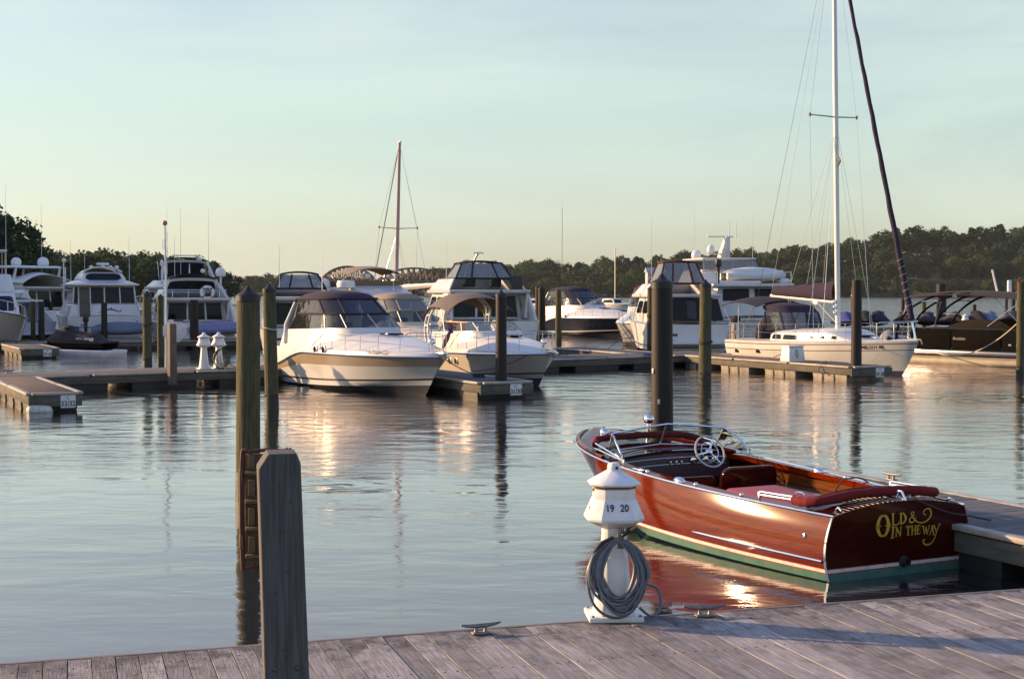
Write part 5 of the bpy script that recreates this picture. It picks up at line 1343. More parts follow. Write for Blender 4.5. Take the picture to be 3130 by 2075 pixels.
        for i in range(7):
            x = lerp(tx0 + .4, tx1 + .9, i / 6)
            rr.append([V(x, hb * .62 * s_, zr + 0.22 - 0.22 * abs(s_) ** 2.4) for s_ in [1 - j / 5 for j in range(11)]])
        MB().sheet(rr, 0.03).build('bimini', canvas, t, smooth=True)
        for sd in (1, -1):
            for x0, x1 in ((0.2, -0.1), (1.3, 2.0), (1.3, 0.6)): MB().tube([(tx0 + x0, sd * hb * .7, zc), (tx0 + .5 + x1, sd * hb * .62, zr)], 0.02, 6).build('bimini_pole', STEEL, t, smooth=True)
        q = [V(tx0 + 1.9, -hb * .7, zc), V(tx0 + 1.9, hb * .7, zc), V(tx0 + 1.2, hb * .6, zr - .05), V(tx0 + 1.2, -hb * .6, zr - .05)]
        MB().panel(q, 0, 0, 1, 1, .012, 0).build('fly_windscreen', TINT, t)
    elif top == 'hard':
        hb_ = Fru((tx0 - .2, tx1 + 1.2, hb * .80), (tx0, tx1 + .9, hb * .74), zr - 0.14, zr); hb_.mb().build('hardtop', GEL, t, bevel=0.05)
        for sd in (1, -1):
            for x in (tx0, tx1 + 0.9): MB().tube([(x + .2, sd * hb * .76, zc - .1), (x, sd * hb * .74, zr - .1)], [0.10, 0.07], 8).build('hardtop_leg', GEL, t, smooth=True)
        q = [V(tx1 + 1.3, -hb * .74, zc), V(tx1 + 1.3, hb * .74, zc), V(tx1 + .95, hb * .7, zr - .14), V(tx1 + .95, -hb * .7, zr - .14)]
        MB().panel(q, 0, 0, 1, 1, .012, 0).build('fly_windscreen', TINT, t)
    if curtain:
        cv = Fru((fly_x[0] - .75, fly_x[0] + .2, hb * .90), (fly_x[0] - .40, fly_x[0] + .2, hb * .80), zt + 0.05, zf - 0.06); cv.mb().build('cockpit_curtain', curtain, t, bevel=0.04)
        MB().panel(cv.q('back'), 0.46, 0.1, 0.60, 0.92, 0.02, 0.01).build('curtain_window', VINYLD, t)
    else:
        for sd in (1, -1): MB().tube([(fly_x[0] - .2, sd * hb * .80, zt), (fly_x[0] - .35, sd * hb * .82, zf + .05)], [0.09, 0.06], 8).build('overhang_post', GEL, t, smooth=True)
        for sd in (1, -1): # cockpit side wings
            MB().hexa([V(fly_x[0] - 1.3, sd * hb * .93, zt - .1), V(fly_x[0] + 1.2, sd * hb * .93, zt - .1), V(fly_x[0] + 1.2, sd * hb * .85, zt - .1), V(fly_x[0] - 1.3, sd * hb * .87, zt - .1),
                       V(fly_x[0] - .2, sd * hb * .88, zf), V(fly_x[0] + 1.2, sd * hb * .86, zf), V(fly_x[0] + 1.2, sd * hb * .80, zf), V(fly_x[0] - .2, sd * hb * .82, zf)]).build('side_wing', GEL, t, bevel=0.03)
    gate = Fru((-.04, .10, hb * .32), (-.04, .10, hb * .32), zp + .15, zt - .15)
    MB().panel(H_quad(H, 0.3, zt * .88), 0.55, 0.05, 0.80, 0.95, 0.02, 0.008).build('transom_door', GEL, t)
    MB().panel(H_quad(H, 0.3, zt * .88), 0.10, 0.52, 0.26, 0.64, 0.02, 0.008).build('transom_vent', STRIPE, t)
    rails(t, H, sh, 0.6, 0.45, 0.12, 8, 0.018)
    return t, H, P
def H_quad(H, z0, z1): return [H.pt(0, z0, 1) + V(-.001, 0, 0), H.pt(0, z0, -1) + V(-.001, 0, 0), H.pt(0, z1, -1) + V(-.001, 0, 0), H.pt(0, z1, 1) + V(-.001, 0, 0)]

# cruiser with lifebuoy and lavender-covered tender (left of the thick timber piling)
t, H, P = flybridge('stern-on white cruiser with dark bimini, lifebuoy and radome, left of the timber piling', (-15.9, 72.5), 110, 12, 4.0, (0.5, 1.36, 2.35, 2.95, 3.5), 'arch', CBLACK, salon_back='glass', wide_f=0.85)
radome(t, 2.7, -1.45, 3.62, 0.27, 1.35); MB().tube([(2.7, -1.45, 3.1), (2.7, -1.45, 3.7)], 0.06, 8).build('radome_mast', GEL, t, smooth=True)
antenna(t, 3, 0.9, 3.6, 2.2); antenna(t, 2.5, 0.2, 3.8, 0.5, r=0.03)
MB().ball((2.6, -0.5, 3.92), .12, 12, 8).build('gps_dome', WHITEP, t, smooth=True)
MB().tube([(1.2, 1.5, 1.4), (1.0, 1.75, 1.9), (1.6, 1.8, 2.3), (2.2, 1.8, 1.5)], 0.05, 8).build('stair_rail', GEL, t, smooth=True)
d = V(math.cos(R(110)), math.sin(R(110)), 0)
o = MB(); o.tube([V(0.30 * math.cos(a), 0, 0.30 * math.sin(a)) for a in [2 * math.pi * i / 20 for i in range(20)]], 0.075, 8, True)
lb = thing('lifebuoy', 'white ring lifebuoy hung on the flybridge rail of the stern-on cruiser', 'lifebuoy', (-15.75, 73.55, 2.78), 20); o.build('ring', WHITEP, lb, smooth=True)
for a in (45, 135, 225, 315): MB().tube([V(0.30 * math.cos(R(a + e)), 0, 0.30 * math.sin(R(a + e))) for e in (-7, 7)], 0.081, 8).build('strap', REDP, lb, smooth=True)
def tender(name, label, loc, rz, L, cov, outboard=False, hullm=GEL):
    t = thing(name, label, 'dinghy', loc, rz, GB)
    hs = []
    for i in range(13):
        u = i / 12; w_ = 0.62 * (1 - max(0, (u - .55) / .45) ** 2.2) ** .6 if u > .55 else 0.62
        z0 = 0.0 + 0.25 * max(0, u - .6) ** 1.2
        hs.append([V(L * u, w_ * c_, z0 + 0.30 + 0.18 * s_) for c_, s_ in [(math.cos(a), math.sin(a)) for a in [math.pi + math.pi * j / 8 for j in range(9)]]])
    MB().loft(hs, False).build('hull', hullm, t, smooth=True)
    for sd in (1, -1):
        MB().tube([V(L * u, sd * (0.60 * (1 - max(0, (u - .55) / .45) ** 2.2) ** .6 if u > .55 else 0.60), 0.34 + 0.25 * max(0, u - .6) ** 1.2) for u in [i / 14 for i in range(15)]], 0.17, 10).build('side_tube', hullm if cov is None else cov, t, smooth=True)
    if cov:
        cs = []
        for i in range(13):
            u = i / 12; w_ = 0.72 * ((1 - max(0, (u - .5) / .5) ** 2.4) ** .6 if u > .5 else 1); zz = 0.52 + 0.28 * math.sin(math.pi * min(1, u * 1.05)) ** .6
            cs.append([V(L * u, w_ * s_, lerp(zz, 0.36, abs(s_) ** 3.0) + 0.25 * max(0, u - .6) ** 1.2) for s_ in [1 - j / 5 for j in range(11)]])
        MB().loft(cs, False).build('cover', cov, t, smooth=True)
    if outboard:
        MB().box((-0.28, 0, 0.98), (0.30, 0.30, 0.40)).build('outboard_cowl', BLACK, t, bevel=0.08)
        MB().loft([octo(0.2, .05, 0.85), octo(0.16, .04, 0.4), octo(0.12, .03, -0.1)], True, True).build('outboard_leg', BLACK, t, bevel=0.01).location = (-0.28, 0, 0)
    return t
p = V(-15.9, 72.5, 0) - d * 0.6
tender('covered_tender', 'inflatable tender under a lavender cover on the stern of the cruiser with lifebuoy', (p.x - 0.6, p.y + 0.55, 0.52), -3, 2.7, CLAV)

# aft-cabin cruiser with fish emblem
sh = lambda u: 1.55 + 0.25 * u * u
H = Hull(12, 4.05, sh, draft=0.6, stern=0.93, tm=0.4, rake=1.5, chine=0.9, zc=(0.1, 0.6), flare=1.3)
t = boat('cabin_cruiser', 'tall white stern-on cabin cruiser with fish emblem and wide dark windows', (-21.0, 73.5), 112, H, by='stern')
hull_parts(t, H, sh, GEL, GEL, STRIPE, (0.08, 0.30, 0.36), 0.2)
H.deck(0, 1, lambda u: sh(u) - .02, lambda u: 0.1).build('deck', DECKW, t, smooth=True)
MB().box((-0.55, 0, 0.42), (1.1, 3.6, 0.12)).build('swim_platform', GEL, t, bevel=0.05)
a = Fru((0.05, 6.5, 1.86), (0.28, 6.3, 1.62), 1.50, 2.18); a.mb().build('aft_cabin', GEL, t, bevel=0.08, seg=3)
s = Fru((0.30, 7.0, 1.60), (0.42, 6.3, 1.53), 2.185, 3.14); s.mb().build('salon', GEL, t, bevel=0.04)
q = s.q('back')
MB().panel(q, 0.245, 0.04, 0.485, 0.93, 0.02, 0.012).build('salon_window', TINT, t)
MB().panel(q, 0.505, 0.04, 0.735, 0.93, 0.02, 0.012).build('salon_window', TINT, t)
MB().panel(q, 0.755, 0.04, 0.975, 0.93, 0.02, 0.012).build('salon_window', TINT, t)
MB().panel(q, 0.015, 0.04, 0.075, 0.93, 0.02, 0.012).build('salon_window', TINT, t)
dq = [V(0.04, 1.28, 1.52), V(0.04, 0.76, 1.52), V(0.405, 0.76, 3.05), V(0.405, 1.28, 3.05)]
MB().panel(dq, 0, 0, 1, 1, 0.06, 0.05).build('door', mat('door_teak', (0.055, 0.045, 0.03), 0.35, var=0.3), t)
for y in (1.31, 0.73): MB().tube([(0.02, y, 1.52), (0.36, y, 3.06)], 0.03, 6).build('door_jamb', GEL, t, smooth=True)
for sd in ('port', 'stbd'):
    for u0, u1 in ((0.05, 0.30), (0.34, 0.60), (0.64, 0.92)): MB().panel(s.q(sd), u0, 0.2, u1, 0.9, 0.02, 0.012, .06).build('side_window', TINT, t)
MB().box((3.3, 0, 3.19), (6.6, 3.42, 0.09)).build('roof', GEL, t, bevel=0.03)
rf = Fru((0.15, 6.2, 1.64), (0.75, 5.6, 1.18), 3.236, 3.42); rf.mb().build('roof_ramp', GEL, t, bevel=0.05, seg=3)
dm = Fru((0.75, 5.2, 1.20), (1.25, 4.4, 0.95), 3.40, 3.86); dm.mb().build('flybridge', GEL, t, bevel=0.14, seg=4)
MB().panel(dm.q('back'), 0.10, 0.10, 0.90, 0.78, 0.05, 0.03, 0.12).build('oval_window', TINT, t)
MB().loft([[V(1.2, y, 3.86 + 0.22 * (1 - abs(y / .95) ** 3)), V(3.8, y, 3.86 + 0.22 * (1 - abs(y / .95) ** 3))] for y in [0.95 - 1.9 * i / 10 for i in range(11)]], False).build('windscreen_visor', TINT, t, smooth=True)
MB().tube([V(1.18, y, 3.86 + 0.25 * (1 - abs(y / .98) ** 3)) for y in [0.98 - 1.96 * i / 12 for i in range(13)]], 0.05, 6).build('visor_rim', GEL, t, smooth=True)
MB().box((1.6, -0.05, 4.28), (0.2, 0.62, 0.14)).build('radar_bar', WHITEP, t, bevel=0.04); MB().lathe([(0.12, 4.05), (0.1, 4.22)], 10, (1.6, -0.05, 0)).build('radar_base', WHITEP, t, smooth=True)
for y in (0.55, -0.75, -0.42): MB().ball((1.5, y, 4.12), 0.11, 12, 8, (1, 1, .8)).build('gps_dome', WHITEP, t, smooth=True)
for y, h_ in ((1.5, 2.2), (-1.5, 2.5), (0.8, 1.6)): antenna(t, 2.4, y, 3.3, h_)
MB().tube([(0.2, 1.75, 1.55), (-.1, 1.85, 1.2), (-.3, 1.75, 0.6)], 0.03, 6).build('boarding_rail', STEEL, t, smooth=True)
MB().panel(H_quad(H, 0.3, 1.4), 0.80, 0.75, 0.86, 0.79, 0.02, 0.01).build('vent', STRIPE, t)
MB().panel(H_quad(H, 0.3, 1.4), 0.16, 0.72, 0.22, 0.76, 0.02, 0.01).build('vent', STRIPE, t)
MB().tube([H.pt(0, 1.0, 1) + V(-.02, 0, 0), H.pt(0, 1.0, -1) + V(-.02, 0, 0)], 0.02, 6).build('transom_seam', STRIPE, t)
# leaping billfish emblem, flat print standing a hair off the cabin end
fish = [(-0.62, -0.16), (-0.50, -0.08), (-0.38, 0.0), (-0.2, 0.07), (-0.05, 0.10), (0.0, 0.2), (0.04, 0.10), (0.18, 0.06), (0.34, 0.0), (0.48, -0.06), (0.56, 0.12), (0.54, -0.08), (0.44, -0.10), (0.30, -0.05), (0.14, 0.0), (0.0, 0.03), (-0.2, 0.0), (-0.36, -0.07), (-0.48, -0.13)]
aq = a.q('back'); A, B_, C_, D_ = aq; rx_ = (B_ - A).normalized(); uy = (D_ - A).normalized(); nn = rx_.cross(uy).normalized(); cen = (A + B_ + C_ + D_) / 4 - rx_ * -0.25
MB().add([cen + rx_ * x + uy * (y + .02) + nn * 0.014 for x, y in fish], [tuple(range(len(fish)))]).build('fish_emblem', INKB, t)
tender('grey_tender', 'dinghy under blue-grey cover with black outboard behind the fish-emblem cruiser', (-21.35, 72.2, 0.50), 18, 2.9, CGREY, True)

# tall flybridge yacht in the middle
t, H, P = flybridge('tall white flybridge yacht with black soft top and two black helm seats', (-0.75, 63.0), 104, 12, 4.3, (0.5, 1.65, 2.75, 3.42, 4.2), 'soft', CBLACK, seats=True, wide_f=0.8, rail=False)
antenna(t, 3, 1.6, 3.3, 2.0, 0.1); MB().tube([(3.2, 0.3, 4.15), (3.0, 0.1, 4.6)], 0.05, 6).build('aerial_mast', GEL, t, smooth=True); MB().box((3.0, 0.1, 4.62), (0.12, 0.5, 0.06)).build('radar_bar', WHITEP, t, bevel=.02)
# yacht with maroon-trimmed soft top and black cockpit curtain
t, H, P = flybridge('white yacht with maroon-trimmed soft top and black cockpit curtain behind the dark pilings', (8.25, 64.5), 97, 10.5, 3.5, (0.5, 1.45, 2.55, 3.2, 4.25), 'soft', CMAR, curtain=CBLACK, rail=False)
antenna(t, 3, 1.3, 3.2, 3.2)
# flybridge yacht behind the large cruiser stern
t, H, P = flybridge('white flybridge yacht with black soft top behind the large cruiser stern', (-8.75, 59.5), 101, 10, 3.5, (0.5, 1.4, 2.45, 2.95, 3.65), 'soft', CBLACK, rail=False)
radome(t, 2.6, -1.05, 2.9, 0.27, 1.4); antenna(t, 1.5, -0.9, 2.6, 3.5, -0.12); antenna(t, 2, 0.9, 3.0, 1.8)
# yacht behind the fish-emblem cruiser and white yachts at far left
t, H, P = flybridge('long white yacht with radar arch right of the fish-emblem cruiser', (-20.6, 93), 117, 15, 4.6, (0.5, 1.7, 3.0, 3.6, 4.9), 'arch', CNAVY, rail=False)
MB().box((2.6, 0, 5.25), (0.16, 1.9, 0.08)).build('radar_bar', WHITEP, t, bevel=.02); radome(t, 2.8, -0.9, 4.9, 0.2)
for y in (-1.6, 1.2, 0.3): antenna(t, 3, y, 4.0, 4.5)
t, H, P = flybridge('white canvas-wrapped motor yacht with swept arch at far left', (-28.5, 90.5), 150, 16, 4.8, (0.5, 1.8, 3.0, 3.7, 4.5), 'hard', CWHITE, rail=False)
rr = []
for i in range(11):
    x = lerp(1.2, 13.0, i / 10); zz = 3.9 - 1.4 * smooth01(0.45, 1, i / 10) + 0.12 * math.sin(i * 2.1)
    rr.append([V(x, 2.2 * s_ * (1 - 0.3 * smooth01(.6, 1, i / 10)), zz - 0.55 * abs(s_) ** 2.2 + 0.06 * math.sin(i * 1.7 + 3 * s_)) for s_ in [1 - j / 6 for j in range(13)]])
MB().sheet(rr, 0.03).build('canvas_wrap', CWHITE, t, smooth=True)
radome(t, 3.2, 1.0, 4.5, 0.32, 1.2); radome(t, 3.2, -1.2, 4.5, 0.36, 1.2)
for y in (-1.8, 1.8): antenna(t, 4, y, 3.6, 5.0)
t, H, P = flybridge('low white trawler yacht with windowed deckhouse left of the yellow-brown piling', (-27.0, 80), 152, 12, 3.9, (0.45, 1.2, 2.2, 2.5, 2.9), 'hard', CWHITE, rail=False)
bn = MB(); nib(bn, [(0, 0), (.1, .3), (.16, .1), (.3, .25), (.4, .05), (.55, .2), (.7, .05), (.85, .22), (1.1, .02), (1.3, .3), (1.4, .1), (1.6, .2), (1.8, .05)], [.03, .05, .02, .04])
bq = H.pt(0.3, 0.95, 1); MB().add([bq + V(-p[0], 0.03, p[1]) for p in bn.v], bn.f).build('script_name', INK, t)
# sportfisher bow at the left edge
sh = lambda u: 1.2 + 0.75 * u ** 2
H = Hull(13, 4.4, sh, draft=0.6, stern=0.9, tm=0.4, rake=2.0, chine=0.85, zc=(0.1, 0.7), flare=1.6)
t = boat('sportfisher', 'cream-hulled sportfisher whose bow enters at the left edge', (-24.35, 66.2), -66, H)
hull_parts(t, H, sh, GEL2, GEL2, STRIPE, (0.08, 0.26, 0.32), 0.25)
H.rail(lambda u: sh(u), 0.035, -0.012).build('rub_rail', STEEL, t, smooth=True)
H.deck(0, 1, lambda u: sh(u) - .02, lambda u: 0.2).build('deck', DECKW, t, smooth=True)
s = Fru((3, 8.8, 1.7), (3.2, 7.0, 1.5), 1.5, 2.8); s.mb().build('house', GEL, t, bevel=0.08)
for sd in ('port', 'stbd'): MB().panel(s.q(sd), 0.1, 0.4, 0.85, 0.85, 0.02, 0.012, .08).build('side_window', TINT, t)
MB().panel(s.q('front'), 0.05, 0.3, 0.95, 0.85, 0.02, 0.012, .05).build('windshield', TINT, t)
f = Fru((2.6, 7.0, 1.55), (2.8, 6.3, 1.4), 2.81, 3.7); f.mb().build('flybridge', GEL, t, bevel=0.08)
MB().box((4.6, 0, 4.9), (2.4, 2.6, 0.1)).build('tuna_top', GEL, t, bevel=.04)
for x in (3.6, 5.6):
    for y in (-1.2, 1.2): MB().tube([(x, y, 3.6), (x, y, 4.9)], 0.03, 6).build('top_leg', ALU, t, smooth=True)
for y in (-1.3, 1.3): antenna(t, 5, y, 3.7, 4.6)
radome(t, 4.6, 0.5, 4.95, 0.35, 1.2)
MB().box((8.3, -0.4, 1.9), (1.4, 1.2, 0.35)).build('blue_bow_cover', CBLUE, t, bevel=0.12)
rails(t, H, sh, 0.55, 0.5, 0.12, 8, 0.018)

# pilothouse trawler with bimini facing the camera
sh = lambda u: 1.35 + 0.5 * u ** 2
H = Hull(11, 3.7, sh, draft=0.6, stern=0.9, tm=0.42, rake=1.2, chine=0.85, zc=(0.1, 0.6), flare=1.4)
t = boat('pilothouse_trawler', 'white pilothouse trawler with pale bimini and teak rail above the large cruiser canopy', (-3.6, 57.6), -62, H)
hull_parts(t, H, sh, GEL, GEL, STRIPE, (0.08, 0.26, 0.32), 0.2); H.deck(0, 1, lambda u: sh(u) - .02, lambda u: 0.15).build('deck', DECKW, t, smooth=True)
s = Fru((2.2, 7.4, 1.5), (2.4, 6.4, 1.36), 1.4, 2.55); s.mb().build('pilothouse', GEL, t, bevel=0.10, seg=3)
for u0, u1 in ((0.05, 0.34), (0.37, 0.63), (0.66, 0.95)): MB().panel(s.q('front'), u0, 0.35, u1, 0.72, 0.02, 0.012).build('windshield', TINT, t)
for sd in ('port', 'stbd'):
    for u0, u1 in ((0.08, 0.3), (0.35, 0.6), (0.65, 0.9)): MB().panel(s.q(sd), u0, 0.4, u1, 0.85, 0.02, 0.012).build('side_window', TINT, t)
b = Fru((2.3, 6.6, 1.45), (2.6, 5.2, 1.25), 2.555, 3.10); b.mb().build('flybridge', GEL, t, bevel=0.14, seg=3)
c = Fru((2.6, 5.25, 1.28), (2.7, 5.2, 1.30), 3.105, 3.30); c.mb().build('teak_rail', TEAK, t, bevel=0.02)
for y in (-.5, .1, .55): MB().tube([(6.45, y, 2.58), (6.9, y + .18, 2.2)], 0.018, 5).build('wiper', BLACK, t)
rr = [[V(lerp(2.9, 5.2, i / 8), 1.25 * s_, 3.82 + 0.10 * math.sin(math.pi * i / 8) - 0.28 * abs(s_) ** 2.4) for s_ in [1 - j / 6 for j in range(13)]] for i in range(9)]
MB().sheet(rr, 0.03).build('bimini', CTAN, t, smooth=True)
for sd in (1, -1):
    for x0, x1 in ((3.6, 2.95), (4.2, 5.1), (3.9, 4.0)): MB().tube([(x0, sd * 1.25, 3.25), (x1, sd * 1.22, 3.56)], 0.022, 6).build('bimini_pole', ALU, t, smooth=True)
MB().ball((4.9, -0.3, 3.5), 0.17, 12, 8).build('gps_dome', WHITEP, t, smooth=True)
MB().tube([(4.6, .2, 3.3), (5.1, .9, 3.5)], 0.05, 6).build('davit_arm', GEL, t, smooth=True)
MB().lathe([(0.2, 0), (0.38, 0.06), (0.40, 0.2), (0.36, 0.34), (0.1, 0.36)], 16, (5.6, -1.55, 2.95)).build('radar_dome', WHITEP, t, smooth=True); MB().tube([(5.4, -1.2, 2.7), (5.6, -1.55, 2.98)], 0.06, 6).build('radar_bracket', GEL, t)
antenna(t, 6.2, 0.4, 2.5, 1.3)
rails(t, H, sh, 0.6, 0.4, 0.12, 8, 0.018)

# motor yacht with dinghy on its boat deck
sh = lambda u: 1.7 + 0.6 * u ** 2
H = Hull(14.5, 4.6, sh, draft=0.8, stern=0.94, tm=0.42, rake=1.8, chine=0.92, zc=(0.1, 0.6), flare=1.4)
t = boat('motor_yacht', 'big sunlit white motor yacht with radar mast behind the sailboat boom', (11.75, 68.5), 98, H, by='stern')
hull_parts(t, H, sh, GEL, GEL, STRIPE, (0.1, 0.28, 0.34), 0.2); H.deck(0, 1, lambda u: sh(u) - .02, lambda u: 0.15).build('deck', DECKW, t, smooth=True)
H.rail(lambda u: sh(u), 0.04, -0.012).build('rub_rail', STEEL, t, smooth=True)
s = Fru((0.5, 10, 2.0), (0.8, 9.0, 1.85), 1.65, 3.32); s.mb().build('house', GEL, t, bevel=0.08)
for u0, u1 in ((0.08, 0.46), (0.54, 0.92)): MB().panel(s.q('back'), u0, 0.56, u1, 0.94, 0.02, 0.012).build('aft_window', TINT, t)
for sd in ('port', 'stbd'):
    for k in range(5): MB().panel(s.q(sd), 0.05 + .18 * k, 0.5, 0.19 + .18 * k, 0.92, 0.02, 0.012).build('side_window', TINT, t)
bd = Fru((0.2, 10.2, 2.15), (0.2, 10.2, 2.15), 3.33, 3.50); bd.mb().build('boat_deck', GEL, t, bevel=0.04)
f = Fru((4.5, 9.5, 1.8), (4.8, 8.8, 1.6), 3.51, 4.3); f.mb().build('flybridge', GEL, t, bevel=0.10, seg=3)
q = [V(4.6, 1.65, 4.30), V(4.6, -1.65, 4.30), V(4.9, -1.5, 4.85), V(4.9, 1.5, 4.85)]; MB().panel(q, 0, 0, 1, 1, .012, 0).build('fly_enclosure', VINYL, t)
MB().box((7.0, 0, 4.92), (4.4, 3.1, 0.09)).build('fly_top', GEL, t, bevel=0.03)
for x in (5, 8.8):
    for y in (-1.4, 1.4): MB().tube([(x, y, 4.25), (x, y, 4.9)], 0.035, 6).build('top_leg', ALU, t, smooth=True)
MB().loft([[V(5.6, -.28, 4.95), V(6.5, -.28, 4.95), V(6.5, .28, 4.95), V(5.6, .28, 4.95)], [V(5.1, -.12, 6.15), V(5.5, -.12, 6.15), V(5.5, .12, 6.15), V(5.1, .12, 6.15)]], True, True).build('radar_mast', GEL, t, bevel=.03)
MB().box((5.5, 0.35, 6.15), (0.2, 1.5, 0.09)).build('radar_bar', WHITEP, t, bevel=.02); radome(t, 5.6, 0.85, 5.25, 0.22, 1.5); MB().box((5.7, 0.5, 5.2), (0.2, 1.0, 0.06)).build('mast_platform', GEL, t)
for y, h_ in ((-.1, 1.0), (-.5, 0.9)): antenna(t, 5.2, y, 6.1, h_, 0, 0.02)
radome(t, 7.0, 1.3, 4.95, 0.28, 1.3); radome(t, 1.2, -1.9, 3.5, 0.36, .6, 'radar_dome')
antenna(t, 6, 1.7, 4.9, 2.8); antenna(t, 6, -1.7, 4.9, 2.8)
for y in (-2.0, 2.0): MB().tube([(0.3, y, 3.5), (0.3, y, 4.1), (4.4, y, 4.1)], 0.02, 6).build('deck_rail', STEEL, t, smooth=True)
MB().tube([(1.0, -1.7, 3.5), (1.0, -1.75, 4.2)], 0.05, 6).build('light_post', WHITEP, t)
rails(t, H, sh, 0.6, 0.5, 0.12, 8, 0.02)
t.scale = (.92, .92, .92)
for k in range(4): MB().tube([(-.02, 2.15 - .1 * k * 0, 0.7 + .28 * k), (-.02, -2.15, 0.7 + .28 * k)], 0.012, 5).build('transom_seam', STRIPE, t)
tender('roof_dinghy', 'grey inflatable dinghy with black outboard on the motor yacht roof', (10.35, 69.6, 3.23), 8, 3.0, CWHITE, True, GELTAN)

# far small boats beyond the marina
for i, (x, y, rz, lab) in enumerate([(6, 190, -40, 'tiny far white boat left of the navy-hulled cruiser'), (16.5, 200, -50, 'tiny far white sailboat hull beside the far mast'), (21, 185, 200, 'tiny far white runabout near the far shore behind the cruisers'), (-13, 130, -20, 'far pontoon barge with black canopy right of the pilothouse trawler')]):
    sh = lambda u: 0.9 + 0.3 * u
    H = Hull(7.5 if i < 3 else 9, 2.6, sh); t = boat('far_boat', lab, (x, y), rz, H)
    hull_parts(t, H, sh, GEL, GEL); H.deck(0, 1, lambda u: sh(u) - .02, lambda u: .15).build('deck', DECKW, t, smooth=True)
    c = Fru((2, 5, 0.9), (2.3, 4.3, 0.8), 0.9, 1.9 if i < 3 else 2.6); c.mb().build('cabin', GEL if i < 3 else TINT, t, bevel=.06)
    MB().panel(c.q('port'), .1, .4, .9, .85, .02, .012).build('window', TINT, t); MB().panel(c.q('stbd'), .1, .4, .9, .85, .02, .012).build('window', TINT, t); MB().panel(c.q('front'), .1, .4, .9, .85, .02, .012).build('window', TINT, t)
    if i == 1: MB().tube([(4.0, 0, 1), (4.0, 0, 9.0)], 0.08, 6).build('mast', ALU, t)
    if i == 3: MB().box((3.4, 0, 2.7), (5, 2.4, .12)).build('canopy', CBLACK, t, bevel=.03)
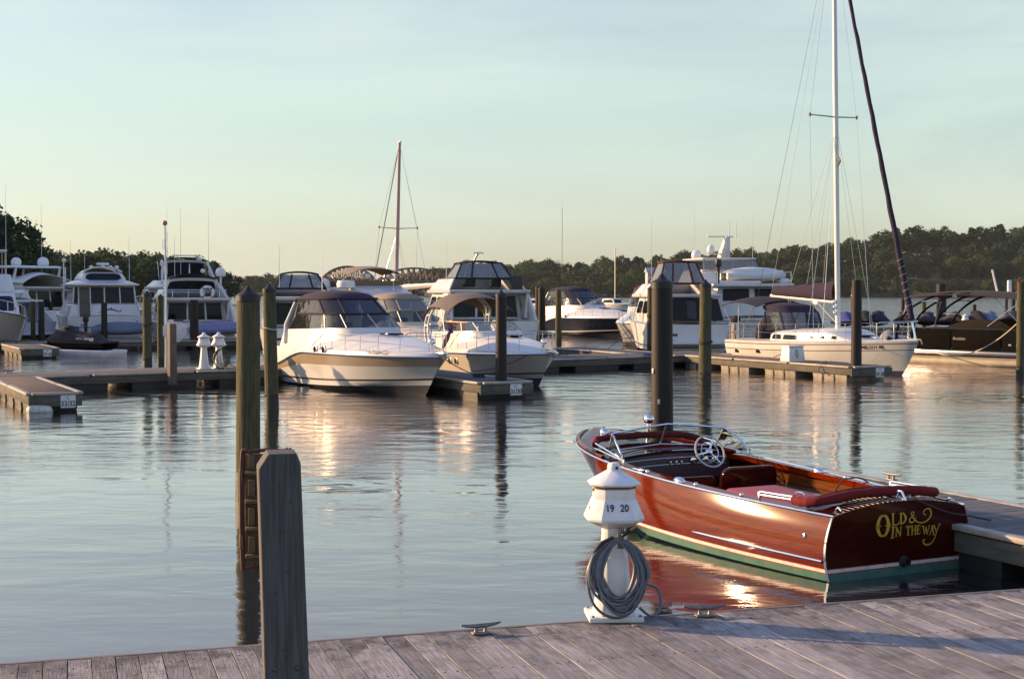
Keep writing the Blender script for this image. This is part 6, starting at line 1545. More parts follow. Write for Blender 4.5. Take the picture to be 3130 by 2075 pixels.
# ------------------------------------------------------------------ sailboats
def sailboat(label, stem, ang, L, B, mast_h, mx, detail=True, boomL=3.9, boomz=2.45, furl=CPURP, cover=CPURP, mastm=None, name='sailboat', mr=0.095, jib=True, coverH=0.74, rake=0.028):
    sh = lambda u: 0.98 + 0.02 * u + 0.20 * u ** 2
    H = Hull(L, B, sh, draft=0.5, stern=0.74, tm=0.45, p=2.0, q=0.78, rake=1.15, chine=0.72, zc=(0.02, 0.10), flare=0.85, bulge=0.10, pc=1.25)
    t = boat(name, label, stem, ang, H)
    w_ = lambda z: (lambda u: z + 0.06 * u * u)
    H.band(-.5, w_(0.10), k=4).build('bottom', mat('bottom_blue', (0.03, 0.035, 0.09), .6), t, smooth=True)
    H.band(w_(0.10), lambda u: sh(u) - 0.33, k=5).build('hull', GEL, t, smooth=True)
    TR = mat('cove_stripe', (0.14, 0.07, 0.06), .4)
    H.band(lambda u: sh(u) - 0.33, lambda u: sh(u) - 0.30).build('cove_stripe', TR, t, smooth=True)
    H.band(lambda u: sh(u) - 0.30, lambda u: sh(u) - 0.115, k=2).build('topside', GEL, t, smooth=True)
    H.band(lambda u: sh(u) - 0.115, lambda u: sh(u) - 0.08).build('cove_stripe', TR, t, smooth=True)
    H.band(lambda u: sh(u) - 0.08, sh).build('toe_moulding', GEL, t, smooth=True)
    H.deck(0, 1, lambda u: sh(u) - 0.004, lambda u: 0.06).build('deck', DECKW, t, smooth=True)
    rings = []
    for i in range(21):
        u = 0.30 + 0.46 * i / 20; x = H.x(u, sh(u)); hw = (H.b(u) - 0.36) * (1 - 0.0 * u); hz = 0.40 * (1 - smooth01(.70, 1.0, i / 20) * 0.92) * (0.85 + .15 * smooth01(0, .1, i / 20))
        rings.append([V(x, hw, sh(u) - .02), V(x, hw * .93, sh(u) + hz * .75), V(x, hw * .8, sh(u) + hz)] + [V(x, hw * .8 * s_, sh(u) + hz + 0.07 * (1 - s_ * s_)) for s_ in (.5, 0, -.5)] + [V(x, -hw * .8, sh(u) + hz), V(x, -hw * .93, sh(u) + hz * .75), V(x, -hw, sh(u) - .02)])
    MB().loft(rings, False, True).build('coachroof', GEL, t, smooth=True)
    zc = sh(.5) + .4
    # mast and rig
    mp = lambda z: V(mx - rake * (z - 1.4), 0, z)
    MB().tube([mp(1.3), mp(mast_h * .6), mp(mast_h)], [mr, mr, mr * .75], 12).build('mast', mastm or mat('mast_white', (0.74, 0.73, 0.72), 0.3, 0.0, .3, var=.04), t, smooth=True)
    MB().box(mp(mast_h), (0.35, 0.08, 0.05)).build('masthead', ALU, t)
    sz = lerp(1.4, mast_h, 0.515)
    spr = mp(sz)
    for sd in (1, -1):
        MB().tube([spr, spr + V(-.12, sd * 1.05, 0.05)], [0.028, 0.02], 6).build('spreader', ALU, t, smooth=True)
        MB().lathe([(0.03, -.07), (0.05, 0), (0.03, .07)], 8, spr + V(-.12, sd * 1.05, 0.05)).build('spreader_boot', CTAN, t, smooth=True)
        ch = H.pt(0.60, sh(.6), sd, .12)
        MB().tube([ch, spr + V(-.12, sd * 1.05, 0.05), mp(mast_h - .1)], 0.008, 5).build('cap_shroud', STEEL, t)
        MB().tube([H.pt(0.635, sh(.63), sd, .16), mp(sz - .15)], 0.007, 5).build('lower_shroud', STEEL, t)
        MB().tube([H.pt(0.555, sh(.55), sd, .16), mp(sz - .15)], 0.007, 5).build('lower_shroud', STEEL, t)
    bowp = V(H.x(1, sh(1)) - .12, 0, sh(1) + .05); hd = mp(mast_h - .05)
    MB().tube([V(0.1, 0, sh(0) + .1), hd], 0.008, 5).build('backstay', STEEL, t)
    if jib:
        MB().tube([bowp, bowp.lerp(hd, .04)], 0.035, 8).build('furling_drum', CHROME, t, smooth=True)
        pts = [bowp.lerp(hd, .045 + .93 * i / 30) + V(0, .012 * math.sin(i * 2.2), 0.012 * math.sin(i * 1.3)) for i in range(31)]
        MB().tube(pts, [lerp(.098, .052, i / 30) * (1 + .07 * math.sin(i * 1.9)) for i in range(31)], 10).build('furled_jib', furl, t, smooth=True)
        wrap = []
        for i in range(60):
            f_ = .06 + .12 * i / 59; a = i * 0.75; c = bowp.lerp(hd, f_); wrap.append(c + V(.108 * math.cos(a), .108 * math.sin(a), 0))
        MB().tube(wrap, 0.007, 5).build('jib_line', ROPEW, t, smooth=True)
    else: MB().tube([bowp, hd], 0.03, 6).build('forestay', mastm or ALU, t)
    g = mp(boomz); e = V(mx - boomL, 0, boomz + 0.22)
    MB().tube([g, e], 0.065, 10).build('boom', mastm or mat('mast_white', (0, 0, 0)), t, smooth=True)
    cr = []
    for i in range(15):
        f_ = i / 14; c = g.lerp(e, .03 + f_ * .93) + V(0, 0, .05); hh = lerp(coverH, coverH * .5, f_ ** .8) * (1 + .04 * math.sin(i * 2)); ww = lerp(.19, .11, f_)
        cr.append([c + V(0, ww * math.cos(a) * (1 - .25 * max(0, math.sin(a))), (hh / 2) + hh / 2 * math.sin(a) - .05) for a in [2 * math.pi * j / 12 for j in range(12)]])
    MB().loft(cr, True, True).build('sail_cover', cover, t, smooth=True)
    if not detail:
        MB().box(mp(lerp(1.4, mast_h, .22)) + V(.2, 0, 0), (.5, .28, .2)).build('radar_dome', WHITEP, t, bevel=.08)
        s2 = mp(lerp(1.4, mast_h, .2))
        for sd in (1, -1): MB().tube([s2, s2 + V(0, sd * .7, 0)], .02, 5).build('spreader', ALU, t)
        return t, H, sh
    for i in (1, 2, 3): # topping lifts and lazy lines
        MB().tube([mp(sz - .3), g.lerp(e, .25 * i) + V(0, .10, .3)], 0.006, 5).build('lazy_line', ROPEW, t)
    MB().tube([mp(mast_h - .2), e + V(0, 0, .05)], 0.006, 5).build('topping_lift', ROPEW, t)
    MB().tube([mp(1.65), g.lerp(e, .33)], 0.022, 6).build('boom_vang', ALU, t, smooth=True)
    MB().box(g.lerp(e, .33) + V(0, 0, -.14), (.34, .05, .2)).build('vang_fitting', STEEL, t, bevel=.02)
    MB().tube([g.lerp(e, .7), V(mx - 2.7, .15, zc + .15)], 0.010, 5).build('mainsheet', ROPEW, t); MB().tube([g.lerp(e, .72), V(mx - 2.65, -.2, zc + .15)], 0.010, 5).build('mainsheet', ROPEW, t)
    # windows
    def cabwin(u0, u1, z0, z1, nm):
        for sd in (1, -1):
            q = []
            for u, z in ((u0, z0), (u1, z0), (u1 - .006, z1), (u0 + .006, z1)):
                hw = H.b(u) - .36; q.append(V(H.x(u, sh(u)), sd * (hw * lerp(1, .93, (z - sh(u)) / .30) + .012), z))
            if sd == 1: q = [q[1], q[0], q[3], q[2]]
            MB().panel(q, 0, 0, 1, 1, .02, .006, .08).build(nm, TINT, t)
    zz = sh(.45)
    cabwin(.315, .375, zz + .06, zz + .24, 'cabin_window'); cabwin(.385, .475, zz + .06, zz + .24, 'cabin_window')
    for u in (.545, .60, .655): cabwin(u, u + .024, sh(u) + .10, sh(u) + .20, 'portlight')
    for u, dz in ((.10, .40), (.27, .38)):
        for sd in (1, -1):
            p = H.pt(u, sh(u) - dz, sd); MB().box((p.x, p.y + sd * .004, p.z), (.26, .03, .13)).build('hull_port', TINT, t, bevel=.03)
    MB().box((H.x(.72, sh(.72)), 0, sh(.72) + .20), (.55, .55, .05)).build('fore_hatch', TINT, t, bevel=.02)
    # dodger and bimini
    r1 = uring(H.x(.26, 1), H.x(.42, 1), .95, zc - .02, .6); r2 = uring(H.x(.25, 1), H.x(.38, 1), .95, zc + .62, .6); r3 = uring(H.x(.22, 1), H.x(.35, 1), .86, zc + .86, .6)
    MB().loft([r1, r2], False).build('dodger_window', VINYLD, t, smooth=True)
    MB().loft([r2, r3], False).build('dodger_band', CNAVY, t, smooth=True)
    m = MB(); cc = V(H.x(.26, 1), 0, zc + .98); rf = [r3] + [[V(lerp(cc.x, p.x, f_), p.y * f_, lerp(cc.z, p.z, f_ * f_)) for p in r3] for f_ in (.7, .35, .05)]; m.loft(rf, True); m.build('dodger_top', CNAVY, t, smooth=True)
    for i in (0, 3, 6, 9, 12, 15, 18): MB().tube([r1[i], r2[i]], .035, 6).build('dodger_seam', CNAVY, t, smooth=True)
    MB().tube(r1, .03, 6).build('dodger_hem', CNAVY, t, smooth=True)
    bg_ = [[V(lerp(-.25, H.x(.23, 1), i / 8), 1.18 * s_, zc + 1.02 + .16 * math.sin(math.pi * i / 8) - .22 * abs(s_) ** 2.2) for s_ in [1 - j / 6 for j in range(13)]] for i in range(9)]
    MB().sheet(bg_, .02).build('bimini', CNAVY, t, smooth=True)
    for sd in (1, -1):
        for x0, x1 in ((.9, -.1), (.95, 1.9), (.9, .9)): MB().tube([(x0, sd * 1.12, sh(.1) + .05), (x1, sd * 1.12, zc + .84)], .016, 6).build('bimini_frame', STEEL, t, smooth=True)
    # rails, lifelines
    for dz in (.32, .62):
        for sd in (1, -1):
            ps = [H.pt(u, sh(u), sd, .06) + V(0, 0, dz) for u in [.02 + .86 * i / 12 for i in range(13)]]
            MB().tube(ps, .008, 5).build('lifeline', STEEL, t)
    for k in range(8):
        u = .03 + .12 * k
        for sd in (1, -1):
            p = H.pt(u, sh(u), sd, .06); MB().tube([p, p + V(0, 0, .63)], .013, 6).build('stanchion', STEEL, t)
    a = [H.pt(u, sh(u), 1, .06) + V(0, 0, .64) for u in (.88, .93, .97)] ; a2 = [V(p.x, -p.y, p.z) for p in a][::-1]
    MB().tube(catmull(a + [V(H.x(1, sh(1)) - .05, 0, sh(1) + .66)] + a2, 4), .015, 6).build('pulpit', STEEL, t, smooth=True)
    for u in (.9, .96):
        for sd in (1, -1): p = H.pt(u, sh(u), sd, .06); MB().tube([p + V(-.15, 0, 0), p + V(0, 0, .64)], .014, 6).build('pulpit_leg', STEEL, t)
    b_ = [V(.75, 1.02, sh(0) + .64), V(.1, .95, sh(0) + .64), V(-.05, .5, sh(0) + .64), V(-.05, -.5, sh(0) + .64), V(.1, -.95, sh(0) + .64), V(.75, -1.02, sh(0) + .64)]
    for dz in (0, -.32): MB().tube(catmull([p + V(0, 0, dz) for p in b_], 4), .015, 6).build('pushpit', STEEL, t, smooth=True)
    for p in b_: MB().tube([p, p + V(0, 0, -.66)], .014, 6).build('pushpit_leg', STEEL, t)
    MB().ball((.15, -.72, sh(0) + .78), 1, 12, 8, (.26, .17, .15)).build('covered_grill', CPURP, t, smooth=True)
    MB().box((.15, -.80, sh(0) + .34), (.22, .10, .62)).build('grill_post', GELTAN, t, bevel=.02)
    MB().box((0.1, .62, sh(0) + .40), (.10, .30, .55)).build('rail_cushion', CTAN, t, bevel=.04)
    MB().loft([[V(1.3 + r * math.cos(a), -.1 + r * 1.1 * math.sin(a), z) for a in [2 * math.pi * k / 12 for k in range(12)]] for r, z in ((.35, sh(0) - .05), (.42, sh(0) + .25), (.34, sh(0) + .50), (.16, sh(0) + .62), (.15, sh(0) + .78), (.05, sh(0) + .86))], True, True).build('covered_binnacle', CPURP, t, smooth=True)
    p = H.pt(.865, sh(.865) - .20, -1); q = H.pt(.90, sh(.90) - .20, -1)
    text('registration', 'MD 2111 BK', .155, INK, t, p + V(0, -.012, .0), q - p, (0, -.25, 1), .003)
    MB().tube([V(H.x(1, sh(1)) - .5, 0, sh(1) + .05), V(H.x(1, sh(1)) + .14, 0, sh(1) + .03), V(H.x(1, sh(1)) + .2, 0, sh(1) - .12)], .03, 6).build('bow_anchor', GALV, t, smooth=True)
    MB().ball((H.x(.90, 1), -.35, sh(.9) + .09), .1, 10, 8, (1, 1, .8)).build('windlass', BLACK, t, smooth=True)
    MB().tube([mp(7.6) + V(.08, 0, 0), mp(7.45) + V(.2, 0, 0), mp(7.3) + V(.08, 0, 0)], .05, 6).build('mast_light', ALU, t)
    for k in range(3): MB().lathe([(.05, 0), (.06, .03), (.06, .1), (.045, .13)], 10, mp(2.0 + .2 * k) + V(-.02, -.13, 0)).build('mast_winch', CHROME, t, smooth=True)
    return t, H, sh
tS, HS, shS = sailboat('white sloop with plum sail cover and dark furled jib beside the 29/28 finger', (13.1, 47.7), -63.3, 9.4, 3.0, 16.2, 5.35)
sailboat('far sailboat with bare pinkish mast and white boom behind the pilothouse trawler', (-7.55, 76.0), 117, 9.5, 2.9, 10.4, 5.3, False, 5.6, 2.9, cover=CWHITE, mastm=mat('mast_rose', (0.36, 0.27, 0.27), .5, .1), name='sailboat', mr=.10, jib=False, coverH=.30, rake=.07)

# ------------------------------------------------------------------ pontoon boat
t = thing('pontoon_boat', 'black-sided pontoon boat with arched tower and dark bimini at the right edge', 'boat', (16.05, 58.1, 0), -52, GB)
PL = 8.6
for y in (-.95, .95):
    MB().tube([(-.1, y, .12), (.15, y, .10), (PL - 1.0, y, .10), (PL - .35, y, .2), (PL, y, .36)], [.2, .31, .31, .24, .06], 16).build('pontoon', mat('pontoon_metal', (.20, .18, .15), .6, .25, var=.2, scale=3), t, smooth=True)
MB().box((PL / 2 - .2, 0, .47), (PL - .4, 2.5, .10)).build('deck', STRIP, t, bevel=.02)
for s_ in (-1, 1): MB().box((PL / 2 - .2, s_ * 1.27, .47), (PL - .4, .05, .14)).build('deck_edge', STEEL, t, bevel=.012)
x0 = .9
for s_ in (-1, 1):
    segs = [(1.25, 3.0), (3.05, 5.2), (5.25, 7.6)]
    for a, b in segs: MB().box(((a + b) / 2, s_ * 1.17, .98), (b - a, .05, .80)).build('fence_panel', BLACKG, t, bevel=.015)
    for z in (.56, 1.40): MB().tube([(1.2, s_ * 1.18, z), (7.6, s_ * 1.18, z)], .018, 6).build('fence_rail', BLACK, t, smooth=True)
    for k in range(16): MB().ball((1.4 + k * .4, s_ * 1.205, 1.36), .012, 6, 4).build('rivet', CHROME, t)
    MB().prism([(1.5, 0), (4.2, 0), (4.0, .25), (3.2, .40), (2.4, .36), (1.7, .12)], -.03, .03, Matrix.Rotation(R(90), 3, 'X')).build('seat_side', mat('seat_brown', (.016, .013, .010), .8, spec=.1), t, bevel=.01).location = (1.2, s_ * 1.12, 1.38)
    # tower arch
    for dx in (0, .75):
        MB().tube(catmull([(.45 + dx, s_ * 1.24, .52), (.62 + dx, s_ * 1.24, 1.5), (1.15 + dx, s_ * 1.2, 2.15), (2.1 + dx, s_ * 1.1, 2.62), (3.0 + dx, s_ * 1.05, 2.75)], 5), .045, 8).build('tower_tube', BLACKG, t, smooth=True)
    for p, q in (((.60, 1.42), (1.36, 1.42)), ((.95, 1.93), (1.72, 1.93)), ((1.7, 2.44), (2.45, 2.44))): MB().tube([(p[0], s_ * 1.22, p[1]), (q[0], s_ * 1.22, q[1])], .028, 6).build('tower_rung', STEEL, t, smooth=True)
    for p, q in (((4.6, 1.5), (6.2, 2.6)), ((6.2, 1.4), (4.8, 2.65)), ((7.4, 1.4), (6.4, 2.6)), ((.6, 1.42), (1.0, 2.55))): MB().tube([(p[0], s_ * 1.15, p[1]), (q[0], s_ * 1.1, q[1])], .018, 6).build('bimini_pole', STEEL, t, smooth=True)
    for z, w_ in ((.72, 0), (.86, .08), (1.0, .2)): MB().tube([(-.05 + w_, s_ * 1.22, z), (1.1 - w_, s_ * 1.22, z)], .012, 5).build('stern_rail', STEEL, t, smooth=True)
    MB().tube(catmull([(-.1, s_ * 1.22, .55), (0, s_ * 1.22, .9), (.3, s_ * 1.22, 1.04), (1.0, s_ * 1.22, 1.03), (1.35, s_ * 1.22, .8), (1.5, s_ * 1.22, .55)], 4), .02, 6).build('stern_rail', CHROME, t, smooth=True)
    MB().lathe([(.09, 0), (.10, .08), (.05, .12)], 12, (3.1, s_ * 1.1, 2.62)).build('tower_speaker', CHROME, t, smooth=True)
g = [[V(lerp(.8, 7.2, i / 10), 1.2 * u, 2.62 + .22 * math.sin(math.pi * min(1, i / 10 + .12)) - .16 * abs(u) ** 2.5) for u in [1 - j / 5 for j in range(11)]] for i in range(11)]
MB().sheet(g, .03).build('bimini', mat('canvas_charcoal', (.024, .020, .017), .9, var=.2, scale=8, bump=.006), t, smooth=True)
text('script_name', 'Avalon', .17, GALV, t, (3.4, -1.205, 1.02), (1, 0, 0), (0, 0, 1), 0, 1.2)
for k in range(3): MB().ball((5.6 + k * .32, -1.21, .82), .07, 10, 8, (1, .4, .8)).build('dock_light', CHROME, t, smooth=True)
for y in (-.5, .5): MB().box((6.6, y, 1.0), (.6, .6, .9)).build('seat', SEATB, t, bevel=.08)
MB().box((1.9, 0, 1.0), (.8, 1.9, .85)).build('lounge', CBLACK, t, bevel=.1)
MB().ball((-.15, -.8, .82), 1, 14, 10, (.42, .40, .46)).build('wrapped_motor', CWHITE if False else mat('tarp_grey', (.26, .26, .27), .8, var=.25, scale=5, bump=.05, bscale=3), t, smooth=True)

# ------------------------------------------------------------------ jet skis
def jetski(label, loc, rz, cov, group='covered jet skis', mark=None, float_dock=True, s=1.0):
    t = thing('jet_ski', label, 'jet ski', loc, rz, group); t.scale = (s, s, s)
    hr = []
    for i in range(13):
        u = i / 12; w_ = .56 * ((1 - max(0, (u - .5) / .5) ** 2.2) ** .65 if u > .5 else 1); z0 = .10 + .28 * max(0, u - .6) ** 1.3
        hr.append([V(2.9 * u, w_ * 1.0, z0 + .34), V(2.9 * u, w_ * .85, z0 + .12), V(2.9 * u, 0, z0), V(2.9 * u, -w_ * .85, z0 + .12), V(2.9 * u, -w_, z0 + .34)])
    MB().loft(hr, False).build('hull', BLACKG, t, smooth=True)
    pr = [(0, .42), (.10, .52), (.18, .72), (.30, .78), (.42, .80), (.50, .86), (.58, 1.02), (.64, 1.06), (.70, 1.0), (.76, .92), (.82, .82), (.90, .66), (1, .46)]
    cr = []
    for u, z in pr:
        w_ = .60 * ((1 - max(0, (u - .5) / .5) ** 2.2) ** .65 if u > .5 else 1); z0 = .08 + .26 * max(0, u - .6) ** 1.3
        cr.append([V(2.96 * u - .02, w_ * c_, lerp(z0 + .30, max(z, z0 + .36), s_)) for c_, s_ in ((1.02, 0), (.98, .28), (.72, .55), (.42, .88), (.2, .98), (0, 1), (-.2, .98), (-.42, .88), (-.72, .55), (-.98, .28), (-1.02, 0))])
    MB().loft(cr, False, True).build('cover', cov, t, smooth=True)
    MB().tube([(1.72, -.36, .93), (1.78, 0, .98), (1.72, .36, .93)], .05, 6).build('handlebar_bulge', cov, t, smooth=True)
    if float_dock: MB().loft([[V(-.2, -.75, -.12), V(2.9, -.75, -.12), V(2.9, .75, -.12), V(-.2, .75, -.12)], [V(-.25, -.8, .12), V(3.1, -.8, .16), V(3.1, .8, .16), V(-.25, .8, .12)]], True, True).build('drive_on_float', WHITEP, t, bevel=.05)
    if mark: text('cover_lettering', mark, .17, INKW, t, (.72, .54, .52), (-1, 0, 0), (0, -.5, 1), .004, 1.1)
    return t
jetski('jet ski under a black cover on a white float at left', (-18.1, 63.9, .05), 158, CBLACK, mark='SEA-DOO', s=1.2)
cols = [(CBLUE, 'blue'), (CBLACK, 'black'), (CNAVY, 'dark navy'), (CBLACK, 'black'), (CPURP, 'plum'), (CBLACK, 'black'), (CBLACK, 'black'), (CGREY, 'grey'), (CBLACK, 'black'), (CBLACK, 'black')]
wh = ['just right of the sailboat mast', 'left of the black flat-topped piling', 'right of the black flat-topped piling', 'behind the sailboat bow rail', 'beside the furled jib foot', 'right of the furled jib foot', 'left of the thick banded piling', 'under the pontoon tower arch', 'behind the pontoon seat', 'nearest the right edge of the row']
for i, (c, nm) in enumerate(cols):
    jetski('%s covered jet ski %s' % (nm, wh[i]), (23.2 + i * 1.5 + random.uniform(-.12, .12), 100.6 + i * .1, .32), 262 + random.uniform(-14, 14), c, 'jet skis in a row on the low dock', float_dock=False, s=random.uniform(1.08, 1.28))

# ------------------------------------------------------------------ pedestals, signs, masts, boxes, markers
def small_ped(loc, rz, label):
    t = thing('power_pedestal', label, 'pedestal', loc, rz, 'dock power pedestals'); pedestal_parts(t, None, False); return t
small_ped((-9.42, 43.45, .452), 30, 'left of the two white pedestals on the walkway beyond the water')
small_ped((-9.02, 43.7, .452), 34, 'right of the two white pedestals on the walkway, hung with green hose')
h = thing('garden_hose', 'green hose coiled on the right pedestal of the walkway pair', 'hose', (-8.98, 43.5, .452), 20)
pts = []
for k in range(6):
    wx = rr_ = random.uniform(.16, .26); bot = random.uniform(-.05, .18)
    for i in range(12):
        a = math.pi / 2 + 2 * math.pi * i / 12; pts.append(V(.02 + wx * math.cos(a) + .05 * k * .2, -.2 - .02 * k, (.62 + bot) / 2 + (.62 - bot) / 2 * math.sin(a)))
MB().tube(catmull(pts, 3), .011, 6).build('coil', HOSEN, h, smooth=True)
MB().tube(catmull([(.2, -.2, .3), (.35, -.2, .12), (.6, -.15, .02), (.95, -.1, .015), (1.3, -.2, .012)], 5), .011, 6).build('tail', HOSEN, h, smooth=True)
small_ped((29.0, 91, .30), 10, 'white pedestal near the sailboat bow rail by the jet skis')
small_ped((30.1, 109, .30), 10, 'distant white pedestal top behind the jet skis')
t = thing('square_post', 'square weathered post on the walkway edge with octagon board behind it', 'post', (-9.95, 41.6, 0), WANG)
MB().loft([[V(-.11, -.11, .1), V(.11, -.11, .1), V(.11, .11, .1), V(-.11, .11, .1)], [V(-.10, -.10, 1.88), V(.10, -.10, 1.88), V(.10, .10, 1.88), V(-.10, .10, 1.88)]], True, True).build('post', mat('post_brown', (.15, .11, .085), .85, var=.3, scale=6, stretch=(6, 6, .5)), t, bevel=.008)
t = thing('octagon_board', 'white octagonal board behind the square walkway post', 'sign', (-9.98, 42.05, 1.66), 8)
MB().prism([(.36 * math.cos(R(22.5 + 45 * k)), .36 * math.sin(R(22.5 + 45 * k))) for k in range(8)], -.02, .02, Matrix.Rotation(R(90), 3, 'X')).build('board', SIGNW, t, bevel=.005)
MB().box((.12, -.05, .31), (.28, .05, .05)).build('bracket', POSTW, t); MB().tube([(0, .04, -1.2), (0, .04, .3)], .03, 6).build('stake', GALV, t)
t = thing('instrument_mast', 'tall thin white instrument mast with round red-lit head above the walkway', 'mast', (-11.35, 46.6, 0), 0)
MB().tube([(0, 0, .3), (.02, 0, 3.2), (.0, 0, 5.0)], [.04, .035, .025], 8).build('pole', WHITEP, t, smooth=True)
MB().ball((0, 0, 5.06), .085, 12, 8).build('globe', mat('globe_red', (.42, .16, .15), .4), t, smooth=True)
for z, s_ in ((4.55, 1), (4.3, -1), (4.05, 1)): MB().tube([(0, 0, z - .1), (s_ * .07, 0, z - .05), (s_ * .07, 0, z + .22)], .012, 5).build('sensor', WHITEP, t)
MB().lathe([(.02, 0), (.1, .03), (.1, .06)], 12, (-.08, -.02, 3.75), Matrix.Rotation(R(-80), 3, 'Y')).build('dish', WHITEP, t, smooth=True)
t = thing('instrument_mast', 'slim white mast with small dome standing left of the fish-emblem cruiser', 'mast', (-23.3, 74, 0), 0)
MB().tube([(0, 0, 1.5), (0, 0, 4.4)], [.04, .03], 8).build('pole', WHITEP, t, smooth=True); MB().ball((.02, 0, 4.45), .11, 10, 8).build('globe', WHITEP, t, smooth=True); MB().tube([(.08, 0, 3.2), (.08, 0, 4.1)], .03, 6).build('sensor', WHITEP, t)
t = thing('dock_box', 'white dock box with oval vent on the 29/28 finger beside the sailboat', 'dock box', (9.55, 48.35, .452), FANG - 90)
MB().loft([[V(-.34, -.26, 0), V(.34, -.26, 0), V(.34, .26, 0), V(-.34, .26, 0)], [V(-.30, -.2, .50), V(.30, -.2, .50), V(.30, .2, .50), V(-.30, .2, .50)]], True, True).build('box', WHITEP, t, bevel=.02)
MB().lathe([(.11, 0), (.10, .02)], 16, (0, -.235, .27), Matrix.Rotation(R(83), 3, 'X') @ Matrix.Diagonal((.7, 1.5, 1))).build('vent', GELTAN, t, smooth=True)
MB().box((0, 0, .52), (.66, .46, .035)).build('lid', WHITEP, t, bevel=.01)
t = thing('channel_marker', 'small channel marker platform with red triangle beyond the pontoon boat', 'marker', (66, 190, 0), 0)
MB().tube([(0, 0, -1), (0, 0, 2.6)], .22, 8).build('pile', PILEB, t, smooth=True); MB().box((0, 0, 2.8), (3.2, 2, .2)).build('platform', WHITEP, t)
MB().tube([(-1.2, 0, 2.8), (-1.9, 0, 5.8)], .14, 6).build('post', WHITEP, t); MB().box((.4, 0, 3.6), (.5, .5, 1.6)).build('lamp_housing', WHITEP, t, bevel=.1)
MB().prism([(-.8, 0), (.8, 0), (0, 1.6)], -.05, .05, Matrix.Rotation(R(90), 3, 'X')).build('day_mark', REDP, t).location = (1.6, -.3, 3.1)
# white fender under the 33/32 finger and ropes
o = MB(); o.lathe([(.02, -.30), (.11, -.24), (.125, -.1), (.125, .1), (.11, .24), (.02, .30)], 14, (0, 0, 0), Matrix.Rotation(R(90), 3, 'Y')); o = o.build('dock_fender', mat('fender_white', (.55, .54, .52), .6, var=.3, scale=8, bump=.03), None, smooth=True)
o.location = (-11.0, 33.05, .05); o.rotation_euler = (0, R(4), R(22)); tag(o, 'white fender floating at the end of the 33/32 finger', 'fender')
fl = thing('bow_flag', 'small red and blue furled flag on a staff between the two white cruisers', 'flag', (-2.05, 41.5, 1.0), 0)
MB().tube([(0, 0, 0), (.28, 0, .75)], .012, 6).build('staff', STEEL, fl); 
MB().loft([[V(.26 - .22 * u, .02 * math.sin(9 * u + a), .72 - .55 * u) + V(.07 * math.cos(a), .05 * math.sin(a), 0) * (0.5 + .6 * math.sin(3 * u) ** 2) for a in [2 * math.pi * k / 8 for k in range(8)]] for u in [i / 8 for i in range(9)]], True, True).build('cloth', mat('flag_red', (.42, .05, .06), .85, var=.5, scale=18), fl, smooth=True)
MB().tube([(.24, 0, .74), (.29, 0, .60)], .06, 8).build('canton', CBLUE, fl, smooth=True)
rope('mooring_line', 'dark line from the large cruiser bow down to the 31/30 finger', sag((-1.75, 37.75, 1.0), (-0.75, 38.3, .5), .05), .014, ROPED)
rope('mooring_line', 'dark line hanging from the second cruiser bow to the 31/30 finger', sag((0.55, 42.0, 1.0), (-1.2, 41.3, .5), .12), .013, ROPED)
rope('mooring_line', 'pale slack line from the pontoon boat to the piling at the right edge', sag((16.35, 57.2, .75), (16.75, 47.2, 1.75), .75, 24), .018, ROPEW)
rope('mooring_line', 'pale line from the sailboat bow to the 29/28 finger', sag((12.6, 48.0, 1.0), (11.6, 46.2, .48), .05), .010, ROPEW)
rope('mooring_line', 'blue line from the sailboat midship cleat down to its finger', sag((10.2, 50.9, 1.0), (9.3, 50.6, .48), .06), .012, ROPEB)
rope('mooring_line', 'blue line draped over the 29/28 finger end', catmull([(10.3, 46.5, .48), (10.1, 46.2, .47), (9.95, 46.1, .25), (10.15, 45.95, .18), (10.4, 45.9, .46)], 6), .016, ROPEB)
o = MB(); o.tube([V(.166 * math.cos(a), .166 * math.sin(a), .02 * math.sin(2 * a)) for a in [2 * math.pi * k / 20 for k in range(20)]], .016, 6, True); o = o.build('rope_turn', ROPEW, None, smooth=True); o.location = (-5.78, 34.0, 1.93); tag(o, 'white rope turn tied round the timber piling by the large cruiser', 'rope', 'mooring lines')

def ring_rope(x, y, z, r, m, label, rr=.02):
    o = MB()
    o.tube([V(r * math.cos(a), r * math.sin(a), .03 * math.sin(a + 1)) for a in [2 * math.pi * k / 24 for k in range(24)]], rr, 6, True)
    o.tube([V((r + .004) * math.cos(a), (r + .004) * math.sin(a), .05 + .03 * math.sin(a)) for a in [2 * math.pi * k / 24 for k in range(24)]], rr, 6, True)
    o = o.build('rope_turn', m, None, smooth=True); o.location = (x, y, z); tag(o, label, 'rope', 'mooring lines')
ring_rope(5.87, 43.1, 1.27, .195, ROPED, 'dark rope turned twice round the timber piling left of the sailboat')
ring_rope(6.39, 65.7, 1.7, .155, ROPED, 'dark rope turned twice round the slim timber piling by the thick dark piling')
ring_rope(-13.39, 52.2, 1.6, .175, ROPED, 'dark rope turned round the timber piling behind the walkway at left')
# small tags screwed to the thick dark piling
for o in bpy.data.objects:
    if o.get('label', '').startswith('thick dark sleeved piling'):
        for a, z in ((-150, 1.72), (-112, 1.30)):
            a2 = R(a) - o.rotation_euler[2]
            m = MB().box((0, 0, 0), (.012, .035, .07)).build('tag_plate', ALU, o, bevel=.003)
            m.location = (.156 * math.cos(a2), .156 * math.sin(a2), z); m.rotation_euler = (0, 0, a2)
        break

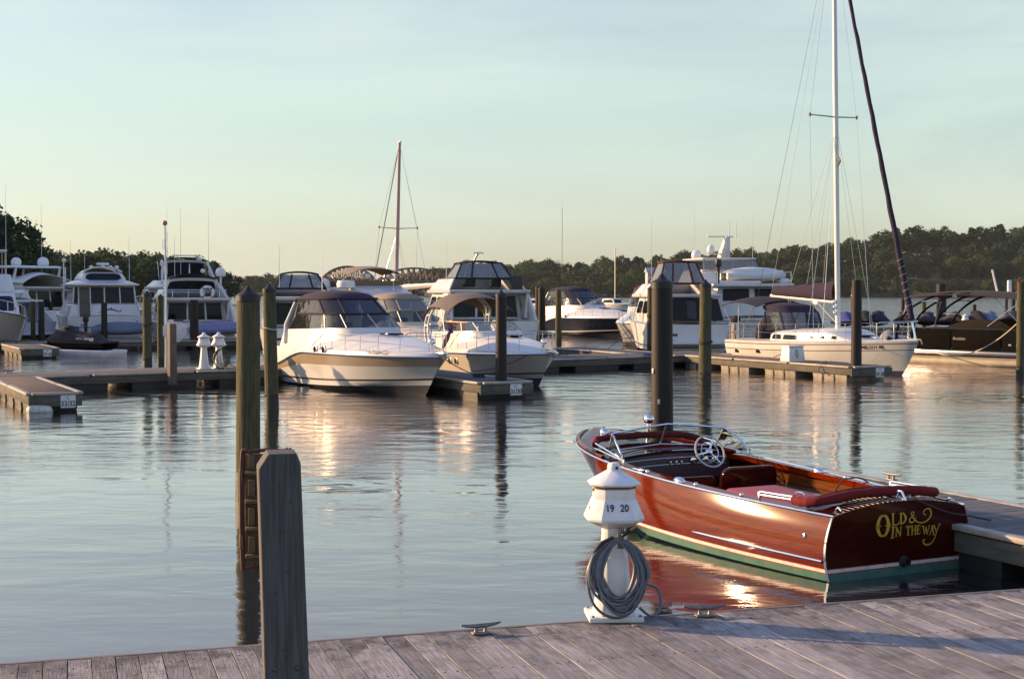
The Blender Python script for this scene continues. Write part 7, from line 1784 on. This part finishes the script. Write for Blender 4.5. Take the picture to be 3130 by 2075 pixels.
YEL = mat('cord_yellow', (.42, .30, .03), .5)
rope('shore_power_cord', 'yellow power cord lying along the walkway beside the two pedestals', catmull([(-8.95, 43.45, .9), (-8.75, 43.2, .55), (-8.3, 43.35, .47), (-7.6, 43.9, .47), (-7.2, 44.4, .47), (-6.9, 44.7, .62), (-6.6, 44.6, 1.15)], 6), .016, YEL, 'cord', 'shore power cords')
rope('mooring_line', 'dark line from the fish-emblem cruiser stern to the farther walkway', sag((-19.4, 73.3, 1.4), (-17.6, 70.9, .5), .25), .016, ROPED)
rope('mooring_line', 'pale line from the cruiser with lifebuoy to the stout dark piling', sag((-17.4, 72.6, 1.3), (-15.75, 69.9, 1.2), .35), .016, ROPEW)
rope('mooring_line', 'dark line from the navy-hulled cruiser bow down towards the far finger', sag((7.4, 86.4, 1.2), (4.0, 58.8, .5), .2, 20), .016, ROPED)
rope('mooring_line', 'dark bow line of the cruiser behind the thick dark piling', sag((6.0, 71.0, 1.25), (6.38, 65.9, 1.72), .45), .016, ROPED)
rope('mooring_line', 'blue line coiled in a heap on the walkway near the timber piling', [V(5.0 + (.12 + .012 * i % .1) * math.cos(i * .7), 52.2 + (.12 + .01 * i % .1) * math.sin(i * .7), .47 + .0012 * i) for i in range(60)], .014, ROPEB)
rope('mooring_line', 'dark line heap on the 31/30 finger beside its black piling', [V(-.9 + (.10 + .012 * i % .1) * math.cos(i * .7), 39.2 + (.10 + .01 * i % .1) * math.sin(i * .7), .47 + .0012 * i) for i in range(60)], .014, ROPED)

# ------------------------------------------------------------------ thin evening haze over the river
hz = MB().box((0, 2970, 38), (8100, 6080, 84)).build('haze', None); hz['kind'] = 'stuff'; hz['label'] = 'thin pale evening haze over the river'
hm = bpy.data.materials.new('haze_air'); hm.use_nodes = True
hn = hm.node_tree.nodes; hn.remove(hn['Principled BSDF']); pv = hn.new('ShaderNodeVolumePrincipled')
pv.inputs['Color'].default_value = (0.86, 0.92, 0.95, 1); pv.inputs['Density'].default_value = 0.00005; pv.inputs['Anisotropy'].default_value = 0.2
hm.node_tree.links.new(pv.outputs[0], hn['Material Output'].inputs['Volume']); hz.data.materials.append(hm)
